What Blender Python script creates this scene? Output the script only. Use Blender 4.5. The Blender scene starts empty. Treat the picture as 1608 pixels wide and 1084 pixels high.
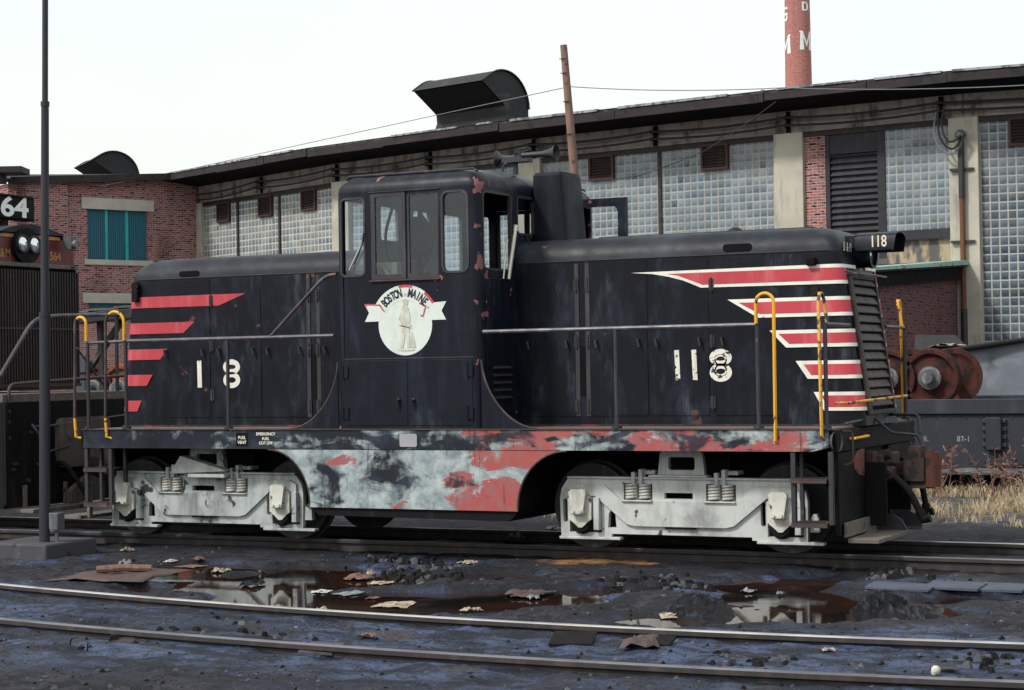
import bpy, bmesh, math, random
import numpy as np
from mathutils import Vector, Matrix, noise as mnoise
S = bpy.context.scene
COL = S.collection
R = math.radians
random.seed(7)
# ------------------------------------------------------------------ camera, sky, sun, exposure
CAM_POS = np.array([9.367, -17.928, 1.799])
CAM_R = np.array([0.89560745, 0.44453839, -0.01652034])
CAM_U = np.array([0.02019394, -0.00352945, 0.99978985])
CAM_F = np.array([-0.44438666, 0.89575285, 0.01213798])
FPX = 2952.4
cd = bpy.data.cameras.new('camera')
cam = bpy.data.objects.new('camera', cd); COL.objects.link(cam)
cd.sensor_width = 36.0; cd.lens = FPX / 1608 * 36.0
cd.clip_start = 0.1; cd.clip_end = 3000
cam.matrix_world = Matrix(((CAM_R[0], CAM_U[0], -CAM_F[0], CAM_POS[0]), (CAM_R[1], CAM_U[1], -CAM_F[1], CAM_POS[1]),
                           (CAM_R[2], CAM_U[2], -CAM_F[2], CAM_POS[2]), (0, 0, 0, 1)))
S.camera = cam
S.view_settings.view_transform = 'Standard'; S.view_settings.look = 'None'
S.view_settings.exposure = 0.0; S.view_settings.gamma = 1.0
SUN_EL, SUN_AZ = 46, 212          # azimuth measured clockwise from +Y
wd = bpy.data.worlds.new('World'); S.world = wd; wd.use_nodes = True
nt = wd.node_tree; nt.nodes.clear()
sky = nt.nodes.new('ShaderNodeTexSky'); sky.sky_type = 'NISHITA'; sky.sun_disc = False
sky.sun_elevation = R(SUN_EL); sky.sun_rotation = R(SUN_AZ); sky.air_density = 1.0; sky.dust_density = 4.0
b1 = nt.nodes.new('ShaderNodeBackground'); b1.inputs[1].default_value = 0.05
b2 = nt.nodes.new('ShaderNodeBackground')          # thin white overcast over the blue
wn = nt.nodes.new('ShaderNodeTexNoise'); wn.inputs['Scale'].default_value = 2.2; wn.inputs['Detail'].default_value = 3
wr = nt.nodes.new('ShaderNodeValToRGB'); wr.color_ramp.elements[0].color = (0.86, 0.89, 0.86, 1); wr.color_ramp.elements[1].color = (0.94, 0.94, 0.86, 1)
wr.color_ramp.elements[0].position = 0.3; wr.color_ramp.elements[1].position = 0.65
nt.links.new(wn.outputs['Fac'], wr.inputs[0]); nt.links.new(wr.outputs[0], b2.inputs[0])
b2.inputs[1].default_value = 0.95
ad = nt.nodes.new('ShaderNodeAddShader'); wo = nt.nodes.new('ShaderNodeOutputWorld')
nt.links.new(sky.outputs[0], b1.inputs[0]); nt.links.new(b1.outputs[0], ad.inputs[0]); nt.links.new(b2.outputs[0], ad.inputs[1])
nt.links.new(ad.outputs[0], wo.inputs[0])
sl = bpy.data.lights.new('sun', 'SUN'); sl.energy = 3.0; sl.angle = R(7); sl.color = (1.0, 0.96, 0.90)
so = bpy.data.objects.new('sun', sl); COL.objects.link(so)
_sd = Vector((math.sin(R(SUN_AZ)) * math.cos(R(SUN_EL)), math.cos(R(SUN_AZ)) * math.cos(R(SUN_EL)), math.sin(R(SUN_EL))))
so.rotation_euler = _sd.to_track_quat('Z', 'Y').to_euler(); so.location = (0, -20, 40)

# ------------------------------------------------------------------ helpers
def at(u, v, ax, val):
    """world point on the plane ax = val that the photo shows at pixel (u, v)"""
    d = CAM_F * FPX + CAM_R * (u - 804) - CAM_U * (v - 542)
    i = 'XYZ'.index(ax); return CAM_POS + d * (val - CAM_POS[i]) / d[i]
def atd(u, v, D):
    d = CAM_F * FPX + CAM_R * (u - 804) - CAM_U * (v - 542)
    return CAM_POS + d * D / FPX
def onplane(u, v, p0, n):
    d = CAM_F * FPX + CAM_R * (u - 804) - CAM_U * (v - 542)
    p0 = np.array(p0, float); n = np.array(n, float)
    return CAM_POS + d * (((p0 - CAM_POS) @ n) / (d @ n))
WM = {}
def tag(o, label=None, cat=None, group=None, kind=None):
    if label: o['label'] = label
    if cat: o['category'] = cat
    if group: o['group'] = group
    if kind: o['kind'] = kind
    return o
def thing(name, label, cat, loc=(0, 0, 0), rz=0, group=None):
    o = bpy.data.objects.new(name, None); COL.objects.link(o); o.empty_display_size = 0.2
    o.location = loc; o.rotation_euler = (0, 0, rz); tag(o, label, cat, group)
    WM[o.name] = Matrix.Translation(loc) @ Matrix.Rotation(rz, 4, 'Z')
    return o
def copy_tree(o, parent=None):
    c = o.copy(); COL.objects.link(c); c.parent = parent
    if parent is not None: c.matrix_parent_inverse = o.matrix_parent_inverse.copy()
    for ch in list(o.children): copy_tree(ch, c)
    return c
def unit(v):
    v = Vector(v); return v / v.length if v.length > 1e-9 else Vector((0, 0, 1))
class MB:
    def __init__(s): s.v = []; s.f = []; s.m = []; s.s = []
    def add(s, vs, fs, mat=0, smooth=False):
        o = len(s.v); s.v += [tuple(float(c) for c in p) for p in vs]
        for f in fs: s.f.append([o + i for i in f]); s.m.append(mat); s.s.append(smooth)
        return s
    def box(s, a, b, mat=0):
        (x0, y0, z0), (x1, y1, z1) = a, b
        x0, x1 = min(x0, x1), max(x0, x1); y0, y1 = min(y0, y1), max(y0, y1); z0, z1 = min(z0, z1), max(z0, z1)
        return s.add([(x0,y0,z0),(x1,y0,z0),(x1,y1,z0),(x0,y1,z0),(x0,y0,z1),(x1,y0,z1),(x1,y1,z1),(x0,y1,z1)],
                     [(0,3,2,1),(4,5,6,7),(0,1,5,4),(1,2,6,5),(2,3,7,6),(3,0,4,7)], mat)
    def obox(s, c, ex, ey, ez, mat=0):
        """box from centre and three half-extent vectors"""
        c = Vector(c); ex, ey, ez = Vector(ex), Vector(ey), Vector(ez)
        P = [c + i*ex + j*ey + k*ez for k in (-1,1) for (i,j) in ((-1,-1),(1,-1),(1,1),(-1,1))]
        fl = ex.cross(ey).dot(ez) < 0
        F = [(0,3,2,1),(4,5,6,7),(0,1,5,4),(1,2,6,5),(2,3,7,6),(3,0,4,7)]
        return s.add(P, [f[::-1] if fl else f for f in F], mat)
    def quad(s, a, b, c, d, mat=0): return s.add([a, b, c, d], [(0,1,2,3)], mat)
    def poly(s, pts, mat=0): return s.add(pts, [tuple(range(len(pts)))], mat)
    def prism(s, poly, fn, d0, d1, mat=0, smooth=False):
        """poly 2-D outline, fn(u, v, d) -> point; d0..d1 thickness"""
        n = len(poly)
        vs = [fn(u, v, d0) for u, v in poly] + [fn(u, v, d1) for u, v in poly]
        s.add(vs, [tuple(range(n))[::-1], tuple(range(n, 2*n))], mat)
        s.add(vs, [(i, (i+1) % n, n + (i+1) % n, n + i) for i in range(n)], mat, smooth)
        return s
    def plate(s, outer, holes, fn, d0, d1, mat=0):
        """flat plate with holes"""
        bm = bmesh.new(); loops = [outer] + list(holes); es = []
        for L in loops:
            vv = [bm.verts.new((u, v, 0)) for u, v in L]
            es += [bm.edges.new((vv[i], vv[(i+1) % len(vv)])) for i in range(len(vv))]
        bmesh.ops.triangle_fill(bm, use_beauty=True, edges=es)
        bm.verts.index_update()
        P = [(v.co.x, v.co.y) for v in bm.verts]; F = [[v.index for v in f.verts] for f in bm.faces]
        bm.free()
        s.add([fn(u, v, d0) for u, v in P], F, mat); s.add([fn(u, v, d1) for u, v in P], [f[::-1] for f in F], mat)
        for L in loops:
            n = len(L)
            s.add([fn(u, v, d0) for u, v in L] + [fn(u, v, d1) for u, v in L], [(i, (i+1) % n, n + (i+1) % n, n + i) for i in range(n)], mat)
        return s
    def tube(s, pts, r, n=8, mat=0, caps=True, radii=None):
        pts = [Vector(p) for p in pts]; rings = []
        up = None
        for i, p in enumerate(pts):
            t = unit((pts[min(i+1, len(pts)-1)] - pts[max(i-1, 0)]))
            if up is None:
                up = t.orthogonal().normalized()
            else:
                up = (up - t * up.dot(t)); up = up.normalized() if up.length > 1e-6 else t.orthogonal().normalized()
            w = t.cross(up); rr = radii[i] if radii else r
            rings.append([p + rr * (math.cos(2*math.pi*k/n) * up + math.sin(2*math.pi*k/n) * w) for k in range(n)])
        vs = [q for g in rings for q in g]; fs = []
        for i in range(len(rings) - 1):
            for k in range(n): fs.append((i*n+k, i*n+(k+1) % n, (i+1)*n+(k+1) % n, (i+1)*n+k))
        s.add(vs, fs, mat, True)
        if caps: s.add(vs, [tuple(range(n))[::-1], tuple(range(len(vs)-n, len(vs)))], mat)
        return s
    def cyl(s, p, q, r0, r1=None, n=16, mat=0): return s.tube([p, q], r0, n, mat, True, [r0, r0 if r1 is None else r1])
    def lathe(s, prof, o, axis, n=24, mat=0, closed=False):
        """prof: list of (t, r) along axis from o"""
        a = unit(axis); e = a.orthogonal().normalized(); w = a.cross(e); o = Vector(o); m = len(prof)
        vs = [o + a*t + r*(math.cos(2*math.pi*k/n)*e + math.sin(2*math.pi*k/n)*w) for t, r in prof for k in range(n)]
        fs = [(i*n+k, i*n+(k+1) % n, ((i+1) % m)*n+(k+1) % n, ((i+1) % m)*n+k) for i in range(m if closed else m-1) for k in range(n)]
        s.add(vs, fs, mat, True)
        if not closed: s.add(vs, [tuple(range(n))[::-1], tuple(range((m-1)*n, m*n))], mat)
        return s
    def text(s, body, fn, size, mat=0, offset=0.0, align='CENTER', sx=1.0, cut=0):
        if cut:
            vs, fs = text2d(body, size, offset, align)
            for f in fs:
                P = [vs[i] for i in f]
                for k in range(1, len(P)-1): s.subtri(P[0], P[k], P[k+1], lambda u, v: fn(u*sx, v), cut, mat)
            return s
        vs, fs = text2d(body, size, offset, align); s.add([fn(u*sx, v) for u, v in vs], fs, mat); return s
    def subtri(s, a, b, c, fn, cut, mat):
        L = [math.dist(a, b), math.dist(b, c), math.dist(c, a)]
        m = max(L)
        if m < cut: s.add([fn(*a), fn(*b), fn(*c)], [(0,1,2)], mat); return
        if L[1] == m: a, b, c = b, c, a
        elif L[2] == m: a, b, c = c, a, b
        h = ((a[0]+b[0])/2, (a[1]+b[1])/2); s.subtri(a, h, c, fn, cut, mat); s.subtri(h, b, c, fn, cut, mat)
    def build(s, name, mats, parent=None, bevel=0, local=False, recalc=True, seg=2, ang=40):
        me = bpy.data.meshes.new(name)
        V = np.array(s.v, float).reshape(-1, 3); org = Vector((0, 0, 0))
        if parent is None and not local:
            org = Vector(((V[:,0].min()+V[:,0].max())/2, (V[:,1].min()+V[:,1].max())/2, V[:,2].min()))
        me.from_pydata([tuple(Vector(p) - org) for p in s.v], [], s.f)
        mats = mats if isinstance(mats, (list, tuple)) else [mats]
        for m in mats: me.materials.append(m)
        me.polygons.foreach_set('material_index', s.m); me.polygons.foreach_set('use_smooth', s.s)
        if recalc:
            bm = bmesh.new(); bm.from_mesh(me); bmesh.ops.recalc_face_normals(bm, faces=bm.faces); bm.to_mesh(me); bm.free()
        me.set_sharp_from_angle(angle=R(38))
        uv = me.uv_layers.new(name='UVMap')
        for p in me.polygons:
            n = p.normal
            if abs(n.z) > 0.75: t, b = Vector((1,0,0)), Vector((0,1,0))
            else: t = Vector((-n.y, n.x, 0)).normalized(); b = Vector((0,0,1))
            for li in p.loop_indices:
                q = me.vertices[me.loops[li].vertex_index].co + org
                uv.data[li].uv = (q.dot(t), q.dot(b))
        me.update()
        o = bpy.data.objects.new(name, me); COL.objects.link(o)
        if parent is None:
            o.location = org; WM[o.name] = Matrix.Translation(org)
        else:
            o.parent = parent
            if local: WM[o.name] = WM.get(parent.name, Matrix.Identity(4)).copy()
            else: o.matrix_parent_inverse = WM.get(parent.name, Matrix.Identity(4)).inverted(); WM[o.name] = Matrix.Identity(4)
        if bevel:
            md = o.modifiers.new('edge', 'BEVEL'); md.width = bevel; md.segments = seg; md.limit_method = 'ANGLE'; md.angle_limit = R(ang)
        return o
_TX = {}
def text2d(body, size, offset=0.0, align='CENTER'):
    k = (body, size, offset, align)
    if k in _TX: return _TX[k]
    cu = bpy.data.curves.new('tmp_text', 'FONT'); cu.body = body; cu.size = size; cu.offset = offset; cu.align_x = align; cu.resolution_u = 4
    ob = bpy.data.objects.new('tmp_text', cu); me = ob.to_mesh()
    bm = bmesh.new(); bm.from_mesh(me); bmesh.ops.triangulate(bm, faces=bm.faces, ngon_method='EAR_CLIP'); bm.verts.index_update()
    vs = [(v.co.x, v.co.y) for v in bm.verts]; fs = [tuple(v.index for v in f.verts) for f in bm.faces]; bm.free()
    ob.to_mesh_clear(); bpy.data.objects.remove(ob); bpy.data.curves.remove(cu)
    _TX[k] = (vs, fs); return _TX[k]
def rrect(u0, u1, v0, v1, r, n=4):
    r = min(r, (u1-u0)/2.01, (v1-v0)/2.01); P = []
    for cx, cy, a0 in ((u1-r, v0+r, -90), (u1-r, v1-r, 0), (u0+r, v1-r, 90), (u0+r, v0+r, 180)):
        for k in range(n+1):
            a = R(a0 + 90*k/n); P.append((cx + r*math.cos(a), cy + r*math.sin(a)))
    return P
def rect(u0, u1, v0, v1): return [(u0,v0),(u1,v0),(u1,v1),(u0,v1)]
def XZ(u, v, d): return (u, d, v)       # plate in the XZ plane, thickness along Y
def YZ(u, v, d): return (d, u, v)       # plate in the YZ plane, thickness along X
def arcpts(c, r, a0, a1, n, fn): return [fn(c[0] + r*math.cos(R(a0+(a1-a0)*k/n)), c[1] + r*math.sin(R(a0+(a1-a0)*k/n))) for k in range(n+1)]
def fillet(pts, r, n=5):
    """round the inner corners of a polyline"""
    pts = [Vector(p) for p in pts]; out = [pts[0]]
    for i in range(1, len(pts)-1):
        a, b, c = pts[i-1], pts[i], pts[i+1]
        l = min(r, (a-b).length*0.48, (c-b).length*0.48)
        p, q = b + unit(a-b)*l, b + unit(c-b)*l
        for k in range(n+1):
            t = k/n; out.append((1-t)**2*p + 2*t*(1-t)*b + t*t*q)
    out.append(pts[-1]); return out

# ------------------------------------------------------------------ materials
class NT:
    def __init__(s, name):
        s.mat = bpy.data.materials.new(name); s.mat.use_nodes = True; s.t = s.mat.node_tree; s.t.nodes.clear()
        s.out = s.t.nodes.new('ShaderNodeOutputMaterial'); s.b = s.t.nodes.new('ShaderNodeBsdfPrincipled')
        s.t.links.new(s.b.outputs[0], s.out.inputs[0]); s.tc = s.t.nodes.new('ShaderNodeTexCoord')
        s.set('Specular IOR Level', 0.4)
    def n(s, ty, **kw):
        o = s.t.nodes.new(ty)
        for k, v in kw.items(): setattr(o, k, v)
        return o
    def lk(s, a, b): s.t.links.new(a, b)
    def inp(s, sock, v):
        if hasattr(v, 'is_linked') or isinstance(v, bpy.types.NodeSocket): s.lk(v, sock)
        elif isinstance(v, (tuple, list)): sock.default_value = tuple(v) + ((1,) if len(v) == 3 and len(sock.default_value) == 4 else ())
        else: sock.default_value = v
    def set(s, k, v): s.inp(s.b.inputs[k], v)
    def co(s, kind='Object', scale=(1,1,1), rot=(0,0,0), loc=(0,0,0)):
        m = s.n('ShaderNodeMapping'); m.inputs['Scale'].default_value = scale; m.inputs['Rotation'].default_value = rot; m.inputs['Location'].default_value = loc
        s.lk(s.tc.outputs[kind], m.inputs[0]); return m.outputs[0]
    def noise(s, vec, scale, detail=4, rough=0.55, dist=0.0):
        o = s.n('ShaderNodeTexNoise'); s.lk(vec, o.inputs['Vector']); o.inputs['Scale'].default_value = scale
        o.inputs['Detail'].default_value = detail; o.inputs['Roughness'].default_value = rough; o.inputs['Distortion'].default_value = dist
        return o.outputs['Fac']
    def ramp(s, f, lo, hi):
        o = s.n('ShaderNodeMapRange'); o.clamp = True; o.interpolation_type = 'SMOOTHSTEP'
        s.lk(f, o.inputs[0]); o.inputs[1].default_value = lo; o.inputs[2].default_value = hi; return o.outputs[0]
    def mix(s, f, a, b):
        o = s.n('ShaderNodeMix', data_type='RGBA'); s.inp(o.inputs[0], f); s.inp(o.inputs[6], a); s.inp(o.inputs[7], b); return o.outputs[2]
    def math(s, op, a, b=0.0):
        o = s.n('ShaderNodeMath', operation=op); s.inp(o.inputs[0], a); s.inp(o.inputs[1], b); return o.outputs[0]
    def sep(s, vec):
        o = s.n('ShaderNodeSeparateXYZ'); s.lk(vec, o.inputs[0]); return o.outputs
    def bump(s, h, strength=0.3, dist=0.01):
        o = s.n('ShaderNodeBump'); o.inputs['Strength'].default_value = strength; o.inputs['Distance'].default_value = dist
        s.lk(h, o.inputs['Height']); s.lk(o.outputs[0], s.b.inputs['Normal'])
def paint(name, base, fade=None, fade_lo=0.5, fade_hi=0.75, chip=None, chip_lo=0.68, chip_hi=0.71, chip_scale=5, rough=0.5, metal=0.0, streak=(3,3,0.5), bumps=0.15, spec=0.4, dirt=0.35, dirt_scale=1.3, chalk=None, edge=None, wave=0.0):
    k = NT(name); c = k.co('Object'); 
    st = k.noise(k.co('Object', streak), 2.2, 6, 0.6)
    col = base
    if fade: col = k.mix(k.ramp(st, fade_lo, fade_hi), col, fade)
    dn = k.noise(c, dirt_scale, 6, 0.65)
    col = k.mix(k.math('MULTIPLY', k.ramp(dn, 0.45, 0.75), dirt), col, tuple(x*0.35+0.004 for x in base))
    if chalk:
        cf = k.math('MULTIPLY', k.ramp(k.noise(k.co('Object', (1.5, 1.5, 0.55)), 1.7, 7, 0.68, 0.2), 0.50, 0.72), k.ramp(k.noise(k.co('Object', (7, 7, 1.2)), 1.5, 7, 0.7), 0.40, 0.64))
        col = k.mix(k.math('MULTIPLY', cf, 0.85), col, chalk)
    if chip:
        cn = k.noise(c, chip_scale, 5, 0.6)
        if edge:
            xyz = k.sep(k.tc.outputs['Object']); cn = k.math('ADD', cn, k.math('MULTIPLY', k.math('MULTIPLY', k.ramp(k.math('ABSOLUTE', xyz[0]), edge[0], edge[1]), k.ramp(xyz[2], 2.0, 2.6)), edge[2]))
        col = k.mix(k.ramp(cn, chip_lo, chip_hi), col, chip)
    k.set('Base Color', col); k.set('Metallic', metal); k.set('Specular IOR Level', spec)
    k.set('Roughness', k.math('ADD', k.math('MULTIPLY', k.noise(c, 7, 4), 0.3), rough - 0.15))
    if bumps: k.bump(k.math('ADD', k.noise(c, 18, 4), k.math('MULTIPLY', k.noise(c, 2.4, 2), wave)), bumps, 0.004)
    return k.mat
M = {}
M['black'] = paint('black_paint', (0.0056, 0.0070, 0.0122), (0.0165, 0.0215, 0.036), 0.45, 0.75, (0.095, 0.05, 0.044), 0.665, 0.695, 3.6, 0.44, spec=0.17, dirt=0.6, chalk=(0.066, 0.082, 0.112), wave=9, streak=(2.2,2.2,0.9))
M['roofblack'] = paint('roof_black', (0.0090, 0.0115, 0.0185), (0.030, 0.038, 0.054), 0.42, 0.72, (0.14, 0.075, 0.075), 0.68, 0.70, 2.6, 0.5, streak=(1,1,1.4), spec=0.24, wave=5)
M['cabblack'] = paint('cab_black', (0.0056, 0.0076, 0.0148), (0.0135, 0.0185, 0.033), 0.45, 0.75, (0.21, 0.09, 0.09), 0.675, 0.685, 4.2, 0.44, spec=0.18, chalk=(0.036, 0.046, 0.068), edge=(0.68, 0.80, 0.058), wave=9)
M['ductblack'] = paint('duct_black', (0.0058, 0.0076, 0.0140), (0.013, 0.018, 0.031), 0.45, 0.75, None, rough=0.5, spec=0.18, chalk=(0.03, 0.038, 0.055), wave=8)
M['dark'] = paint('grimy_black', (0.0056, 0.0053, 0.0062), (0.017, 0.0155, 0.0165), 0.5, 0.75, (0.042, 0.024, 0.019), 0.68, 0.74, 5, 0.7, spec=0.16)
M['iron'] = paint('dark_iron', (0.028, 0.029, 0.036), (0.06, 0.058, 0.07), 0.5, 0.75, (0.11, 0.055, 0.04), 0.62, 0.70, 8, 0.55)
M['rail'] = paint('handrail_steel', (0.050, 0.048, 0.062), (0.115, 0.11, 0.14), 0.45, 0.7, (0.12, 0.05, 0.035), 0.62, 0.70, 6, 0.42)
M['yellow'] = paint('yellow_paint', (0.72, 0.36, 0.022), (0.80, 0.45, 0.05), 0.5, 0.8, (0.05, 0.035, 0.025), 0.60, 0.63, 9, 0.5, dirt=0.25)
M['grimyyellow'] = paint('worn_yellow', (0.60, 0.33, 0.05), (0.55, 0.36, 0.14), 0.45, 0.8, (0.07, 0.05, 0.04), 0.53, 0.58, 8, 0.6)
M['red'] = paint('red_stripe', (0.47, 0.045, 0.065), (0.55, 0.12, 0.15), 0.45, 0.75, (0.10, 0.03, 0.035), 0.69, 0.72, 6, 0.5, dirt=0.3)
M['white'] = paint('stripe_white', (0.76, 0.76, 0.68), (0.62, 0.62, 0.55), 0.5, 0.7, (0.20, 0.20, 0.20), 0.68, 0.70, 9, 0.5, dirt=0.15)
M['wornwhite'] = paint('worn_white', (0.70, 0.70, 0.62), (0.5, 0.5, 0.46), 0.45, 0.7, (0.02, 0.022, 0.03), 0.56, 0.59, 16, 0.55, dirt=0.1)
M['herald'] = paint('emblem_white', (0.62, 0.68, 0.64), (0.52, 0.58, 0.55), 0.5, 0.75, (0.30, 0.31, 0.29), 0.72, 0.74, 14, 0.5, streak=(2,2,1), dirt=0.18)
M['fadedtan'] = paint('faded_figure', (0.44, 0.44, 0.37), (0.56, 0.60, 0.55), 0.4, 0.65, None, rough=0.55, streak=(9,9,5), dirt=0.2)
M['emblemink'] = paint('emblem_ink', (0.012, 0.018, 0.035), (0.10, 0.12, 0.14), 0.6, 0.8, None, rough=0.5, dirt=0)
M['greyink'] = paint('emblem_grey', (0.33, 0.36, 0.38), None, rough=0.5, dirt=0)
M['silver'] = paint('truck_white', (0.49, 0.515, 0.51), (0.34, 0.36, 0.355), 0.42, 0.72, (0.045, 0.04, 0.04), 0.67, 0.705, 8, 0.55, streak=(4,4,0.9), dirt=0.8, dirt_scale=2.6, bumps=0.3)
M['silverdirty'] = paint('truck_white_oily', (0.40, 0.44, 0.45), (0.22, 0.235, 0.24), 0.40, 0.66, (0.030, 0.027, 0.027), 0.585, 0.64, 4.5, 0.5, streak=(4,4,0.7), dirt=0.95, dirt_scale=3.2, bumps=0.3)
M['cream'] = paint('bearing_cream', (0.56, 0.57, 0.52), (0.40, 0.40, 0.37), 0.45, 0.72, (0.06, 0.052, 0.045), 0.60, 0.66, 9, 0.42, dirt=0.75, dirt_scale=4)
M['springsteel'] = paint('spring_steel', (0.50, 0.50, 0.47), (0.20, 0.18, 0.16), 0.45, 0.65, None, rough=0.4, dirt=0.6, dirt_scale=6)
M['rust'] = paint('rusty_steel', (0.042, 0.0135, 0.0120), (0.066, 0.021, 0.017), 0.4, 0.7, (0.016, 0.012, 0.012), 0.52, 0.62, 6, 0.75, spec=0.16, dirt=0.6, dirt_scale=3)
M['orangerust'] = paint('orange_rust', (0.24, 0.066, 0.026), (0.15, 0.05, 0.025), 0.4, 0.7, (0.06, 0.03, 0.025), 0.58, 0.65, 5, 0.75, spec=0.2)
M['couplerrust'] = paint('coupler_rust', (0.050, 0.034, 0.030), (0.080, 0.042, 0.035), 0.45, 0.7, (0.018, 0.016, 0.017), 0.52, 0.60, 6, 0.75, spec=0.2)
M['knuckle'] = paint('knuckle_rust', (0.125, 0.045, 0.034), (0.085, 0.038, 0.032), 0.4, 0.7, (0.035, 0.025, 0.025), 0.56, 0.62, 7, 0.75, spec=0.2)
M['hubgrey'] = paint('axle_grey', (0.08, 0.085, 0.095), (0.30, 0.30, 0.31), 0.55, 0.75, (0.12, 0.06, 0.045), 0.62, 0.68, 8, 0.5)
M['plank'] = paint('weathered_plank', (0.115, 0.10, 0.092), (0.19, 0.17, 0.155), 0.45, 0.7, (0.03, 0.027, 0.026), 0.60, 0.68, 4, 0.8, streak=(1,9,9), dirt=0.6)
M['deckwood'] = paint('walkway_deck', (0.135, 0.105, 0.10), (0.20, 0.145, 0.125), 0.45, 0.7, (0.36, 0.16, 0.03), 0.66, 0.74, 1.5, 0.75, streak=(0.6,5,5))
M['redlip'] = paint('red_lip', (0.17, 0.024, 0.028), (0.025, 0.02, 0.024), 0.36, 0.48, None, rough=0.6, streak=(2,2,2))
M['rustlip'] = paint('rusty_edge', (0.048, 0.034, 0.035), (0.12, 0.068, 0.06), 0.48, 0.72, None, rough=0.65, streak=(2,2,2))
M['maroon'] = paint('maroon_paint', (0.115, 0.014, 0.018), (0.085, 0.015, 0.018), 0.45, 0.75, (0.04, 0.018, 0.018), 0.70, 0.74, 5, 0.45)
M['goldletter'] = paint('gold_letter', (0.42, 0.20, 0.05), (0.30, 0.16, 0.05), 0.5, 0.7, None, rough=0.5, dirt=0.4)
M['boardwhite'] = paint('board_white', (0.75, 0.80, 0.78), (0.6, 0.66, 0.66), 0.5, 0.8, None, rough=0.45, dirt=0.1)
M['grillebrown'] = paint('grille_brown', (0.024, 0.018, 0.018), (0.042, 0.034, 0.032), 0.45, 0.7, (0.08, 0.05, 0.04), 0.70, 0.75, 5, 0.6)
M['louver'] = paint('louver_steel', (0.050, 0.040, 0.040), (0.09, 0.074, 0.07), 0.45, 0.7, (0.022, 0.02, 0.02), 0.60, 0.66, 6, 0.6, dirt=0.5, spec=0.25)
M['cabgrey'] = paint('cab_interior', (0.30, 0.31, 0.27), (0.22, 0.23, 0.2), 0.5, 0.75, None, rough=0.6, dirt=0.5)
M['void'] = paint('soot_black', (0.006, 0.006, 0.007), None, rough=0.8, spec=0.1, bumps=0)
M['brightsteel'] = paint('bright_steel', (0.62, 0.60, 0.52), (0.45, 0.43, 0.38), 0.5, 0.75, None, rough=0.3, metal=0.6, dirt=0.2)
M['lens'] = paint('lamp_lens', (0.80, 0.84, 0.86), None, rough=0.12, metal=0.85, spec=0.6, bumps=0, dirt=0)
def glassy(name, tint, refl, dirt):
    k = NT(name); t = k.t
    tr = k.n('ShaderNodeBsdfTransparent'); tr.inputs[0].default_value = tint + (1,)
    gl = k.n('ShaderNodeBsdfGlossy'); gl.inputs['Roughness'].default_value = 0.06; gl.inputs[0].default_value = (0.75, 0.85, 0.95, 1)
    df = k.n('ShaderNodeBsdfDiffuse'); df.inputs[0].default_value = (0.16, 0.21, 0.25, 1)
    lw = k.n('ShaderNodeLayerWeight'); lw.inputs[0].default_value = 0.25
    m1 = k.n('ShaderNodeMixShader'); m2 = k.n('ShaderNodeMixShader')
    f = k.math('MULTIPLY', k.ramp(k.noise(k.co('Object'), 2.4, 5), 0.3, 0.8), dirt)
    k.lk(f, m1.inputs[0]); k.lk(tr.outputs[0], m1.inputs[1]); k.lk(df.outputs[0], m1.inputs[2])
    k.lk(k.math('ADD', k.math('MULTIPLY', lw.outputs['Fresnel'], 0.8), refl), m2.inputs[0]); k.lk(m1.outputs[0], m2.inputs[1]); k.lk(gl.outputs[0], m2.inputs[2])
    k.lk(m2.outputs[0], k.out.inputs[0]); return k.mat
M['glass'] = glassy('cab_glass', (0.90, 0.94, 0.97), 0.05, 0.06)
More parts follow.
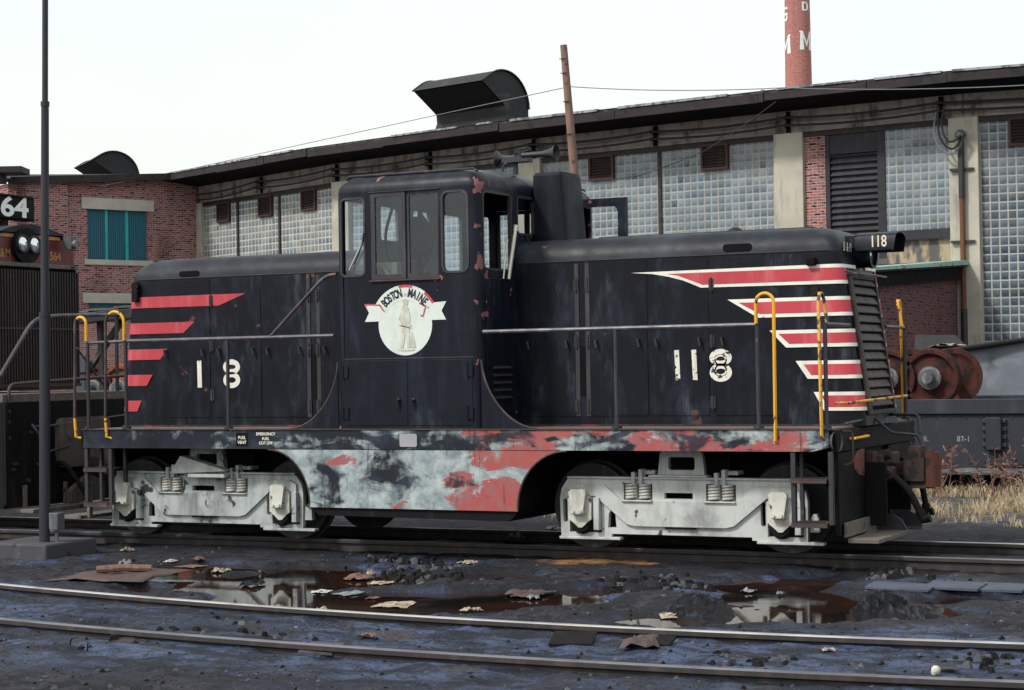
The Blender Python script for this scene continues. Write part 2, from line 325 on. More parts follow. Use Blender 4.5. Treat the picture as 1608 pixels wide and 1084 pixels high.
def patchy(name, white_lo, red_lo, red_x, red_k, over_lo, wb=0.05, rb=0.2, ob=0.06, bk=0.525):
    """black side paint worn to bare primer and old red, more of it towards the front"""
    k = NT(name); c = k.co('Object'); x = k.sep(k.tc.outputs['Object'])[0]
    def blot(loc, sc, big=1.7, fine=0.16):
        a = k.noise(k.co('Object', sc, loc=loc), big, 9, 0.60, 0.5); b_ = k.noise(k.co('Object', (5, 5, 1.2), loc=loc), 2.2, 5, 0.6)
        return k.math('ADD', k.math('MULTIPLY', a, 1-fine), k.math('MULTIPLY', b_, fine))
    blk = k.mix(k.ramp(k.noise(c, 3, 5), 0.45, 0.7), (0.010, 0.013, 0.023), (0.030, 0.040, 0.060))
    wh = k.mix(k.ramp(k.noise(c, 5, 7, 0.7), 0.30, 0.68), (0.42, 0.485, 0.50), (0.17, 0.215, 0.24))
    rd = k.mix(k.ramp(k.noise(c, 2.2, 5), 0.5, 0.75), (0.34, 0.080, 0.078), (0.37, 0.105, 0.052))
    rd = k.mix(k.ramp(k.noise(c, 7, 6, 0.7), 0.42, 0.70), rd, (0.25, 0.125, 0.13))
    xs = k.ramp(k.math('MULTIPLY', k.math('SUBTRACT', x, red_x), red_k), 0.0, 1.0)
    w1 = k.math('ADD', blot((0, 0, 0), (1.1, 1.1, 1.9)), k.math('MULTIPLY', xs, wb))
    col = k.mix(k.ramp(w1, white_lo - 0.03, white_lo + 0.10), blk, wh)
    r2 = k.math('ADD', blot((3.1, 0, 1.7), (0.95, 1.0, 1.9), 1.7, 0.10), k.math('MULTIPLY', xs, rb))
    col = k.mix(k.ramp(r2, red_lo, red_lo + 0.035), col, rd)
    col = k.mix(k.math('MULTIPLY', k.ramp(k.math('ADD', blot((9.7, 0, 4.4), (1.2, 1.3, 2.2)), k.math('MULTIPLY', xs, ob)), over_lo - 0.02, over_lo + 0.09), 0.92), col, wh)
    col = k.mix(k.math('MULTIPLY', k.ramp(blot((5.2, 0, 8.8), (0.8, 1.3, 2.4)), bk, bk + 0.075), 0.92), col, blk)
    col = k.mix(k.math('MULTIPLY', k.ramp(k.noise(k.co('Object', (16, 16, 0.8)), 1.6, 4, 0.6), 0.60, 0.70), 0.6), col, (0.022, 0.020, 0.024))
    k.set('Base Color', col); k.set('Roughness', 0.6); k.set('Specular IOR Level', 0.25); k.bump(k.math('ADD', k.math('MULTIPLY', r2, 0.6), k.noise(c, 14, 5)), 0.25, 0.004); return k.mat
M['skirt'] = patchy('side_tank_paint', 0.41, 0.640, -0.20, 0.80, 0.56, 0.05, 0.205, -0.01, 0.57)
M['sill'] = patchy('side_sill_paint', 0.565, 0.675, 0.0, 0.9, 0.575, 0.10, 0.20, 0.02)
# ------------------------------------------------------------------ materials of the setting
def brick(name, c1, c2, mortar, dark=(0.03, 0.018, 0.022), dlo=0.5, soot=0.5, orange=(0.36, 0.10, 0.05), scale=1.0):
    k = NT(name); uv = k.co('UV')
    def bt(a, b, bias, sq=None):
        o = k.n('ShaderNodeTexBrick'); k.lk(uv, o.inputs['Vector']); o.offset = 0.5
        o.inputs['Scale'].default_value = 1.0; o.inputs['Brick Width'].default_value = 0.215*scale; o.inputs['Row Height'].default_value = 0.0695*scale
        o.inputs['Mortar Size'].default_value = 0.0075; o.inputs['Mortar Smooth'].default_value = 0.2; o.inputs['Bias'].default_value = bias
        o.inputs['Color1'].default_value = a + (1,); o.inputs['Color2'].default_value = b + (1,); o.inputs['Mortar'].default_value = mortar + (1,)
        return o
    b1 = bt(c1, c2, 0.0); col = b1.outputs['Color']
    b2 = bt((0,0,0), (1,1,1), 0.0); b2.inputs['Mortar'].default_value = (0.5,0.5,0.5,1)
    # cluster the dark headers and orange bricks
    nz = k.noise(k.co('UV', (4.65/scale, 14.4/scale, 1)), 1.0, 1, 0.5)
    cell = k.n('ShaderNodeTexWhiteNoise'); 
    fac = k.math('SUBTRACT', 1.0, b1.outputs['Fac'])
    col = k.mix(k.math('MULTIPLY', k.ramp(nz, dlo + 0.04, dlo + 0.07), fac), col, dark)
    nz2 = k.noise(k.co('UV', (4.65/scale, 14.4/scale, 1), loc=(7.3, 2.1, 0)), 1.0, 1, 0.5)
    col = k.mix(k.math('MULTIPLY', k.ramp(nz2, 0.63, 0.66), fac), col, orange)
    st = k.ramp(k.noise(k.co('UV', (1.0, 0.25, 1)), 0.55, 5, 0.6), 0.5, 0.72)
    col = k.mix(k.math('MULTIPLY', st, soot), col, (0.018, 0.014, 0.016))
    k.set('Base Color', col); k.set('Roughness', 0.85); k.set('Specular IOR Level', 0.2)
    k.bump(k.math('MULTIPLY', b1.outputs['Fac'], -1.0), 0.5, 0.008); return k.mat
M['brick'] = brick('brick_wall', (0.36, 0.15, 0.14), (0.27, 0.115, 0.115), (0.42, 0.36, 0.36), dlo=0.52, soot=0.5)
M['brickpale'] = brick('brick_wall_pale', (0.42, 0.22, 0.20), (0.30, 0.15, 0.15), (0.50, 0.44, 0.42), dlo=0.60, soot=0.2)
M['brickdark'] = brick('brick_wall_dark', (0.155, 0.062, 0.066), (0.115, 0.05, 0.056), (0.12, 0.10, 0.105), dlo=0.52, soot=0.3, orange=(0.20, 0.07, 0.06))
M['brickstack'] = brick('chimney_brick', (0.40, 0.155, 0.13), (0.33, 0.14, 0.125), (0.42, 0.27, 0.25), dark=(0.24, 0.11, 0.11), dlo=0.56, soot=0.12, orange=(0.46, 0.19, 0.13), scale=2.2)
def concrete(name, base, stain, lo=0.5, hi=0.7, streak=(2.4, 0.35, 1), grime=0.6):
    k = NT(name); c = k.co('UV', streak); n1 = k.noise(c, 1.6, 7, 0.62)
    n2 = k.noise(k.co('UV'), 1.1, 6, 0.6); n3 = k.noise(k.co('UV', (14, 1.2, 1)), 1.2, 4, 0.6)
    col = k.mix(k.ramp(n2, 0.35, 0.7), base, tuple(x*0.78 for x in base))
    col = k.mix(k.math('MULTIPLY', k.ramp(n1, lo, hi), grime), col, stain)
    col = k.mix(k.math('MULTIPLY', k.ramp(n3, 0.6, 0.75), grime*0.6), col, stain)
    k.set('Base Color', col); k.set('Roughness', 0.9); k.set('Specular IOR Level', 0.2); k.bump(k.noise(k.co('UV'), 9, 5), 0.25, 0.01); return k.mat
M['concrete'] = concrete('pier_concrete', (0.46, 0.44, 0.375), (0.17, 0.155, 0.135), 0.50, 0.72, (2.0, 0.5, 1), grime=0.62)
M['lintelstone'] = concrete('lintel_stone', (0.50, 0.49, 0.44), (0.26, 0.25, 0.22), 0.6, 0.8, grime=0.4)
M['band'] = concrete('sooty_band', (0.35, 0.315, 0.29), (0.040, 0.034, 0.034), 0.46, 0.68, (1.6, 0.7, 1), grime=0.92)
M['stained'] = concrete('stained_copper_wall', (0.42, 0.35, 0.24), (0.075, 0.085, 0.09), 0.44, 0.56, (1.6, 0.5, 1), grime=0.9)
M['greencopper'] = paint('green_copper', (0.30, 0.47, 0.41), (0.16, 0.20, 0.18), 0.5, 0.7, (0.12, 0.11, 0.10), 0.60, 0.66, 4, 0.7, streak=(2,2,2))
M['eavewood'] = paint('eave_wood', (0.024, 0.019, 0.020), (0.085, 0.056, 0.054), 0.56, 0.76, (0.012, 0.011, 0.012), 0.52, 0.62, 3, 0.8, streak=(0.5,0.5,7), dirt=0.6)
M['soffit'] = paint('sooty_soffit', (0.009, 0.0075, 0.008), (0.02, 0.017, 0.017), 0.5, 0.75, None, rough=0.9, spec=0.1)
M['tin'] = paint('roof_tin', (0.30, 0.32, 0.36), (0.08, 0.08, 0.10), 0.42, 0.6, None, rough=0.5, streak=(2.2,2.2,2.2))
M['tar'] = paint('tar_roof', (0.018, 0.019, 0.022), (0.05, 0.05, 0.056), 0.5, 0.72, None, rough=0.85, streak=(2,2,2))
M['darkwood'] = paint('dark_frame', (0.03, 0.022, 0.022), (0.075, 0.05, 0.045), 0.5, 0.72, None, rough=0.75, streak=(4,4,4))
M['louverdark'] = paint('dark_louver', (0.022, 0.022, 0.030), (0.045, 0.044, 0.055), 0.5, 0.75, None, rough=0.7)
M['ventbrown'] = paint('vent_brown', (0.055, 0.028, 0.026), (0.09, 0.045, 0.035), 0.5, 0.72, None, rough=0.75)
M['ventblack'] = paint('ventilator_black', (0.013, 0.014, 0.017), (0.06, 0.045, 0.047), 0.58, 0.75, (0.11, 0.06, 0.05), 0.68, 0.72, 1.6, 0.65, streak=(0.8,0.8,2.0))
M['teal'] = None
def corrugated():
    k = NT('teal_sheet'); x = k.sep(k.co('UV'))[0]
    w = k.math('SINE', k.math('MULTIPLY', x, 2*math.pi/0.076))
    f = k.ramp(w, -0.8, 0.9)
    col = k.mix(f, (0.012, 0.06, 0.11), (0.02, 0.155, 0.21))
    col = k.mix(k.ramp(k.noise(k.co('UV', (6, 0.8, 1)), 1.4, 5), 0.5, 0.75), col, (0.012, 0.09, 0.14))
    k.set('Base Color', col); k.set('Roughness', 0.5); k.bump(w, 0.6, 0.012); return k.mat
M['teal'] = corrugated()
M['tealtrim'] = paint('teal_trim', (0.025, 0.42, 0.40), (0.02, 0.30, 0.32), 0.5, 0.75, None, rough=0.5, streak=(1,1,1))
def glassblock(name, c1, c2, mortar, w=0.203, h=0.203, joint=0.017):
    k = NT(name); uv = k.co('UV')
    o = k.n('ShaderNodeTexBrick'); k.lk(uv, o.inputs['Vector']); o.offset = 0.0; o.squash = 1.0
    for a, v in (('Scale', 1.0), ('Brick Width', w), ('Row Height', h), ('Mortar Size', joint), ('Mortar Smooth', 0.15), ('Bias', -0.1)): o.inputs[a].default_value = v
    o.inputs['Color1'].default_value = c1 + (1,); o.inputs['Color2'].default_value = c2 + (1,); o.inputs['Mortar'].default_value = mortar + (1,)
    big = k.ramp(k.noise(k.co('UV', (0.5, 0.9, 1)), 1.0, 3), 0.35, 0.7)
    col = k.mix(k.math('MULTIPLY', big, 0.5), o.outputs['Color'], tuple(0.5*a + 0.5*b for a, b in zip(c1, mortar)))
    s = k.sep(uv); fx = k.math('PINGPONG', k.math('MULTIPLY', s[0], 1.0/w), 0.5)
    # the pillow of each block
    fu = k.math('MULTIPLY', k.math('SINE', k.math('MULTIPLY', s[0], 2*math.pi/w)), 1.0); 
    px = k.math('ABSOLUTE', k.math('SINE', k.math('MULTIPLY', s[0], math.pi/w))); py = k.math('ABSOLUTE', k.math('SINE', k.math('MULTIPLY', s[1], math.pi/h)))
    wv = k.noise(k.co('UV', (9, 9, 1)), 1.6, 3)
    rnd = k.n('ShaderNodeTexWhiteNoise', noise_dimensions='2D')
    cv = k.n('ShaderNodeCombineXYZ'); k.lk(k.math('FLOOR', k.math('DIVIDE', s[0], w)), cv.inputs[0]); k.lk(k.math('FLOOR', k.math('DIVIDE', s[1], h)), cv.inputs[1]); k.lk(cv.outputs[0], rnd.inputs['Vector'])
    notm = k.math('SUBTRACT', 1.0, o.outputs['Fac'])
    col = k.mix(k.math('MULTIPLY', notm, k.math('MULTIPLY', k.ramp(rnd.outputs['Value'], 0.965, 0.975), 0.5)), col, tuple(x*0.35 for x in c2))
    rn2 = k.n('ShaderNodeTexWhiteNoise', noise_dimensions='3D'); k.lk(cv.outputs[0], rn2.inputs['Vector']); cv.inputs[2].default_value = 3.7
    hv = k.n('ShaderNodeHueSaturation'); k.lk(col, hv.inputs['Color']); k.lk(k.math('ADD', 0.84, k.math('MULTIPLY', rn2.outputs['Value'], 0.30)), hv.inputs['Value']); hv.inputs['Saturation'].default_value = 1.0; col = hv.outputs['Color']
    hgt = k.math('MULTIPLY', k.math('MULTIPLY', px, py), notm)
    hgt = k.math('ADD', hgt, k.math('MULTIPLY', wv, 0.35))
    col = k.mix(k.math('MULTIPLY', k.ramp(k.noise(k.co('UV', (3, 0.5, 1)), 1.3, 6, 0.6), 0.52, 0.75), 0.35), col, (0.16, 0.15, 0.14))
    k.set('Base Color', col); k.set('Specular IOR Level', 0.35)
    k.set('Roughness', k.math('ADD', 0.22, k.math('MULTIPLY', o.outputs['Fac'], 0.6)))
    k.bump(hgt, 0.55, 0.03); return k.mat
M['gblock'] = glassblock('glass_block', (0.165, 0.215, 0.255), (0.105, 0.15, 0.19), (0.35, 0.345, 0.32))
M['gblockdark'] = glassblock('glass_block_dark', (0.085, 0.12, 0.155), (0.032, 0.05, 0.072), (0.38, 0.38, 0.37))
M['gblockpale'] = glassblock('glass_block_pale', (0.19, 0.245, 0.28), (0.11, 0.155, 0.19), (0.50, 0.47, 0.39), joint=0.020)
M['pole'] = paint('pole_wood', (0.19, 0.115, 0.09), (0.26, 0.17, 0.14), 0.45, 0.7, (0.08, 0.055, 0.05), 0.60, 0.68, 3, 0.85, streak=(14,14,0.7))
M['cable'] = paint('black_cable', (0.018, 0.018, 0.022), None, rough=0.6, bumps=0)
M['cablegrey'] = paint('grey_cable', (0.16, 0.17, 0.20), None, rough=0.5, bumps=0)
M['poleblack'] = paint('lamp_pole_black', (0.020, 0.022, 0.031), (0.034, 0.038, 0.05), 0.45, 0.75, (0.06, 0.04, 0.035), 0.73, 0.76, 4, 0.5)
M['slab'] = paint('oily_concrete', (0.055, 0.056, 0.068), (0.15, 0.14, 0.14), 0.55, 0.8, (0.02, 0.02, 0.024), 0.58, 0.68, 4, 0.75, streak=(2,2,2))
M['canvas'] = paint('grey_canvas', (0.135, 0.155, 0.19), (0.20, 0.22, 0.25), 0.45, 0.75, (0.06, 0.065, 0.08), 0.62, 0.74, 1.2, 0.85, streak=(0.7,0.7,1.6), dirt=0.4)
M['tarpaper'] = paint('tar_paper', (0.011, 0.012, 0.014), (0.03, 0.03, 0.034), 0.5, 0.75, (0.08, 0.065, 0.06), 0.72, 0.75, 3, 0.8, streak=(2,2,2))
M['flatcar'] = paint('flatcar_black', (0.022, 0.025, 0.036), (0.04, 0.044, 0.06), 0.45, 0.75, (0.055, 0.04, 0.04), 0.70, 0.74, 3, 0.55)
M['stencil'] = paint('faded_stencil', (0.30, 0.33, 0.37), (0.10, 0.11, 0.13), 0.45, 0.65, None, rough=0.6, streak=(9,9,9))
# ------------------------------------------------------------------ ground and puddles
def smooth(a, b, x): t = np.clip((x-a)/(b-a), 0, 1); return t*t*(3-2*t)
_TB = {}
def vnoise(x, y, f, seed=0):
    if seed not in _TB: _TB[seed] = np.random.RandomState(seed).rand(257, 257)
    T = _TB[seed]; X = x*f; Y = y*f
    xi = np.floor(X).astype(int); yi = np.floor(Y).astype(int); fx = X-xi; fy = Y-yi
    fx = fx*fx*(3-2*fx); fy = fy*fy*(3-2*fy); xi %= 256; yi %= 256
    return (T[xi,yi]*(1-fx)*(1-fy) + T[xi+1,yi]*fx*(1-fy) + T[xi,yi+1]*(1-fx)*fy + T[xi+1,yi+1]*fx*fy) - 0.5
def fbm(x, y, f, o=4, seed=0): return sum(vnoise(x, y, f*2**i, seed+i)*0.5**i for i in range(o))
ZW = -0.150                                   # puddle water level
camxy = CAM_POS[:2]; fw2 = CAM_F[:2]/np.linalg.norm(CAM_F[:2]); rt2 = np.array([fw2[1], -fw2[0]])
PUD = [(330,893,.45,.35),(400,915,.65,.6),(440,935,.55,.5),(560,944,.9,.55),(690,952,.75,.40),(800,935,.7,.30),(895,930,.6,.22),(600,912,.5,.35),(480,893,.5,.3),(690,905,.45,.15),
       (1250,950,.75,.7),(1340,958,.75,.45),(1120,972,.75,.26),(1040,980,.45,.16),(1440,962,.45,.3),(1500,943,.45,.16),(1210,918,.5,.35),(1290,905,.4,.3),
       (1060,925,.4,.16), (960,928,.4,.13), (860,945,.5,.25), (770,905,.5,.25), (230,925,.3,.2), (290,905,.4,.3), (540,910,.6,.5)]
PUDW = [(at(u, v, 'Z', -0.13), a, b) for u, v, a, b in PUD]
def rail1_y(x): return -5.62 + 0.0262*(x-3.6)**2*np.where(x < 3.6, 0.80, 1.0) - 0.06
RP1 = [at(u, v, 'Z', -0.04)[:2] for u, v in ((0,917),(270,939),(540,961),(810,976),(1080,988.5),(1344,1000),(1608,1010))]
RP1 = np.array(RP1); RC = np.polyfit(RP1[:,0], RP1[:,1], 3)
def f_rail(x): 
    xx = np.clip(x, -3.0, 8.5); y = np.polyval(RC, xx); d = np.polyval(np.polyder(RC), xx); return y + d*(x-xx)
def ground_z(x, y, fine=True):
    z = np.full(np.shape(x), -0.115)
    z = z + 0.016*fbm(x, y, 0.35, 3, 3) + 0.020*fbm(x, y, 1.6, 3, 11)
    if fine:
        near = smooth(9, 4, np.abs(y+3.5))*smooth(12, 8, np.abs(x-3))
        z = z + near*(0.034*fbm(x, y, 4.5, 4, 23) + 0.034*np.maximum(fbm(x, y, 7, 3, 41), 0.14))
    dep = np.zeros(np.shape(x))
    wx = x + 0.22*fbm(x, y, 1.6, 4, 71); wy = y + 0.22*fbm(x, y, 1.6, 4, 81)
    for P, a, b in PUDW:
        dx = wx-P[0]; dy = wy-P[1]; u = (dx*rt2[0]+dy*rt2[1])/a; v = (dx*fw2[0]+dy*fw2[1])/(b*1.35)
        dep = np.maximum(dep, np.exp(-(u*u+v*v)**1.5*0.75))
    z = z - 0.075*smooth(0.18, 0.60, dep)
    # keep track beds clear of the rails
    for yc, w in ((0.0, 1.6),):
        k = smooth(w+0.5, w, np.abs(y-yc)); z = z*(1-k) + k*np.minimum(z, -0.105)
    d1 = np.abs(y - f_rail(x)); d2 = np.abs(y - (f_rail(x)-1.50))
    k = smooth(0.30, 0.10, np.minimum(d1, d2)); z = z*(1-k) + k*np.clip(z, -0.125, -0.085)
    z = np.where(y > 12.5, z + 0.02 + 0.06*smooth(12.5, 16, y), z)
    return z, dep
def axis(lo, hi, step, far):
    a = list(np.arange(lo, hi, step)); s = step; v = hi
    while v < far: a.append(v); s *= 1.22; v += s
    s = step; v = lo - step; b = []
    while v > -far: b.append(v); s *= 1.22; v -= s
    return np.array(b[::-1] + a)
gxs = axis(-6.0, 9.5, 0.045, 900); gys = axis(-9.6, 0.6, 0.045, 900)
GX, GY = np.meshgrid(gxs, gys, indexing='ij'); GZ, DEP = ground_z(GX, GY)
nx, ny = GX.shape
me = bpy.data.meshes.new('ground'); me.vertices.add(nx*ny); me.vertices.foreach_set('co', np.stack([GX, GY, GZ], -1).ravel())
I = np.arange(nx*ny).reshape(nx, ny); Q = np.stack([I[:-1,:-1], I[1:,:-1], I[1:,1:], I[:-1,1:]], -1).reshape(-1, 4)
me.loops.add(len(Q)*4); me.loops.foreach_set('vertex_index', Q.ravel()); me.polygons.add(len(Q))
me.polygons.foreach_set('loop_start', np.arange(len(Q))*4); me.polygons.foreach_set('loop_total', np.full(len(Q), 4)); me.polygons.foreach_set('use_smooth', np.ones(len(Q), bool))
me.update(); me.validate()
# soil zones: R oily wet, G gravel, B rust and sand
zone = np.zeros((nx, ny, 4)); zone[..., 3] = 1
front = smooth(-4.7, -5.6, GY - (f_rail(GX)+5.6)*1.0)
wet = np.clip(0.42*front + 0.9*smooth(0.04, 0.32, fbm(GX, GY, 0.8, 4, 91) + 0.30*front) + 0.5*smooth(0.08, 0.4, DEP), 0, 1)
wet *= smooth(2.6, 1.2, np.abs(GY+4.0)-2.2)
zone[..., 0] = wet; zone[..., 1] = np.maximum(smooth(12.2, 13.5, GY), 0.55*smooth(3.2, 4.6, GY)*smooth(11, 9, GY))
for (u, v, a, b) in ((903,880,.42,.42),(1005,884,.24,.26),(950,880,.8,.40)):
    P = at(u, v, 'Z', -0.11); dx = GX-P[0]; dy = GY-P[1]; q = ((dx*rt2[0]+dy*rt2[1])/a)**2 + ((dx*fw2[0]+dy*fw2[1])/b)**2
    zone[..., 2] = np.maximum(zone[..., 2], np.exp(-q)*(0.8+0.6*fbm(GX, GY, 6, 3, 5)))
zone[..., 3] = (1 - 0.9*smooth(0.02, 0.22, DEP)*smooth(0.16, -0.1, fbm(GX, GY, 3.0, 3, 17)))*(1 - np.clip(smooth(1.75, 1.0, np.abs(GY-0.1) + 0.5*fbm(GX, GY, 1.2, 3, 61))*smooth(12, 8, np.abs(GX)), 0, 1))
ca = me.color_attributes.new('zone', 'FLOAT_COLOR', 'POINT'); ca.data.foreach_set('color', zone.ravel())
go = bpy.data.objects.new('ground', me); COL.objects.link(go); tag(go, kind='structure')
k = NT('yard_dirt'); c = k.co('Object'); va = k.n('ShaderNodeVertexColor'); va.layer_name = 'zone'
sp = k.n('ShaderNodeSeparateColor'); k.lk(va.outputs[0], sp.inputs[0])
n1 = k.noise(c, 2.2, 8, 0.66); n2 = k.noise(c, 11, 6, 0.65); n3 = k.noise(k.co('Object', (1.0, 2.6, 1), (0, 0, R(-12))), 1.3, 7, 0.62, 0.4); n4 = k.noise(c, 48, 3, 0.6)
n5 = k.noise(c, 26, 5, 0.7); n6 = k.noise(k.co('Object', (1, 1, 1), (0, 0, R(20))), 5.5, 8, 0.72, 0.3)
dry = k.mix(k.ramp(n1, 0.40, 0.62), (0.0085, 0.0078, 0.0090), (0.025, 0.0225, 0.0265)); dry = k.mix(k.ramp(n6, 0.50, 0.60), dry, (0.044, 0.038, 0.040)); dry = k.mix(k.ramp(n5, 0.53, 0.60), dry, (0.009, 0.0085, 0.010)); dry = k.mix(k.ramp(n4, 0.64, 0.70), dry, (0.13, 0.12, 0.125))
wet_skyblue = k.mix(k.ramp(n3, 0.40, 0.56), (0.0095, 0.011, 0.0165), (0.056, 0.082, 0.160)); wet_skyblue = k.mix(k.ramp(n6, 0.49, 0.58), wet_skyblue, (0.013, 0.0155, 0.025)); wet_skyblue = k.mix(k.ramp(k.noise(c, 1.7, 7, 0.65), 0.57, 0.66), wet_skyblue, (0.058, 0.044, 0.043)); wet_skyblue = k.mix(k.ramp(n5, 0.55, 0.61), wet_skyblue, (0.011, 0.011, 0.015)); wet_skyblue = k.mix(k.ramp(n4, 0.65, 0.70), wet_skyblue, (0.17, 0.18, 0.23))  # blue patches: sky reflection painted into the wet dirt colour
col = k.mix(sp.outputs[0], dry, wet_skyblue)
vo = k.n('ShaderNodeTexVoronoi'); k.lk(c, vo.inputs['Vector']); vo.inputs['Scale'].default_value = 16
grav = k.mix(k.ramp(vo.outputs['Color'], 0.1, 0.9), (0.05, 0.048, 0.052), (0.25, 0.235, 0.23)); grav = k.mix(k.ramp(n2, 0.5, 0.7), grav, (0.045, 0.042, 0.045))
col = k.mix(k.ramp(k.math('ADD', sp.outputs[1], k.math('MULTIPLY', k.math('SUBTRACT', n1, 0.5), 0.8)), 0.3, 0.75), col, grav)
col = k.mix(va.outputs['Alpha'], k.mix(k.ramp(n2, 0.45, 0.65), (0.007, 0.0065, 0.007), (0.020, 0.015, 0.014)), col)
rc = k.mix(k.ramp(n2, 0.45, 0.6), (0.33, 0.18, 0.07), (0.20, 0.07, 0.025))
col = k.mix(k.ramp(k.math('ADD', sp.outputs[2], k.math('MULTIPLY', k.math('SUBTRACT', n2, 0.5), 0.5)), 0.35, 0.7), col, rc)
k.set('Base Color', col)
rg = k.math('SUBTRACT', k.math('ADD', 0.86, k.math('MULTIPLY', k.math('SUBTRACT', n2, 0.5), 0.35)), k.math('MULTIPLY', sp.outputs[0], k.math('ADD', 0.16, k.math('MULTIPLY', k.ramp(n3, 0.40, 0.62), 0.30))))
rg = k.math('SUBTRACT', rg, k.math('MULTIPLY', k.math('SUBTRACT', 1.0, va.outputs['Alpha']), 0.22)); k.set('Roughness', rg); k.set('Specular IOR Level', 0.35); k.set('Specular Tint', (0.62, 0.76, 1.0, 1))
k.bump(k.math('ADD', k.math('MULTIPLY', n6, 1.2), k.math('ADD', k.math('MULTIPLY', n5, 0.8), n1)), 0.9, 0.035)
me.materials.append(k.mat)
k = NT('puddle_water'); c = k.co('Object'); k.set('Base Color', k.mix(k.ramp(k.noise(c, 0.9, 5), 0.42, 0.62), (0.030, 0.014, 0.010), (0.010, 0.008, 0.008))); k.set('Roughness', k.math('ADD', 0.03, k.math('MULTIPLY', k.ramp(k.noise(c, 1.1, 5), 0.5, 0.7), 0.10))); k.set('IOR', 1.33); k.set('Specular IOR Level', 0.5)
k.bump(k.noise(c, 5, 2), 0.02, 0.01); M['water'] = k.mat
for (x0, x1, y0, y1) in ((-2.4, 3.35, -5.35, -1.55), (3.35, 7.2, -5.45, -1.6)):
    q = MB(); q.quad((x0, y0, ZW), (x1, y0, ZW), (x1, y1, ZW), (x0, y1, ZW)); o = q.build('puddle_water', M['water'], recalc=False); tag(o, kind='structure')
# ------------------------------------------------------------------ tracks
RAILSEC = [(-0.035, 0), (-0.036, -0.03), (-0.010, -0.045), (-0.010, -0.115), (-0.065, -0.13), (-0.065, -0.145), (0.065, -0.145), (0.065, -0.13), (0.010, -0.115), (0.010, -0.045), (0.036, -0.03), (0.035, 0), (0.025, 0.006), (-0.025, 0.006)]
k = NT('rail_head'); nn = k.noise(k.co('Object', (0.8, 0.8, 1)), 3, 5); k.set('Base Color', k.mix(k.ramp(nn, 0.4, 0.65), (0.52, 0.51, 0.50), (0.33, 0.32, 0.32))); k.set('Roughness', 0.36); k.set('Metallic', 0.35); M['railhead'] = k.mat
k = NT('rail_head_dull'); nn = k.noise(k.co('Object', (0.8, 0.8, 1)), 3, 5); k.set('Base Color', k.mix(k.ramp(nn, 0.4, 0.65), (0.135, 0.14, 0.165), (0.085, 0.085, 0.10))); k.set('Roughness', 0.5); M['raildull'] = k.mat
M['railweb'] = paint('rail_web', (0.030, 0.027, 0.029), (0.06, 0.045, 0.042), 0.45, 0.7, None, rough=0.8)
def rail_path(P, ztop, name, label, head, group):
    q = MB(); n = len(RAILSEC); rows = []
    for i, p in enumerate(P):
        t = np.array(P[min(i+1, len(P)-1)]) - np.array(P[max(i-1, 0)]); t = t/np.linalg.norm(t); w = np.array([-t[1], t[0]])
        rows.append([(p[0]+w[0]*a, p[1]+w[1]*a, ztop-0.006+b) for a, b in RAILSEC])
    vs = [v for r_ in rows for v in r_]
    for kx in range(n):
        hd_ = 1 if kx in (0, 10, 11, 12, 13) else 0
        if kx == 0 or kx == 10: hd_ = 0
        q.add(vs, [(i*n+kx, i*n+(kx+1) % n, (i+1)*n+(kx+1) % n, (i+1)*n+kx) for i in range(len(P)-1)], hd_, False)
    o = q.build(name, [M['railweb'], head]); tag(o, label, 'rail', group); return o
xs = np.linspace(-14, 16, 60)
P1 = [(x, float(f_rail(x))) for x in xs]; P2 = []
for x in xs:
    d = float((f_rail(x+0.01)-f_rail(x-0.01))/0.02); nn = np.array([d, -1.0])/math.hypot(d, 1); P2.append((x+nn[0]*1.50, float(f_rail(x))+nn[1]*1.50))
rail_path(P1, -0.04, 'rail', 'shiny-topped rail of the nearest track, the one next to the puddles', M['railhead'], 'rails of the nearest track')
rail_path(P2, -0.04, 'rail', 'dull dark rail nearest to the camera, half sunk in oily dirt', M['raildull'], 'rails of the nearest track')
for y, lab in ((-0.7525, 'near rail under the black switcher, dark with a thin bright top'), (0.7525, 'far rail under the black switcher, in front of the dry grass')):
    rail_path([(x, y) for x in np.linspace(-40, 40, 5)], 0.0, 'rail', lab, M['raildull'] if y < 0 else M['railhead'], 'rails under the switcher')
for y, lab in ((10.25, 'near rail of the flatcar track behind the dry grass'), (11.755, 'far rail of the track that the black flatcar stands on')):
    rail_path([(x, y) for x in np.linspace(-40, 40, 5)], 0.0, 'rail', lab, M['raildull'], 'rails of the flatcar track')
# ------------------------------------------------------------------ roundhouse
def perp(p, q):
    t = np.array(q, float)-np.array(p, float); ln = np.linalg.norm(t); t = t/ln; return t, np.array([t[1], -t[0]]), ln     # tangent, outward (towards the yard)
VX = [np.array(v, float) for v in ((-28.15, 34.15), (-20.36, 30.66), (-13.0, 28.52), (-5.12, 27.02), (-0.66, 26.42), (7.2, 26.75))]
ZG, ZB, ZF0, ZF1 = 7.45, 8.05, 8.21, 8.43
rh = thing('roundhouse', 'long curved brick and concrete roundhouse with glass-block windows and dark eaves', 'roundhouse', (float(VX[2][0]), float(VX[2][1])+4, 0))
def W3(p, t, n, s, d, z): return (p[0]+t[0]*s+n[0]*d, p[1]+t[1]*s+n[1]*d, z)
def wbox(b, p, t, n, s0, s1, d0, d1, z0, z1, mat=0):
    c = [(s0,d0,z0),(s1,d0,z0),(s1,d1,z0),(s0,d1,z0),(s0,d0,z1),(s1,d0,z1),(s1,d1,z1),(s0,d1,z1)]
    return b.add([W3(p, t, n, *x) for x in c], [(0,1,2,3),(4,7,6,5),(0,4,5,1),(1,5,6,2),(2,6,7,3),(3,7,4,0)], mat)
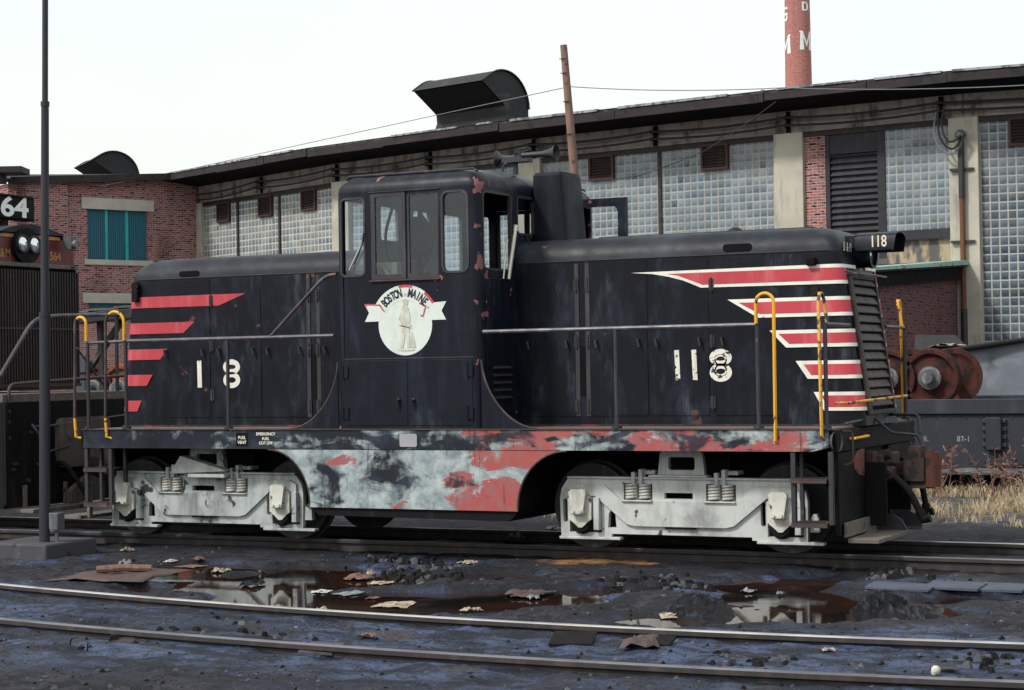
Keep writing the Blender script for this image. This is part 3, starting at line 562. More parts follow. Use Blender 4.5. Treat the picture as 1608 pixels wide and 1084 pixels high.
def vent(p, t, n, s, z1, w=0.80, h=0.66):
    q = MB()
    wbox(q, p, t, n, s-w/2, s+w/2, 0.0, 0.03, z1-h, z1)
    v = q.build('vent', M['ventbrown'], rh)
    q = MB()
    for s0, s1, za, zb in ((s-w/2, s-w/2+0.06, z1-h, z1), (s+w/2-0.06, s+w/2, z1-h, z1), (s-w/2+0.06, s+w/2-0.06, z1-0.06, z1), (s-w/2+0.06, s+w/2-0.06, z1-h, z1-h+0.06)): wbox(q, p, t, n, s0, s1, 0.031, 0.10, za, zb)
    q.build('vent_frame', M['ventbrown'], v)
    q = MB()
    for i in range(7):
        z = z1-h+0.085+i*0.075
        q.add([W3(p,t,n,s-w/2+0.06,0.035,z+0.05), W3(p,t,n,s+w/2-0.06,0.035,z+0.05), W3(p,t,n,s+w/2-0.06,0.09,z), W3(p,t,n,s-w/2+0.06,0.09,z), W3(p,t,n,s-w/2+0.06,0.035,z+0.035), W3(p,t,n,s+w/2-0.06,0.035,z+0.035)], [(0,1,2,3),(3,2,5,4)])
    q.build('vent_slats', M['darkwood'], v)
def s_at(p, t, u, v_, zz):
    w = at(u, v_, 'Z', zz); return float((w[:2]-p) @ t)
def s_px(p, n, t, u, v_):
    w = onplane(u, v_, (p[0], p[1], 0), (n[0], n[1], 0)); return float((w[:2]-p) @ t)
bays = []
for i in range(5):
    p, q_ = VX[i], VX[i+1]; t, n, ln = perp(p, q_); bays.append((p, t, n, ln))
    wl = 0.38 if i else 0.30; wr = 0.38 if i < 3 else 0.33
    if i == 4: wl = 0.33
    # concrete band above the windows, dark head board, base wall
    b = MB(); wbox(b, p, t, n, 0, ln, -0.30, 0.10, ZG+0.06, ZB+0.08); b.build('lintel_band', M['band'], rh)
    b = MB(); wbox(b, p, t, n, wl, ln-wr, -0.02, 0.06, ZG-0.07, ZG+0.059); b.build('head_board', M['darkwood'], rh)
    b = MB(); wbox(b, p, t, n, 0, ln, -0.30, -0.025, -0.3, 1.75 if i != 3 else 4.15); b.build('base_wall', M['brickdark'] if i < 3 else M['brick'], rh)
    zb = 1.75
    mull = {0: [2.50, 5.02], 1: [2.7, 5.4], 2: [], 3: [], 4: [3.6]}[i]
    if i == 2: mull = [s_px(p, n, t, 1037, 300)]
    if i == 3:
        sA, sB, sC = s_px(p, n, t, 1297, 280), s_px(p, n, t, 1391, 280), ln-wr
        b = MB(); wbox(b, p, t, n, wl, sA, -0.25, 0.03, 4.15, ZG-0.07); b.build('brick_infill', M['brick'], rh)
        b = MB(); wbox(b, p, t, n, sA+0.002, sB-0.002, -0.22, -0.08, 4.3, ZG-0.07); lp = b.build('louver_panel', M['louverdark'], rh)
        b = MB()
        wbox(b, p, t, n, sA+0.002, sA+0.11, -0.079, 0.02, 4.3, ZG-0.071); wbox(b, p, t, n, sB-0.20, sB-0.002, -0.079, 0.03, 4.3, ZG-0.071); wbox(b, p, t, n, sA+0.11, sB-0.20, -0.079, 0.005, ZG-0.55, ZG-0.071)
        b.build('louver_frame', M['louverdark'], lp)
        for j in range(15):
            z = 4.70 + j*0.152; b = MB()
            b.add([W3(p,t,n,sA+0.11,-0.07,z+0.10), W3(p,t,n,sB-0.20,-0.07,z+0.10), W3(p,t,n,sB-0.20,0.0,z), W3(p,t,n,sA+0.11,0.0,z), W3(p,t,n,sA+0.11,-0.07,z+0.075), W3(p,t,n,sB-0.20,-0.07,z+0.075)], [(0,1,2,3),(3,2,5,4)])
            b.build('slat', M['louverdark'], lp, recalc=False)
        b = MB(); b.add([W3(p,t,n,sB,0,4.93), W3(p,t,n,sC,0,4.93), W3(p,t,n,sC,0,ZG-0.07), W3(p,t,n,sB,0,ZG-0.07)], [(0,1,2,3)]); w_ = b.build('window', M['gblock'], rh, recalc=False)
        b = MB(); wbox(b, p, t, n, sB, sC, 0.0, 0.10, 4.80, 4.928); wbox(b, p, t, n, sB-0.02, sC, 0.0, 0.15, 4.70, 4.799); b.build('sill', M['louverdark'], w_)
        b = MB(); wbox(b, p, t, n, wl, sC, -0.02, 0.02, 4.15, 4.698); b.build('stained_apron', M['stained'], rh)
    else:
        edges = [wl] + mull + [ln-wr]
        for j in range(len(edges)-1):
            s0, s1 = edges[j] + (0.05 if j else 0), edges[j+1] - (0.05 if j < len(edges)-2 else 0)
            b = MB(); b.add([W3(p,t,n,s0,0,zb), W3(p,t,n,s1,0,zb), W3(p,t,n,s1,0,ZG-0.07), W3(p,t,n,s0,0,ZG-0.07)], [(0,1,2,3)])
            w_ = b.build('window', M[('gblockpale', 'gblock', 'gblock', 'gblock', 'gblockdark')[i]], rh, recalc=False)
            if j:
                b = MB(); wbox(b, p, t, n, s0-0.10, s0, -0.03, 0.045, zb, ZG-0.071); b.build('mullion', M['darkwood'], w_)
            b = MB(); wbox(b, p, t, n, s0, s1, -0.02, 0.07, zb-0.12, zb-0.002); b.build('sill', M['darkwood'], w_)
for bi, lst in ((0, ((353, 333), (419, 323), (487, 313))), (2, ((946, 262), (1124, 244))), (4, ((1612, 205),))):
    p, t, n, ln = bays[bi]
    for u, v_ in lst: vent(p, t, n, s_px(p, n, t, u, v_), ZG-0.02)
for i, v in enumerate(VX):
    t0 = bays[max(i-1, 0)][1]; t1 = bays[min(i, 4)][1]; t = (t0+t1)/np.linalg.norm(t0+t1); n = np.array([t[1], -t[0]])
    b = MB(); hw = 0.40 if 0 < i < 4 else 0.35
    if i == 0: wbox(b, v, t, n, -0.02, 0.32, -0.3, 0.13, -0.3, ZG+0.058)
    else: wbox(b, v, t, n, -hw, hw, -0.3, 0.13, -0.3, ZG+0.058)
    b.build('pier', M['concrete'], rh, bevel=0.015)
# eaves: soffit, fascia boards, roof
def offs(i, d):
    if i == 0: n = bays[0][2]
    elif i == 5: n = bays[4][2]
    else: n = bays[i-1][2]+bays[i][2]; n = n/np.linalg.norm(n)
    return VX[i] + n*d
for i in range(5):
    a0, a1, o0, o1 = offs(i, 0.0), offs(i+1, 0.0), offs(i, 1.32), offs(i+1, 1.32)
    r0, r1 = offs(i, -14), offs(i+1, -14)
    b = MB(); b.add([(*a0, ZB), (*a1, ZB), (*o1, ZF0), (*o0, ZF0)], [(0,1,2,3)]); b.add([(*o0, ZF1+0.01), (*o1, ZF1+0.01), (*r1, ZF1-1.2), (*r0, ZF1-1.2)], [(0,1,2,3)], 1)
    b.build('roof', [M['soffit'], M['tar']], rh, recalc=False)
    t, n, ln = perp(o0, o1); L0 = 0.0; rs = random.Random(40+i)
    ft = MB()
    while L0 < ln-0.05:
        l = min(rs.uniform(2.6, 4.4), ln-L0); dz = rs.uniform(-0.05, 0.03); dd = rs.uniform(0.0, 0.05)
        b = MB(); wbox(b, o0, t, n, L0, L0+l-0.02, -0.05+dd, 0.0+dd, ZF0-0.02+dz*0.8, ZF1-0.03+dz*0.5); b.build('fascia_board', M['eavewood'], rh)
        if rs.random() < 0.75: wbox(ft, o0, t, n, L0+rs.uniform(0, 0.5), L0+l*rs.uniform(0.6, 0.98), -0.20, 0.03+dd, ZF1-0.02+dz*0.3, ZF1+0.03)
        L0 += l
    wbox(ft, o0, t, n, 0, ln, -0.30, -0.06, ZF1-0.06, ZF1+0.005)
    ft.build('flashing', M['tin'], rh)
# cable brackets and the two cables along the band
BR = [(411, 300), (529, 276), (676, 258), (838, 228), (1029, 206), (1238, 190), (1478, 175)]
bp = []
for u, v_ in BR:
    best = None
    for p, t, n, ln in bays:
        w = onplane(u, v_, (p[0]+n[0]*0.12, p[1]+n[1]*0.12, 0), (n[0], n[1], 0)); s = float((w[:2]-p) @ t)
        if -0.5 <= s <= ln+0.5 and (best is None or abs(s-ln/2) < best[0]): best = (abs(s-ln/2), p, t, n, s, w)
    _, p, t, n, s, w = best; bp.append((p, t, n, s))
    b = MB(); wbox(b, p, t, n, s-0.05, s+0.05, 0.10, 0.16, 7.52, 8.04)
    for z in (7.68, 7.87): b.cyl(W3(p,t,n,s,0.16,z), W3(p,t,n,s,0.34,z), 0.05, n=8)
    b.build('cable_bracket', M['soffit'], rh)
def wire(pts, r, mat, label, cat='cable', group=None, sag=0.0):
    P = []
    for i in range(len(pts)-1):
        a, c = Vector(pts[i]), Vector(pts[i+1])
        for k_ in range(12):
            f = k_/12; q = a.lerp(c, f); q.z -= sag*4*f*(1-f); P.append(q)
    P.append(Vector(pts[-1])); q = MB(); q.tube(P, r, 6); o = q.build('overhead_wire', mat); return tag(o, label, cat, group)
for z, lab in ((7.68, 'lower of two black cables clipped along the sooty band above the glass-block windows'), (7.87, 'upper of two black cables clipped along the sooty band above the glass-block windows')):
    P = [W3(bays[0][0], bays[0][1], bays[0][2], 0.35, 0.34, z-0.1)] + [W3(p,t,n,s,0.36,z) for p,t,n,s in bp] + [W3(bays[4][0], bays[4][1], bays[4][2], 7, 0.34, z)]
    wire(P, 0.030, M['cable'], lab, group='cables along the band', sag=0.07)
# conduit with weatherhead on the right pier
p, t, n, ln = bays[4]; 
sc_ = s_px(p, n, t, 1513, 300); cp = thing('service_conduit', 'rusty vertical conduit with weatherhead strapped to the rightmost concrete pier', 'conduit', (float(p[0]+t[0]*sc_+n[0]*0.22), float(p[1]+t[1]*sc_+n[1]*0.22), 1.75))
b = MB(); b.cyl(W3(p,t,n,sc_,0.22,3.0), W3(p,t,n,sc_,0.22,5.6), 0.062, n=10); b.build('pipe', paint('conduit_rust', (0.15, 0.066, 0.040), (0.075, 0.045, 0.038), 0.45, 0.7, (0.24, 0.10, 0.05), 0.64, 0.70, 5, 0.75, spec=0.2), cp)
b = MB(); b.cyl(W3(p,t,n,sc_,0.22,5.6), W3(p,t,n,sc_,0.22,7.05), 0.072, n=10); b.cyl(W3(p,t,n,sc_,0.22,1.7), W3(p,t,n,sc_,0.22,3.0), 0.075, n=10); b.build('pipe', M['iron'], cp)
b = MB(); b.lathe([(0, 0.09), (0.05, 0.13), (0.14, 0.12), (0.2, 0.05)], W3(p,t,n,sc_,0.25,7.0), (0,0,1), 12); b.build('weatherhead', M['hubgrey'], cp)
for z in (6.25, 4.55):
    b = MB(); wbox(b, p, t, n, sc_-0.28, sc_+0.28, 0.132, 0.20, z, z+0.06); b.build('strap', M['iron'], cp)
for i, px in enumerate((((1470,176),(1466,200),(1469,222),(1480,238),(1496,244),(1507,232),(1513,211)), ((1474,168),(1472,198),(1476,218),(1486,232),(1498,235),(1508,222),(1514,211)), ((1483,166),(1478,192),(1481,212),(1490,224),(1501,221),(1508,212)))):
    q = MB(); q.tube(fillet([onplane(u, v_, W3(p,t,n,0,0.36+0.05*i,0), (n[0], n[1], 0)) for u, v_ in px], 0.5, 4), 0.026, 6); q.build('cable_loop', M['cablegrey'] if i == 0 else M['cable'], cp)
# ------------------------------------------------------------------ roof ventilators
def ventilator(pos, ax, inn, sc, Ln, label, rzname='roof_ventilator'):
    ax = np.array(ax, float); ax /= np.linalg.norm(ax); inn = np.array(inn, float); inn /= np.linalg.norm(inn)
    o = thing(rzname, label, 'ventilator', tuple(np.array(pos) + np.array([*(inn*1.5*sc), -1.2*sc]))); 
    def P(s, z, d): return (pos[0]+inn[0]*s*sc-ax[0]*d, pos[1]+inn[1]*s*sc-ax[1]*d, pos[2]+z*sc)
    prof = [(0.0, 0.0)] + [(0.97 + 1.13*math.cos(R(a)), -0.72 + 1.13*math.sin(R(a))) for a in range(126, -1, -9)] + [(2.10, -1.0), (1.05, -1.0), (1.02, -0.68)]
    b = MB(); n = len(prof)
    vs = [P(u, v, 0) for u, v in prof] + [P(u, v, Ln) for u, v in prof]
    b.add(vs, [(i, i+1, n+i+1, n+i) for i in range(1, n-3)], 0, True); b.add(vs, [(0, 1, n+1, n)], 0); b.add(vs, [(i, i+1, n+i+1, n+i) for i in range(n-3, n-1)], 0)
    b.add(vs, [tuple(range(n)), tuple(range(n, 2*n))[::-1]], 0)
    hd_ = b.build('hood', M['ventblack'], o)
    b = MB(); b.add([P(0.03, -0.03, 0.04), P(0.03, -0.03, Ln-0.04), P(1.03, -0.70, Ln-0.04), P(1.03, -0.70, 0.04)], [(0,1,2,3)]); b.build('mouth', M['ventblack'], o, recalc=False)
    b = MB(); b.add([P(0.95, -1.42, -0.1), P(2.35, -1.42, -0.1), P(2.12, -0.99, -0.02), P(1.04, -0.99, -0.02), P(0.95, -1.42, Ln+0.1), P(2.35, -1.42, Ln+0.1), P(2.12, -0.99, Ln+0.02), P(1.04, -0.99, Ln+0.02)], [(0,1,2,3),(7,6,5,4),(0,4,5,1),(1,5,6,2),(2,6,7,3),(3,7,4,0)]); b.build('base', M['ventblack'], o)
    for dd in (-0.03, Ln+0.03):
        b = MB(); b.tube([P(u, v, dd) for u, v in prof[:-3]], 0.03, 6); b.build('rim', M['ventblack'], hd_)
    return o
tg = bays[1][1]
ventilator(atd(757, 126, 56.5), tg, -bays[1][2], 0.98, 2.95, 'large black drum-shaped ventilator on the middle of the roundhouse roof')
f3 = CAM_F[:2]/np.linalg.norm(CAM_F[:2]); r3 = np.array([f3[1], -f3[0]])
ventilator(atd(145, 251, 66), -( -0.42*r3 + 0.9*f3), 0.9*r3+0.42*f3, 0.78, 2.95, 'smaller black rounded ventilator on the roof above the teal window')
# ------------------------------------------------------------------ brick building on the left
A0 = VX[0] + np.array([-0.05, 0.05]); wv_ = np.array([-0.385, -0.923]); wv_ = wv_/np.linalg.norm(wv_); nv = np.array([-wv_[1], wv_[0]])
bb = thing('brick_building', 'red brick building with teal sheeted windows and pale stone lintels', 'building', (float(A0[0])-3, float(A0[1])-3, 0))
TE = 6.75
def bz(t_): return 8.42 - t_*0.075
def bx(t_, d, z): return (A0[0]+wv_[0]*t_+nv[0]*d, A0[1]+wv_[1]*t_+nv[1]*d, z)
def on_b(u, v): 
    w = onplane(u, v, (A0[0], A0[1], 0), (nv[0], nv[1], 0)); return float((w[:2]-A0) @ wv_), float(w[2])
t0, z1 = on_b(137, 328); t1, z0 = on_b(232.5, 410)
b = MB(); hole = [rect(t1, t0, z0, z1), rect(t1, t0, 3.55, 4.12)]
b.plate([(0, -0.3), (TE, -0.3), (TE, bz(TE)), (0, bz(0))], hole, bx, 0.0, -0.35) if False else b.plate([(0, -0.3), (TE, -0.3), (TE, bz(TE)), (0, bz(0))], hole, lambda u, v, d: bx(u, d, v), 0.0, -0.35)
b.build('wall', M['brick'], bb)
b = MB(); b.plate(rect(0.1, 4.97, -0.3, 3.5), [], lambda u, v, d: bx(u, d, v), 0.012, 0.001); b.build('lower_wall', M['brickpale'], bb)
for za, zb_, first in ((z0, z1, True), (3.55, 4.12, False)):
    b = MB(); b.plate(rect(t1, t0, za, zb_), [], lambda u, v, d: bx(u, d, v), -0.10, -0.14); w_ = b.build('window', M['teal'], bb)
    if first:
        for f in (0.325, 0.665):
            s = t0 + (t1-t0)*f; b = MB(); b.add([bx(s-0.045, -0.099, za), bx(s+0.045, -0.099, za), bx(s+0.045, -0.099, zb_), bx(s-0.045, -0.099, zb_), bx(s-0.045, -0.06, za), bx(s+0.045, -0.06, za), bx(s+0.045, -0.06, zb_), bx(s-0.045, -0.06, zb_)], [(0,1,2,3),(4,5,6,7),(0,4,5,1),(1,5,6,2),(2,6,7,3),(3,7,4,0)]); b.build('mullion', M['tealtrim'], w_)
    for zz, hh, ex in ((zb_, 0.37 if first else 0.32, 0.22), (za-0.17, 0.17, 0.14)):
        if not first and zz < zb_: continue
        b = MB(); b.plate(rect(t1-ex, t0+ex, zz+0.001, zz+hh-0.001), [], lambda u, v, d: bx(u, d, v), 0.06, -0.12); b.build('lintel' if zz == zb_ else 'sill', M['lintelstone'], w_, bevel=0.01)
b = MB(); b.plate([(4.98, -0.3), (TE, -0.3), (TE, bz(TE)-0.01), (4.98, bz(4.98)-0.01)], [], lambda u, v, d: bx(u, d, v), 0.22, 0.001); b.build('pilaster', M['brick'], bb)
b = MB(); b.add([bx(-0.2, -0.3, bz(-0.2)+0.0), bx(TE+0.3, -0.3, bz(TE+0.3)), bx(TE+0.3, 0.42, bz(TE+0.3)), bx(-0.2, 0.42, bz(-0.2)), bx(-0.2, -0.3, bz(-0.2)+0.06), bx(TE+0.3, -0.3, bz(TE+0.3)+0.06), bx(TE+0.3, 0.42, bz(TE+0.3)+0.06), bx(-0.2, 0.42, bz(-0.2)+0.06)], [(0,1,2,3),(7,6,5,4),(0,4,5,1),(1,5,6,2),(2,6,7,3),(3,7,4,0)])
b.add([bx(-0.2, 0.42, bz(-0.2)+0.06), bx(TE+0.3, 0.42, bz(TE+0.3)+0.06), bx(TE+0.3, -9, 8.9), bx(-0.2, -9, 8.9)], [(0,1,2,3)], 1)
rfb = b.build('roof', [M['soffit'], M['tar']], bb, recalc=False)
b = MB(); b.add([bx(-0.2, 0.421, bz(-0.2)-0.10), bx(TE+0.3, 0.421, bz(TE+0.3)-0.10), bx(TE+0.3, 0.421, bz(TE+0.3)+0.11), bx(-0.2, 0.421, bz(-0.2)+0.11), bx(-0.2, 0.46, bz(-0.2)-0.10), bx(TE+0.3, 0.46, bz(TE+0.3)-0.10), bx(TE+0.3, 0.46, bz(TE+0.3)+0.11), bx(-0.2, 0.46, bz(-0.2)+0.11)], [(0,1,2,3),(7,6,5,4),(0,4,5,1),(1,5,6,2),(2,6,7,3),(3,7,4,0)]); b.build('fascia', M['eavewood'], rfb)
# side wall round the corner with a small-paned window
C0 = np.array(bx(TE, 0.22, 0)[:2]); sv = -nv
def sx_(s, d, z): return (C0[0]+sv[0]*s+wv_[0]*d, C0[1]+sv[1]*s+wv_[1]*d, z)
b = MB(); b.plate(rect(0.0, 7.0, -0.3, bz(TE)-0.05), [rect(0.45, 2.6, 6.1, 7.35)], lambda u, v, d: sx_(u, d, v), 0.0, -0.34); b.build('side_wall', M['brick'], bb)
b = MB(); b.plate(rect(0.45, 2.6, 6.1, 7.35), [], lambda u, v, d: sx_(u, d, v), -0.12, -0.15); w_ = b.build('window', M['gblockpale'], bb)
b = MB()
for i in range(5): b.plate(rect(0.45+i*0.52, 0.50+i*0.52, 6.1, 7.35), [], lambda u, v, d: sx_(u, d, v), -0.08, -0.119)
b.build('glazing_bars', M['darkwood'], w_)
b = MB(); P = atd(4, 269, 58); b.obox(P, (0.72*r3[0], 0.72*r3[1], 0), (0.5*f3[0], 0.5*f3[1], 0), (0, 0, 0.10)); b.obox(np.array(P)-np.array([0.25*r3[0],0.25*r3[1],0.24]), (0.3*r3[0], 0.3*r3[1], 0), (0.3*f3[0], 0.3*f3[1], 0), (0, 0, 0.14))
tag(b.build('roof_vent_box', M['ventblack'], bevel=0.02), 'low flat black vent box on the roof at the top left corner', 'vent')
# ------------------------------------------------------------------ brick lean-to on the right
ln_ = thing('brick_lean_to', 'dark brick lean-to with green copper roof edge below the stained wall', 'lean-to', (-2.6, 22.5, 0))
def lz(y): return 3.62 + (y-18.5)*0.055
b = MB(); b.prism([(18.4, -0.3), (26.25, -0.3), (26.25, lz(26.25)-0.16), (18.4, lz(18.4)-0.16)], lambda u, v, d: (d, u, v), -0.87, -1.2); b.box((-4.6, 18.4, -0.3), (-1.2, 18.7, lz(18.4)-0.2)); b.build('wall', M['brickdark'], ln_)
b = MB(); b.prism([(18.1, lz(18.1)-0.05), (26.3, lz(26.3)-0.05), (26.3, lz(26.3)+0.02), (18.1, lz(18.1)+0.02)], lambda u, v, d: (d, u, v), -4.7, -0.62); lr = b.build('roof', M['tar'], ln_)
b = MB(); b.prism([(18.1, lz(18.1)-0.34), (26.2, lz(26.2)-0.34), (26.2, lz(26.2)-0.012), (18.1, lz(18.1)-0.012)], lambda u, v, d: (d, u, v), -0.86, -0.72); b.build('overhang_shade_strip', M['soffit'], lr)  # dark strip added as the shade band under the roof overhang
b = MB(); b.prism([(18.1, lz(18.1)-0.01), (26.3, lz(26.3)-0.01), (26.3, lz(26.3)+0.05), (18.1, lz(18.1)+0.05)], lambda u, v, d: (d, u, v), -0.619, -0.57); b.prism([(18.1, lz(18.1)+0.021), (26.3, lz(26.3)+0.021), (26.3, lz(26.3)+0.10), (18.1, lz(18.1)+0.05)], lambda u, v, d: (d, u, v), -1.3, -0.6195); b.build('copper_edge', M['greencopper'], lr, bevel=0.01)
# ------------------------------------------------------------------ chimney, utility pole, wires
cpos = atd(1259, 400, 130); cx_, cy_ = float(cpos[0]), float(cpos[1])
ch = thing('chimney', 'tall red brick smokestack with white painted letters beyond the roundhouse', 'chimney', (cx_, cy_, -0.3))
b = MB(); prof = [(z, 1.12 - z*0.0095) for z in range(0, 41, 2)]; b.lathe([(z, r_) for z, r_ in prof], (cx_, cy_, -0.3), (0, 0, 1), 48); b.build('stack', M['brickstack'], ch)
cdir = np.array([CAM_POS[0]-cx_, CAM_POS[1]-cy_]); base_a = math.atan2(cdir[1], cdir[0])
b = MB()
GL = {'M': [[(0,0),(.30,0),(.30,.08),(.22,.08),(.22,1),(.06,1),(.06,.08),(0,.08)], [(.06,1),(0,1),(0,.92),(.06,.92)], [(.22,1),(.5,.42),(.5,.14),(.22,.72)], [(.78,1),(.78,.72),(.5,.14),(.5,.42)], [(.70,0),(1,0),(1,.08),(.94,.08),(.94,1),(.78,1),(.78,.08),(.70,.08)], [(.94,1),(.94,.92),(1,.92),(1,1)]],
      'D': [[(0,0),(.24,0),(.24,1),(0,1)], [(.24,0),(.60,0),(.68,.18),(.24,.18)], [(.24,1),(.24,.82),(.68,.82),(.60,1)], [(.60,0),(.86,.22),(.86,.78),(.60,1),(.56,.82),(.66,.70),(.66,.30),(.56,.18)]],
      'S': [[(.1,0),(.8,0),(.9,.16),(.05,.16)], [(.7,.16),(.9,.16),(.9,.5),(.7,.5)], [(.1,.42),(.9,.42),(.9,.58),(.1,.58)], [(.1,.5),(.3,.5),(.3,.84),(.1,.84)], [(.1,.84),(.95,.84),(.85,1),(.2,1)]]}
for ang, lst in ((41, (('D', 26.35, 0.62, 0.62), ('M', 23.65, 1.30, 1.05))), (-66, (('M', 23.45, 1.30, 1.05), ('S', 25.75, 0.95, 0.62)))):
    for chh, zz, hh_, ww in lst:
        def fn(u, v, ang=ang, zz=zz, hh_=hh_, ww=ww):
            z_ = zz + v*hh_; r_ = 1.12 - z_*0.0095 + 0.02; a = base_a + R(ang) + (u-0.5)*ww/r_; return (cx_ + r_*math.cos(a), cy_ + r_*math.sin(a), z_-0.3)
        for P in GL[chh]:
            bm = bmesh.new(); f_ = bm.faces.new([bm.verts.new((x, y, 0)) for x, y in P]); bmesh.ops.triangulate(bm, faces=[f_], ngon_method='EAR_CLIP')
            for t_ in bm.faces: b.subtri(*[(v.co.x, v.co.y) for v in t_.verts], fn, 0.22, 0)
            bm.free()
b.build('lettering', M['boardwhite'], ch, recalc=False)
pb, pt = atd(905, 310, 46.5), atd(885, 71, 46.5); pdir = unit(Vector(pt)-Vector(pb)); pbase = Vector(pb) + pdir*((-0.3-pb[2])/pdir.z)
up = thing('utility_pole', 'leaning weathered wooden utility pole between the switcher cab and the roundhouse', 'pole', tuple(pbase))
b = MB(); b.tube([tuple(pbase), tuple(pt)], 0.1, 12, 0, True, [0.155, 0.088]); b.build('shaft', M['pole'], up)
b = MB()
for f in (0.78, 0.86, 0.93, 0.965): q = pbase.lerp(Vector(pt), f); b.cyl(q + Vector((-0.10, -0.10, 0)), q + Vector((0.10, -0.13, 0)), 0.012, n=6)
b.build('pole_bolts', M['iron'], up)
def ptop(v): f = (v-71)/(310-71.); return tuple(Vector(pt).lerp(Vector(pb), f))
wl_ = atd(300, 262, 64)
wire([bx(4.0, 0.5, 7.85), atd(300, 265, 63), atd(676, 183, 55), ptop(137)], 0.011, M['cablegrey'], 'thin wire rising from the brick building past the big ventilator to the pole', group='overhead wires')
wire([ptop(136), atd(1230, 138, 44), atd(1660, 131, 41)], 0.011, M['cablegrey'], 'thin wire running right from the pole across the roundhouse eaves', group='overhead wires', sag=0.08)
wire([ptop(284), atd(1000, 277, 45.2), atd(1110, 235, 45.3), atd(1218, 160, 45.2)], 0.010, M['cable'], 'drooping service wire in front of the glass blocks, from pole to eaves', group='overhead wires', sag=0.03)
# ------------------------------------------------------------------ the black switcher
L = thing('switcher_locomotive', 'black centre-cab diesel switcher with red stripes, white trucks and number 118', 'locomotive')
HW, CW, CX = 0.62, 1.42, 0.83          # hood half width, cab half width, cab half length
ZD = 1.20
def xe_r(z): return 4.475 - (z - 1.2) * 0.137
def xe_l(z): return -4.245 + (z - 1.2) * 0.10
def hood_outline(z, hw, xe, r, sg, n=5):
    x0 = CX * sg; P = [(x0, -hw)]
    for k in range(n+1):
        a = R(-90 + 90*k/n); P.append((xe - sg*r + sg*r*math.cos(a), -hw + r + r*math.sin(a)))
    for k in range(n+1):
        a = R(90*k/n); P.append((xe - sg*r + sg*r*math.cos(a), hw - r + r*math.sin(a)))
    P.append((x0, hw)); return [(x, y, z) for x, y in P]
def make_hood(name, sg, xe):
    b = MB(); rows = []
    RR, z1 = 0.25, 2.86
    for z in (1.2, 1.6, 2.0, 2.4, 2.86): rows.append(hood_outline(z, HW, xe(z), 0.10, sg))
    for k in range(1, 8):
        a = R(90*k/7); ins = RR*(1-math.cos(a))
        rows.append(hood_outline(z1 + RR*math.sin(a)*0.98, HW - ins, xe(z1) - sg*ins*1.1, 0.10 + ins*0.6, sg))
    n = len(rows[0]); vs = [p for r_ in rows for p in r_]
    b.add(vs, [(i*n+k, i*n+k+1, (i+1)*n+k+1, (i+1)*n+k) for i in range(4) for k in range(n-1)], 0, True)
    b.add(vs, [(i*n+k, i*n+k+1, (i+1)*n+k+1, (i+1)*n+k) for i in range(4, len(rows)-1) for k in range(n-1)], 1, True)
    top = rows[-1]; m = n // 2
    for k in range(m-1): b.add([top[k], top[k+1], top[n-2-k], top[n-1-k]], [(0,1,2,3)], 1, True)
    return b
SIDE = [-1]
def strip_wrap(b, z0, z1, sg, xe, mat, y_end=-0.49, off=0.010):
    """paint carried round the corner of the hood and on to its end"""
    r = 0.10; rows = []
    for z in (z0, z1):
        P = []
        for k in range(7):
            a = R(-90 + 90*k/6); P.append((xe(z) - sg*r + sg*(r+off)*math.cos(a), -HW + r + (r+off)*math.sin(a), z))
        P.append((xe(z) + sg*off, y_end, z)); rows.append(P)
    n = len(rows[0]); rows = [[(p[0], -SIDE[0]*p[1], p[2]) for p in q] for q in rows]
    b.add(rows[0] + rows[1], [(k, k+1, n+k+1, n+k) for k in range(n-1)], mat, True)
YS = -HW - 0.0105
def side_paint(b, poly, mat, dy=0.0):
    b.add([(x, SIDE[0]*(dy - YS), z) for x, z in poly], [tuple(range(len(poly)))[::-SIDE[0]]], mat)
# --- right (long) hood, with white-edged stripes
b = make_hood('hood', 1, xe_r)
hr = b.build('engine_hood', [M['black'], M['roofblack']], L)
T = 0.034
def xr(z): return xe_r(z) - 0.10
low = [(2.12, 2.724), (2.35, 2.705), (2.52, 2.672), (2.68, 2.628), (2.857, 2.553)]
for SIDE[0] in (-1, 1):
    for z0, z1, tip, lw in ((2.546, 2.734, 2.12, 2.857), (2.243, 2.427, 3.131, 3.439), (1.95, 2.117, 3.552, 3.715), (1.648, 1.82, 3.807, 3.924), (1.343, 1.522, 3.98, 4.08)):
        sb = MB()
        if z1 > 2.7:               # the top stripe is a lance with a curved lower edge
            side_paint(sb, low + [(xr(z0), z0), (xr(z1), z1)], 0)
            side_paint(sb, [(2.50, z1-T), (2.62, 2.678), (2.75, 2.63), (2.875, z0+T), (xr(z0+T), z0+T), (xr(z1-T), z1-T)], 1, 0.0015)
            strip_wrap(sb, 2.70, 2.734, 1, xe_r, 0, y_end=-0.16, off=0.011)
        else:
            side_paint(sb, [(tip, z1), (lw, z0), (xr(z0), z0), (xr(z1), z1)], 0)
            k = (lw - tip) / (z1 - z0)
            side_paint(sb, [(tip + 0.055 + k*T, z1-T), (lw + 0.045 - k*T*0.4, z0+T), (xr(z0+T), z0+T), (xr(z1-T), z1-T)], 1, 0.0015)
        strip_wrap(sb, z0, z0+T, 1, xe_r, 0); strip_wrap(sb, z1-T, z1, 1, xe_r, 0); strip_wrap(sb, z0+T, z1-T, 1, xe_r, 1)
        sb.build('stripe', [M['white'], M['red']], hr, recalc=False)
sb = MB()
for i, ch in enumerate('B&M'):
    sb.text(ch, lambda u, v, i=i: (xe_r(2.86) + 0.006, -0.455 + 0.105*i + u, 2.865 + v), 0.125, 0, 0.002, sx=0.72)
sb.build('lettering', M['white'], hr, recalc=False)
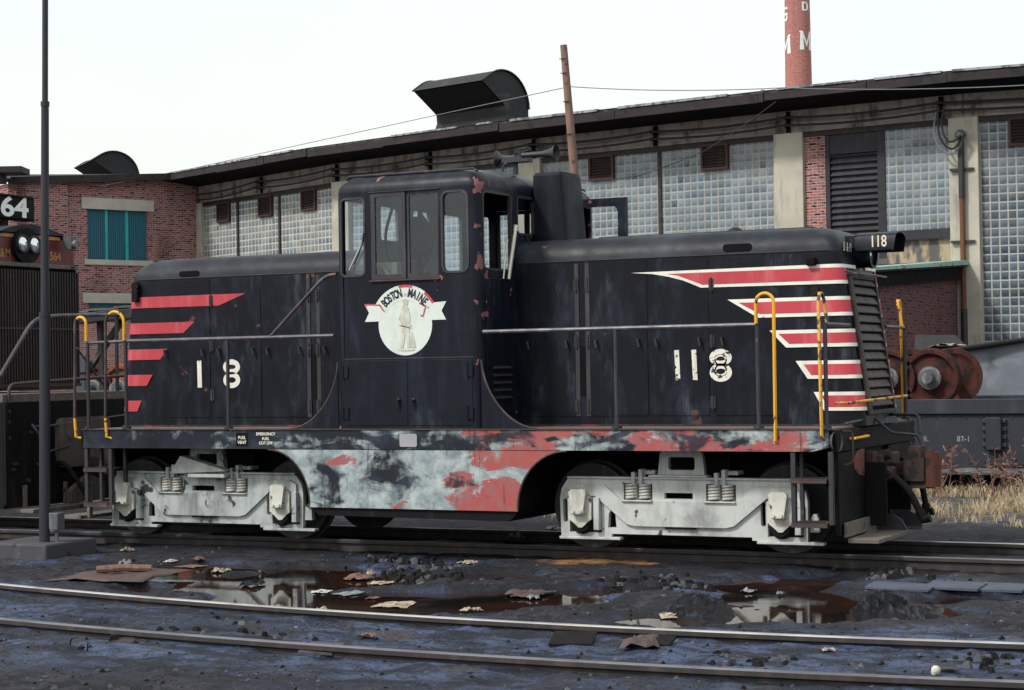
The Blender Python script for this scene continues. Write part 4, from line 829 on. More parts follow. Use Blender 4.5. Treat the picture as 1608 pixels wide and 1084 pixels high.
# --- left hood, plain red stripes
b = make_hood('hood', -1, xe_l)
hl = b.build('engine_hood', [M['black'], M['roofblack']], L)
def xl(z): return xe_l(z) + 0.10
for SIDE[0] in (-1, 1):
    for z0, z1, t1, t0 in ((2.547, 2.672, -2.491, -2.851), (2.252, 2.376, -3.182, -3.341), (1.958, 2.078, -3.564, -3.664), (1.663, 1.789, -3.773, -3.856), (1.372, 1.496, -3.93, -3.995)):
        sb = MB(); side_paint(sb, [(t1, z1), (t0, z0), (xl(z0), z0), (xl(z1), z1)], 0); strip_wrap(sb, z0, z1, -1, xe_l, 0)
        sb.build('stripe', M['red'], hl, recalc=False)
# --- hood numbers, brushed on by hand
def ring_digit(b, cx, cz, w, h, t, sg=1):
    for zc, hh in ((cz + h*0.245, h*0.27), (cz - h*0.225, h*0.29)):
        n = 28
        o = [(cx + (w/2)*math.cos(2*math.pi*k/n), zc + hh*math.sin(2*math.pi*k/n)) for k in range(n)]
        i_ = [(cx + (w/2-t)*math.cos(2*math.pi*k/n), zc + (hh-t)*math.sin(2*math.pi*k/n)) for k in range(n)]
        P = [(x, YS - 0.002, z) for x, z in o + i_]
        b.add(P, [(k, (k+1) % n, n+(k+1) % n, n+k) for k in range(n)], 0)
nb = MB()
side_bars = [(2.568, 2.622), (2.748, 2.802)]
for x0, x1 in side_bars:
    nb.poly([(x0, YS-0.002, 1.945), (x0+0.012, YS-0.002, 1.652), (x1+0.006, YS-0.002, 1.648), (x1-0.004, YS-0.002, 1.948)], 0)
ring_digit(nb, 3.05, 1.79, 0.23, 0.31, 0.052); ring_digit(nb, 3.05, 1.79, 0.13, 0.20, 0.016)
nb.build('lettering', M['wornwhite'], hr, recalc=False)
nb = MB()
nb.poly([(-3.155, YS-0.002, 1.935), (-3.150, YS-0.002, 1.635), (-3.092, YS-0.002, 1.635), (-3.097, YS-0.002, 1.938)], 0)
ring_digit(nb, -2.69, 1.785, 0.225, 0.31, 0.058)
nb.build('lettering', M['white'], hl, recalc=False)
# --- hood doors with handles and hinges
def hinge(b, x, z, h=0.115):
    b.box((x-0.026, -HW-0.014, z-h/2), (x+0.026, -HW-0.0005, z+h/2)); b.cyl((x, -HW-0.016, z-h/2-0.012), (x, -HW-0.016, z+h/2+0.012), 0.009, n=8)
    for dz in (-h*0.3, 0, h*0.3):
        for dx in (-0.018, 0.018): b.cyl((x+dx, -HW-0.019, z+dz), (x+dx, -HW-0.0138, z+dz), 0.006, n=6)
for (x0, x1, hx, hz, par) in ((0.90, 1.50, (1.515,), (2.62, 2.05, 1.40), hr), (1.655, 2.285, (1.64,), (2.62, 2.05, 1.40), hr), (2.305, 2.93, (2.965,), (2.58, 2.03, 1.43), hr), (2.995, 3.60, (), (), hr),
                              (-3.66, -2.98, (-2.955,), (2.60, 2.10, 1.55), hl), (-2.93, -2.30, (), (), hl), (-2.28, -1.69, (-1.675,), (2.62, 2.03, 1.42), hl), (-1.54, -0.90, (-1.56,), (2.62, 2.03, 1.42), hl)):
    d = MB(); d.box((x0, HW+0.0004, 1.30), (x1, HW+0.007, 2.845)); d.build('hood_door', M['black'], L, bevel=0.003, seg=1)
    d = MB(); d.box((x0, -HW-0.007, 1.30), (x1, -HW-0.0004, 2.845))
    do = d.build('hood_door', M['black'], L, bevel=0.003, seg=1)
    h = MB()
    for xx in (x0 + 0.07, x1 - 0.10):
        if par is hr and xx > 3.2: continue
        h.tube([(xx, -HW-0.006, 2.06), (xx+0.005, -HW-0.045, 2.06), (xx+0.02, -HW-0.045, 1.985)], 0.012, 6)
    if h.v: h.build('latch_handle', M['iron'], do)
    for x in hx:
        for z in hz:
            q = MB(); hinge(q, x, z); q.build('hinge', M['iron'], do)
for x0, x1 in ((1.545, 1.615), (-1.655, -1.575)):
    q = MB(); q.box((x0, -HW-0.003, 1.50), (x1, -HW+0.02, 2.0)); q.build('vent_slot', M['void'], L)
for x0, x1, z0, z1 in ((3.09, 3.38, 2.893, 2.967), (-3.39, -3.12, 2.883, 2.947)):
    q = MB(); q.prism(rrect(x0, x1, z0, z1, 0.03), XZ, -HW-0.003, -HW + 0.06); q.build('vent_slot', M['void'], L)
for x0, x1 in ((1.50, 1.545), (1.615, 1.66), (-1.70, -1.655), (-1.575, -1.53)):
    q = MB(); q.box((x0, -HW-0.009, 1.3), (x1, -HW-0.0005, 2.84)); q.build('seam_strip', M['iron'], L)
q = MB(); q.tube([(0.86, -HW-0.002, 2.868), (4.14, -HW-0.002, 2.868)], 0.006, 6); q.build('seam_strip', M['iron'], L)
q = MB(); q.tube([(-0.86, -HW-0.002, 2.868), (-3.95, -HW-0.002, 2.868)], 0.006, 6); q.build('seam_strip', M['iron'], L)
q = MB(); q.lathe([(0, 0.055), (0.006, 0.055), (0.004, 0.035)], (3.99, -HW-0.010, 2.49), (0, -1, 0), 16); q.build('emblem_scar', M['dark'], hr)
q = MB(); q.lathe([(0, 0.05), (0.05, 0.05), (0.055, 0.04)], (-3.98, -HW-0.001, 2.80), (0, -1, 0), 12); q.box((-4.02, -HW-0.06, 2.62), (-3.94, -HW, 2.76)); q.build('marker_lamp', M['dark'], hl, bevel=0.006)
q = MB(); q.box((3.94, -HW-0.07, 2.725), (4.03, -HW-0.001, 2.80)); q.build('marker_lamp', M['void'], hr, bevel=0.008)
# --- radiator grille on the right end
def gx(z): return xe_r(z)
g = MB(); GY0, GY1 = -0.50, 0.38
for y0, y1 in ((GY0, GY0+0.045), (GY1-0.045, GY1)):
    P = [(gx(1.30)+0.004, y0, 1.30), (gx(1.30)+0.004, y1, 1.30), (gx(2.64)+0.004, y1, 2.64), (gx(2.64)+0.004, y0, 2.64)]
    Q = [(p[0]+0.045, p[1], p[2]) for p in P]
    g.add(P + Q, [(0,1,2,3),(4,7,6,5),(0,4,5,1),(1,5,6,2),(2,6,7,3),(3,7,4,0)])
for z in (1.30, 2.60): g.box((gx(z)-0.01, GY0+0.045, z), (gx(z)+0.042, GY1-0.045, z+0.04))
gr = g.build('radiator_grille', M['grillebrown'], L, bevel=0.004)
g = MB(); P = [(gx(1.34)+0.004, GY0+0.045, 1.34), (gx(1.34)+0.004, GY1-0.045, 1.34), (gx(2.60)+0.004, GY1-0.045, 2.60), (gx(2.60)+0.004, GY0+0.045, 2.60)]
g.poly(P); g.build('shutter_backing', M['void'], gr, recalc=False)
for k in range(14):
    z = 1.385 + k * 0.0895; s = MB()
    s.add([(gx(z)+0.008, GY0+0.047, z+0.062), (gx(z)+0.008, GY1-0.047, z+0.062), (gx(z)+0.045, GY1-0.047, z), (gx(z)+0.045, GY0+0.047, z),
           (gx(z)+0.004, GY0+0.047, z+0.050), (gx(z)+0.004, GY1-0.047, z+0.050), (gx(z)+0.041, GY1-0.047, z-0.010), (gx(z)+0.041, GY0+0.047, z-0.010)],
          [(0,1,2,3),(7,6,5,4),(3,2,6,7),(0,3,7,4),(1,5,6,2),(0,4,5,1)])
    s.build('louver_slat', M['louver'], gr)
q = MB(); q.tube([(gx(2.66)+0.01, -0.53, 2.665), (gx(2.66)+0.10, -0.50, 2.64), (gx(2.66)+0.13, 0.1, 2.64), (gx(2.66)+0.12, 0.50, 2.64), (gx(2.66)+0.0, 0.52, 2.66)], 0.011, 8); q.build('grab_bar', M['rail'], L)
# --- cab
cab = MB()
FZ = 3.62; cr = 0.09
wins = [rrect(-0.760, -0.482, 2.765, 3.555, 0.05), rect(-0.405, 0.375, 2.715, 3.600), rrect(0.420, 0.708, 2.765, 3.568, 0.07)]
for sg in (-1, 1):
    cab.plate(rect(-CX+cr, CX-cr, ZD, FZ), wins, XZ, sg*CW, sg*(CW-0.035))
ew = [rrect(-1.325, -0.705, 2.79, 3.565, 0.06), rrect(-0.555, -0.155, 3.18, 3.565, 0.05), rrect(0.155, 0.555, 3.18, 3.565, 0.05)]
cab.plate(rect(-CW+cr, CW-cr, ZD, FZ), ew + [rect(0.74, 1.31, 1.30, 3.565)], YZ, CX, CX-0.035)
cab.plate(rect(-CW+cr, CW-cr, ZD, FZ), ew + [rrect(0.705, 1.325, 2.79, 3.565, 0.06)], YZ, -CX, -CX+0.035)
for sx in (-1, 1):
    for sy in (-1, 1):
        c = (sx*(CX-cr), sy*(CW-cr)); P = [(c[0]+sx*cr*math.cos(R(90*k/6)), c[1]+sy*cr*math.sin(R(90*k/6))) for k in range(7)]
        cab.add([(x, y, ZD) for x, y in P] + [(x, y, FZ) for x, y in P], [(k, k+1, 8+k, 7+k) for k in range(6)], 0, True)
cabo = cab.build('cab', M['cabblack'], L, recalc=False)
rf = MB(); rows = []
def rr_loop(hx, hy, r, z, n=5):
    P = []
    for cx, cy, a0 in ((hx-r, -hy+r, -90), (hx-r, hy-r, 0), (-hx+r, hy-r, 90), (-hx+r, -hy+r, 180)):
        for k in range(n+1):
            a = R(a0+90*k/n); P.append((cx+r*math.cos(a), cy+r*math.sin(a), z))
    return P
for k in range(8):
    a = R(90*k/7*0.95); ins = 0.17*(1-math.cos(a)); rows.append(rr_loop(CX-ins, CW-ins, cr+ins*0.7, FZ+0.17*math.sin(a)))
for t in (0.75, 0.5, 0.25): rows.append(rr_loop((CX-0.16)*(0.55+0.45*t) , (CW-0.16)*t, 0.2*t, FZ+0.168+0.085*(1-t*t)))
n = len(rows[0]); vs = [p for q in rows for p in q]
rf.add(vs, [(i*n+k, i*n+(k+1) % n, (i+1)*n+(k+1) % n, (i+1)*n+k) for i in range(len(rows)-1) for k in range(n)], 0, True)
rf.add(rows[-1], [tuple(range(n))], 0, True)
rfo = rf.build('cab_roof', M['cabblack'], L)
for sy in (-1, 1):
    q = MB(); q.tube([(-0.76, sy*1.315, 3.765), (-0.72, sy*1.30, 3.795), (0.72, sy*1.30, 3.795), (0.77, sy*1.315, 3.765)], 0.013, 6); q.build('rain_gutter', M['iron'], rfo)
q = MB(); q.tube([(0.0+0.55, 0, 3.86), (0.55, 0, 4.0)], 0.03, 8); q.box((0.42, -0.07, 3.98), (0.72, 0.07, 4.03))
hob = q.build('horn_bracket', M['iron'], L)
for (x0, sg, ln) in ((0.66, 1, 0.40), (0.52, -1, 0.22)):
    q = MB(); q.lathe([(0, 0.030), (0.05, 0.026), (ln*0.55, 0.030), (ln*0.8, 0.043), (ln*0.93, 0.066), (ln, 0.088), (ln-0.012, 0.081), (ln*0.8, 0.032), (ln*0.5, 0.016)], (x0, -0.06*sg, 4.045), (sg, 0, 0.0), 20); q.build('horn', M['iron'], L)
q = MB(); q.tube([(0.60, 0.0, 4.03), (0.60, 0.0, 4.12), (0.66, 0.03, 4.13)], 0.014, 6); q.tube([(0.5, -0.05, 4.0), (0.46, -0.1, 3.95), (0.44, -0.1, 3.88)], 0.012, 6); q.build('air_pipe', M['iron'], hob)
# windows: frames and panes
def pane(poly, fn, d, parent):
    p = MB(); p.add([fn(u, v, d) for u, v in poly], [tuple(range(len(poly)))]); return p.build('window_pane', M['glass'], parent, recalc=False)
def ring(poly_o, poly_i, fn, d0, d1, mat, name, parent):
    p = MB(); p.plate(poly_o, [poly_i], fn, d0, d1); return p.build(name, mat, parent)
for sy in (-1, 1):
    for u0, u1, v0, v1, r in ((-0.760, -0.482, 2.765, 3.555, 0.05), (0.420, 0.708, 2.765, 3.568, 0.07)):
        w = ring(rrect(u0-0.012, u1+0.012, v0-0.012, v1+0.012, r+0.012), rrect(u0+0.010, u1-0.010, v0+0.010, v1-0.010, r-0.01), XZ, sy*(CW+0.007), sy*(CW-0.03), M['iron'], 'window_frame', L)
        pane(rrect(u0, u1, v0, v1, r), XZ, sy*(CW-0.02), w)
    for u0, u1, dd in ((-0.405, 0.0, 0.004), (-0.018, 0.375, -0.016)):
        w = ring(rect(u0+0.002, u1-0.002, 2.717, 3.598), rect(u0+0.05, u1-0.042, 2.765, 3.555), XZ, sy*(CW+dd), sy*(CW+dd-0.02), M['iron'], 'sliding_sash', L)
        pane(rect(u0+0.045, u1-0.04, 2.76, 3.56), XZ, sy*(CW+dd-0.012), w)
    q = MB(); q.box((-0.42, sy*(CW+0.002), 2.697), (0.39, sy*(CW+0.024), 2.7125)); q.build('window_sill', M['rustlip'], L)
    q = MB(); q.box((-0.42, sy*(CW+0.002), 3.602), (0.39, sy*(CW+0.016), 3.612)); q.build('window_head', M['iron'], L)
for sx in (-1, 1):
    for u0, u1, v0, v1, r in ((-1.325, -0.705, 2.79, 3.565, 0.06), (-0.555, -0.155, 3.18, 3.565, 0.05), (0.155, 0.555, 3.18, 3.565, 0.05)) + (((0.705, 1.325, 2.79, 3.565, 0.06),) if sx < 0 else ()):
        w = ring(rrect(u0-0.012, u1+0.012, v0-0.012, v1+0.012, r+0.012), rrect(u0+0.012, u1-0.012, v0+0.012, v1-0.012, r-0.012), YZ, sx*(CX+0.007), sx*(CX-0.03), M['iron'], 'window_frame', L)
        if not (sx > 0 and u0 < -1): pane(rrect(u0, u1, v0, v1, r), YZ, sx*(CX-0.02), w)
# cab end door, its louvers and the open far-side door
d = MB(); d.box((CX+0.001, -1.30, 1.32), (CX+0.014, -0.68, 2.70)); dd = d.build('cab_door', M['cabblack'], L, bevel=0.004)
for k in range(5):
    s = MB(); s.add([(CX+0.015, -1.18, 1.52+k*0.075), (CX+0.015, -0.80, 1.52+k*0.075), (CX+0.05, -0.80, 1.495+k*0.075), (CX+0.05, -1.18, 1.495+k*0.075), (CX+0.015, -1.18, 1.485+k*0.075), (CX+0.015, -0.80, 1.485+k*0.075)], [(0,1,2,3),(3,2,5,4),(1,5,2),(0,3,4)]); s.build('louver', M['iron'], dd)
d = MB(); d.plate(rect(0.86, 1.50, 1.30, 3.62), [rrect(0.935, 1.395, 2.85, 3.53, 0.06)], XZ, 0.76, 0.80); d.build('cab_door', M['cabblack'], L, bevel=0.003)
q = MB(); q.tube([(0.875, -0.86, 2.70), (0.93, -0.80, 3.20)], 0.020, 8); q.tube([(0.875, -0.98, 2.70), (0.90, -0.93, 3.10)], 0.011, 8); q.cyl((0.93, -0.80, 3.19), (0.934, -0.795, 3.25), 0.024, n=8); q.build('wiper_motor_rod', M['brightsteel'], L)
q = MB(); q.tube([(-0.60, -CW-0.015, 2.88), (-0.50, -CW-0.018, 3.08), (-0.485, -CW-0.012, 3.2)], 0.008, 6); q.build('window_wiper', M['iron'], L)
q = MB(); q.tube([(-0.655, -CW-0.02, 2.83), (-0.535, -CW-0.02, 3.03)], 0.008, 6); q.build('wiper_blade', M['brightsteel'], L)
# cab inside
q = MB(); q.box((-CX+0.04, -CW+0.04, 1.24), (CX-0.04, CW-0.04, 1.30)); q.build('cab_floor', M['dark'], L)
q = MB(); q.box((-0.52, -1.26, 1.30), (-0.20, -0.98, 2.90)); q.tube([(-0.36, -1.27, 2.86), (-0.30, -1.30, 2.80), (-0.20, -1.30, 2.68)], 0.022, 8); q.lathe([(0, 0.04), (0.03, 0.04)], (-0.40, -1.261, 2.82), (0, -1, 0), 14); q.build('control_stand', M['cabgrey'], L, bevel=0.012)
q = MB(); q.lathe([(0, 0.04), (0.06, 0.11), (0.16, 0.13), (0.28, 0.12), (0.36, 0.06)], (-0.16, -0.88, 3.02), (0.05, 0, 1), 16); q.box((-0.24, -0.93, 2.95), (-0.06, -0.80, 3.10)); q.cyl((-0.16, -0.86, 3.3), (-0.13, -0.80, 3.75), 0.025, n=8); q.cyl((-0.16, -0.86, 1.3), (-0.16, -0.86, 2.96), 0.03, n=8); q.build('brake_valve', M['void'], L)
for pts in (((0.10, -1.28, 3.38), (0.24, -1.30, 3.15), (0.22, -1.30, 2.95), (0.02, -1.28, 2.74)), ((-0.26, -1.2, 3.5), (-0.36, -1.22, 3.2), (-0.33, -1.22, 2.95), (-0.22, -1.2, 2.80))):
    q = MB(); q.tube(fillet(pts, 0.2, 6), 0.016, 8); q.build('air_hose', M['void'], L)
q = MB(); q.prism(rrect(-0.25, 0.25, 0, 0.5, 0.08), lambda u, v, d: (0.12+d, 0.75+u, 2.35+v), 0, 0.09); q.box((-0.3, 0.5, 2.25), (0.2, 1.0, 2.36)); q.box((-0.1, 0.7, 1.3), (-0.02, 0.8, 2.25)); q.build('cab_seat', M['dark'], L, bevel=0.02)
# --- emblem on the cab side
Y1 = -CW - 0.003
hb = MB(); EC = (-0.02, 2.252); er = 0.31
def e(x, z, dy=0.0): return (x, Y1 - dy, z)
hb.add([e(EC[0] + er*math.cos(2*math.pi*k/48), EC[1] + er*1.0*math.sin(2*math.pi*k/48)) for k in range(48)], [tuple(range(48))])
def arc_band(b, r0, r1, a0, a1, mat, dy, n=16):
    P = [e(EC[0] + r0*math.sin(R(a0+(a1-a0)*k/n)), EC[1] + r0*math.cos(R(a0+(a1-a0)*k/n)), dy) for k in range(n+1)]
    Q = [e(EC[0] + r1*math.sin(R(a0+(a1-a0)*k/n)), EC[1] + r1*math.cos(R(a0+(a1-a0)*k/n)), dy) for k in range(n+1)]
    b.add(P + Q, [(k, k+1, n+2+k, n+1+k) for k in range(n)], mat)
arc_band(hb, 0.25, 0.402, -60, 57, 0, 0.0015)
arc_band(hb, 0.376, 0.402, -10, 13, 1, 0.003); arc_band(hb, 0.374, 0.402, 36, 57, 1, 0.003)
for sg in (-1, 1):
    hb.poly([e(EC[0]+sg*0.27, 2.463, 0.001), e(EC[0]+sg*0.475, 2.475, 0.001), e(EC[0]+sg*0.42, 2.382, 0.001), e(EC[0]+sg*0.47, 2.292, 0.001), e(EC[0]+sg*0.28, 2.292, 0.001)], 0)
hb.poly([e(-0.495, 2.475, 0.002), e(-0.31, 2.463, 0.002), e(-0.315, 2.450, 0.002), e(-0.47, 2.459, 0.002), e(-0.452, 2.425, 0.002)], 1)
hb.poly([e(-0.31, 2.47, 0.003), e(-0.255, 2.395, 0.003), e(-0.215, 2.42, 0.003), e(-0.25, 2.40, 0.003), e(-0.262, 2.383, 0.003), e(-0.322, 2.455, 0.003)], 1)
hb.poly([e(0.145, 2.475, 0.003), e(0.232, 2.438, 0.003), e(0.20, 2.345, 0.003), e(0.185, 2.345, 0.003), e(0.212, 2.425, 0.003), e(0.145, 2.457, 0.003)], 1)
hb.poly([e(0.16, 2.35, 0.003), e(0.2, 2.338, 0.003), e(0.195, 2.325, 0.003), e(0.165, 2.332, 0.003)], 1)
for word, a0, a1, mt, size in (('BOSTON', -47, -10.5, 2, 0.118), ('MAINE', 12, 46, 2, 0.118), ('and', -5, 6.5, 3, 0.075)):
    for i, ch in enumerate(word):
        a = R(a0 + (a1 - a0) * i / (len(word) - 1)); r0 = 0.284 if size > 0.08 else 0.285
        def fn(u, v, a=a, r0=r0): return e(EC[0] + (r0+v)*math.sin(a) + u*0.60*math.cos(a), EC[1] + (r0+v)*math.cos(a) - u*0.60*math.sin(a), 0.004)
        hb.text(ch, fn, size, mt, 0.005 if mt == 2 else 0.0)
# the faded standing figure with long coat, musket and plough
for poly in ([(-0.045,2.50),(-0.01,2.515),(0.02,2.50),(0.015,2.46),(0.0,2.45),(0.02,2.42),(0.04,2.33),(0.035,2.26),(0.06,2.235),(0.03,2.23),(0.03,2.12),(0.035,2.02),(0.0,2.02),(-0.005,2.13),(-0.02,2.16),(-0.045,2.02),(-0.085,2.02),(-0.06,2.14),(-0.055,2.225),(-0.075,2.29),(-0.095,2.31),(-0.07,2.36),(-0.055,2.43),(-0.035,2.455)],
             [(0.03,2.17),(0.055,2.18),(0.085,2.10),(0.10,2.02),(0.045,2.02)], [(-0.115,2.005),(0.105,2.005),(0.06,1.988),(-0.06,1.988)], [(-0.09,2.255),(0.06,2.215),(0.06,2.207),(-0.09,2.245)]):
    hb.poly([e(x, z, 0.005) for x, z in poly], 4)
hb.build('emblem', [M['herald'], M['red'], M['emblemink'], M['greyink'], M['fadedtan']], cabo, recalc=False)
# --- lower cab side: cabinet doors, seam, gussets
for x0, x1, hx in ((-0.745, -0.006, -0.105), (0.006, 0.735, 0.07)):
    d = MB(); d.box((x0, -CW-0.006, 1.235), (x1, -CW-0.0005, 1.895)); do = d.build('cabinet_door', M['cabblack'], L, bevel=0.004)
    h = MB(); h.lathe([(0, 0.022), (0.010, 0.022), (0.016, 0.012), (0.035, 0.013), (0.038, 0.008)], (hx, -CW-0.006, 1.49), (0, -1, 0), 12); h.box((hx-0.009, -CW-0.042, 1.41), (hx+0.009, -CW-0.032, 1.485)); h.build('knob', M['cabblack'], do)
    for z in (1.78, 1.36):
        h = MB(); xx = x0 + 0.02 if x0 < -0.5 else x1 - 0.02; h.box((xx-0.03, -CW-0.018, z-0.06), (xx+0.03, -CW-0.009, z+0.06)); h.cyl((xx-0.03, -CW-0.02, z-0.07), (xx-0.03, -CW-0.02, z+0.07), 0.010, n=8); h.build('hinge', M['cabblack'], do)
q = MB(); q.box((-0.75, -CW-0.004, 1.910), (0.75, -CW-0.0005, 1.920)); q.build('seam_strip', M['iron'], L)
for sg in (-1, 1):
    cv = []
    for k in range(13):
        t = k/12; a = R(90*t); cv.append((sg*(CX + 0.60*(1-math.cos(a))**0.9*0.98), 1.205 + 0.68*(1-math.sin(a))**0.95))
    for sy in (-1, 1):
        g = MB(); g.prism([(sg*CX, 1.205)] + cv, XZ, sy*(CW-0.004), sy*(CW-0.020)); go = g.build('gusset_plate', M['cabblack'], L)
        q = MB(); q.tube([(x, sy*(CW-0.012), z) for x, z in cv], 0.011, 6); q.build('gusset_edge', M['rustlip'], go)
# --- frame: deck, sills, tank, underframe
q = MB(); q.box((-4.12, -1.405, 1.155), (4.36, 1.405, 1.198)); dk = q.build('walkway_deck', M['deckwood'], L)
for sy in (-1, 1):
    q = MB(); q.box((-4.13, sy*1.365, 0.992), (4.20, sy*1.42, 1.190)); q.add([(4.2, sy*1.365, 0.992), (4.36, sy*1.365, 1.03), (4.36, sy*1.365, 1.19), (4.2, sy*1.365, 1.19), (4.2, sy*1.42, 0.992), (4.36, sy*1.42, 1.03), (4.36, sy*1.42, 1.19), (4.2, sy*1.42, 1.19)], [(0,1,2,3),(4,7,6,5),(0,4,5,1),(1,5,6,2),(2,6,7,3)])
    so_ = q.build('side_sill', M['sill'], L)
    q = MB(); q.box((-4.14, sy*1.36, 1.191), (4.375, sy*1.432, 1.203)); q.build('sill_edge', M['rustlip'], so_)
    q = MB(); q.box((0.835, sy*(HW+0.001), 1.199), (4.36, sy*(HW+0.022), 1.217)); q.box((-4.2, sy*(HW+0.001), 1.199), (-0.835, sy*(HW+0.022), 1.217)); q.build('hood_base_lip', M['redlip'], L)
tk = MB(); out = [(-1.19, 0.392), (1.205, 0.392)]
out += [(1.745 - 0.54*math.cos(R(90*k/12)), 0.415 + 0.571*math.sin(R(90*k/12))) for k in range(13)]
out += [(-1.70 + 0.51*math.cos(R(90*k/12)), 0.415 + 0.571*math.sin(R(90*k/12))) for k in range(12, -1, -1)]
tk.prism(out, XZ, -1.416, -1.396)
tko = tk.build('side_tank', M['skirt'], L)
q = MB(); q.prism(out, XZ, 1.396, 1.416); q.build('side_tank', M['skirt'], L)
q = MB(); q.prism([(-1.19, 0.393), (-1.1, 0.31), (1.1, 0.29), (1.205, 0.393)], XZ, -1.39, 1.39); q.build('tank_bottom', M['dark'], L)
q = MB()
q.tube([(x, -1.41, z) for x, z in out[2:15]], 0.012, 6); q.build('arch_edge', M['rustlip'], tko)
q = MB(); q.tube([(x, -1.41, z) for x, z in out[15:28]], 0.012, 6); q.build('arch_edge', M['rustlip'], tko)
q = MB(); q.box((-4.05, -0.48, 0.62), (4.32, 0.48, 1.15)); q.box((-1.18, -1.38, 0.40), (1.19, 1.38, 1.15)); q.box((-4.0, -1.3, 1.02), (4.3, 1.3, 1.14)); q.build('underframe', M['void'], L)
q = MB(); q.prism(rrect(-0.105, 0.095, 1.02, 1.152, 0.02), XZ, -1.427, -1.4205); q.build('builder_plate', paint('plate_grey', (0.33, 0.33, 0.36), None, rough=0.5), L, bevel=0.002)
q = MB()
for x, z, s in ((-2.02, 1.115, 'FUEL'), (-2.02, 1.065, 'VENT')): q.text(s, lambda u, v, x=x, z=z: (x+u, -1.4235, z+v-0.02), 0.045, 0, 0.001)
for x, z, s in ((-1.72, 1.155, 'EMERGENCY'), (-1.72, 1.105, 'FUEL'), (-1.72, 1.06, 'CUT OFF')): q.text(s, lambda u, v, x=x, z=z: (x+u, -1.4235, z+v-0.02), 0.042, 0, 0.001)
q.build('lettering', M['white'], L, recalc=False)
q = MB()
for x in (-2.02,): q.box((x-0.075, -1.4225, 1.02), (x+0.075, -1.4195, 1.16))
q.build('sill_label', M['void'], L)
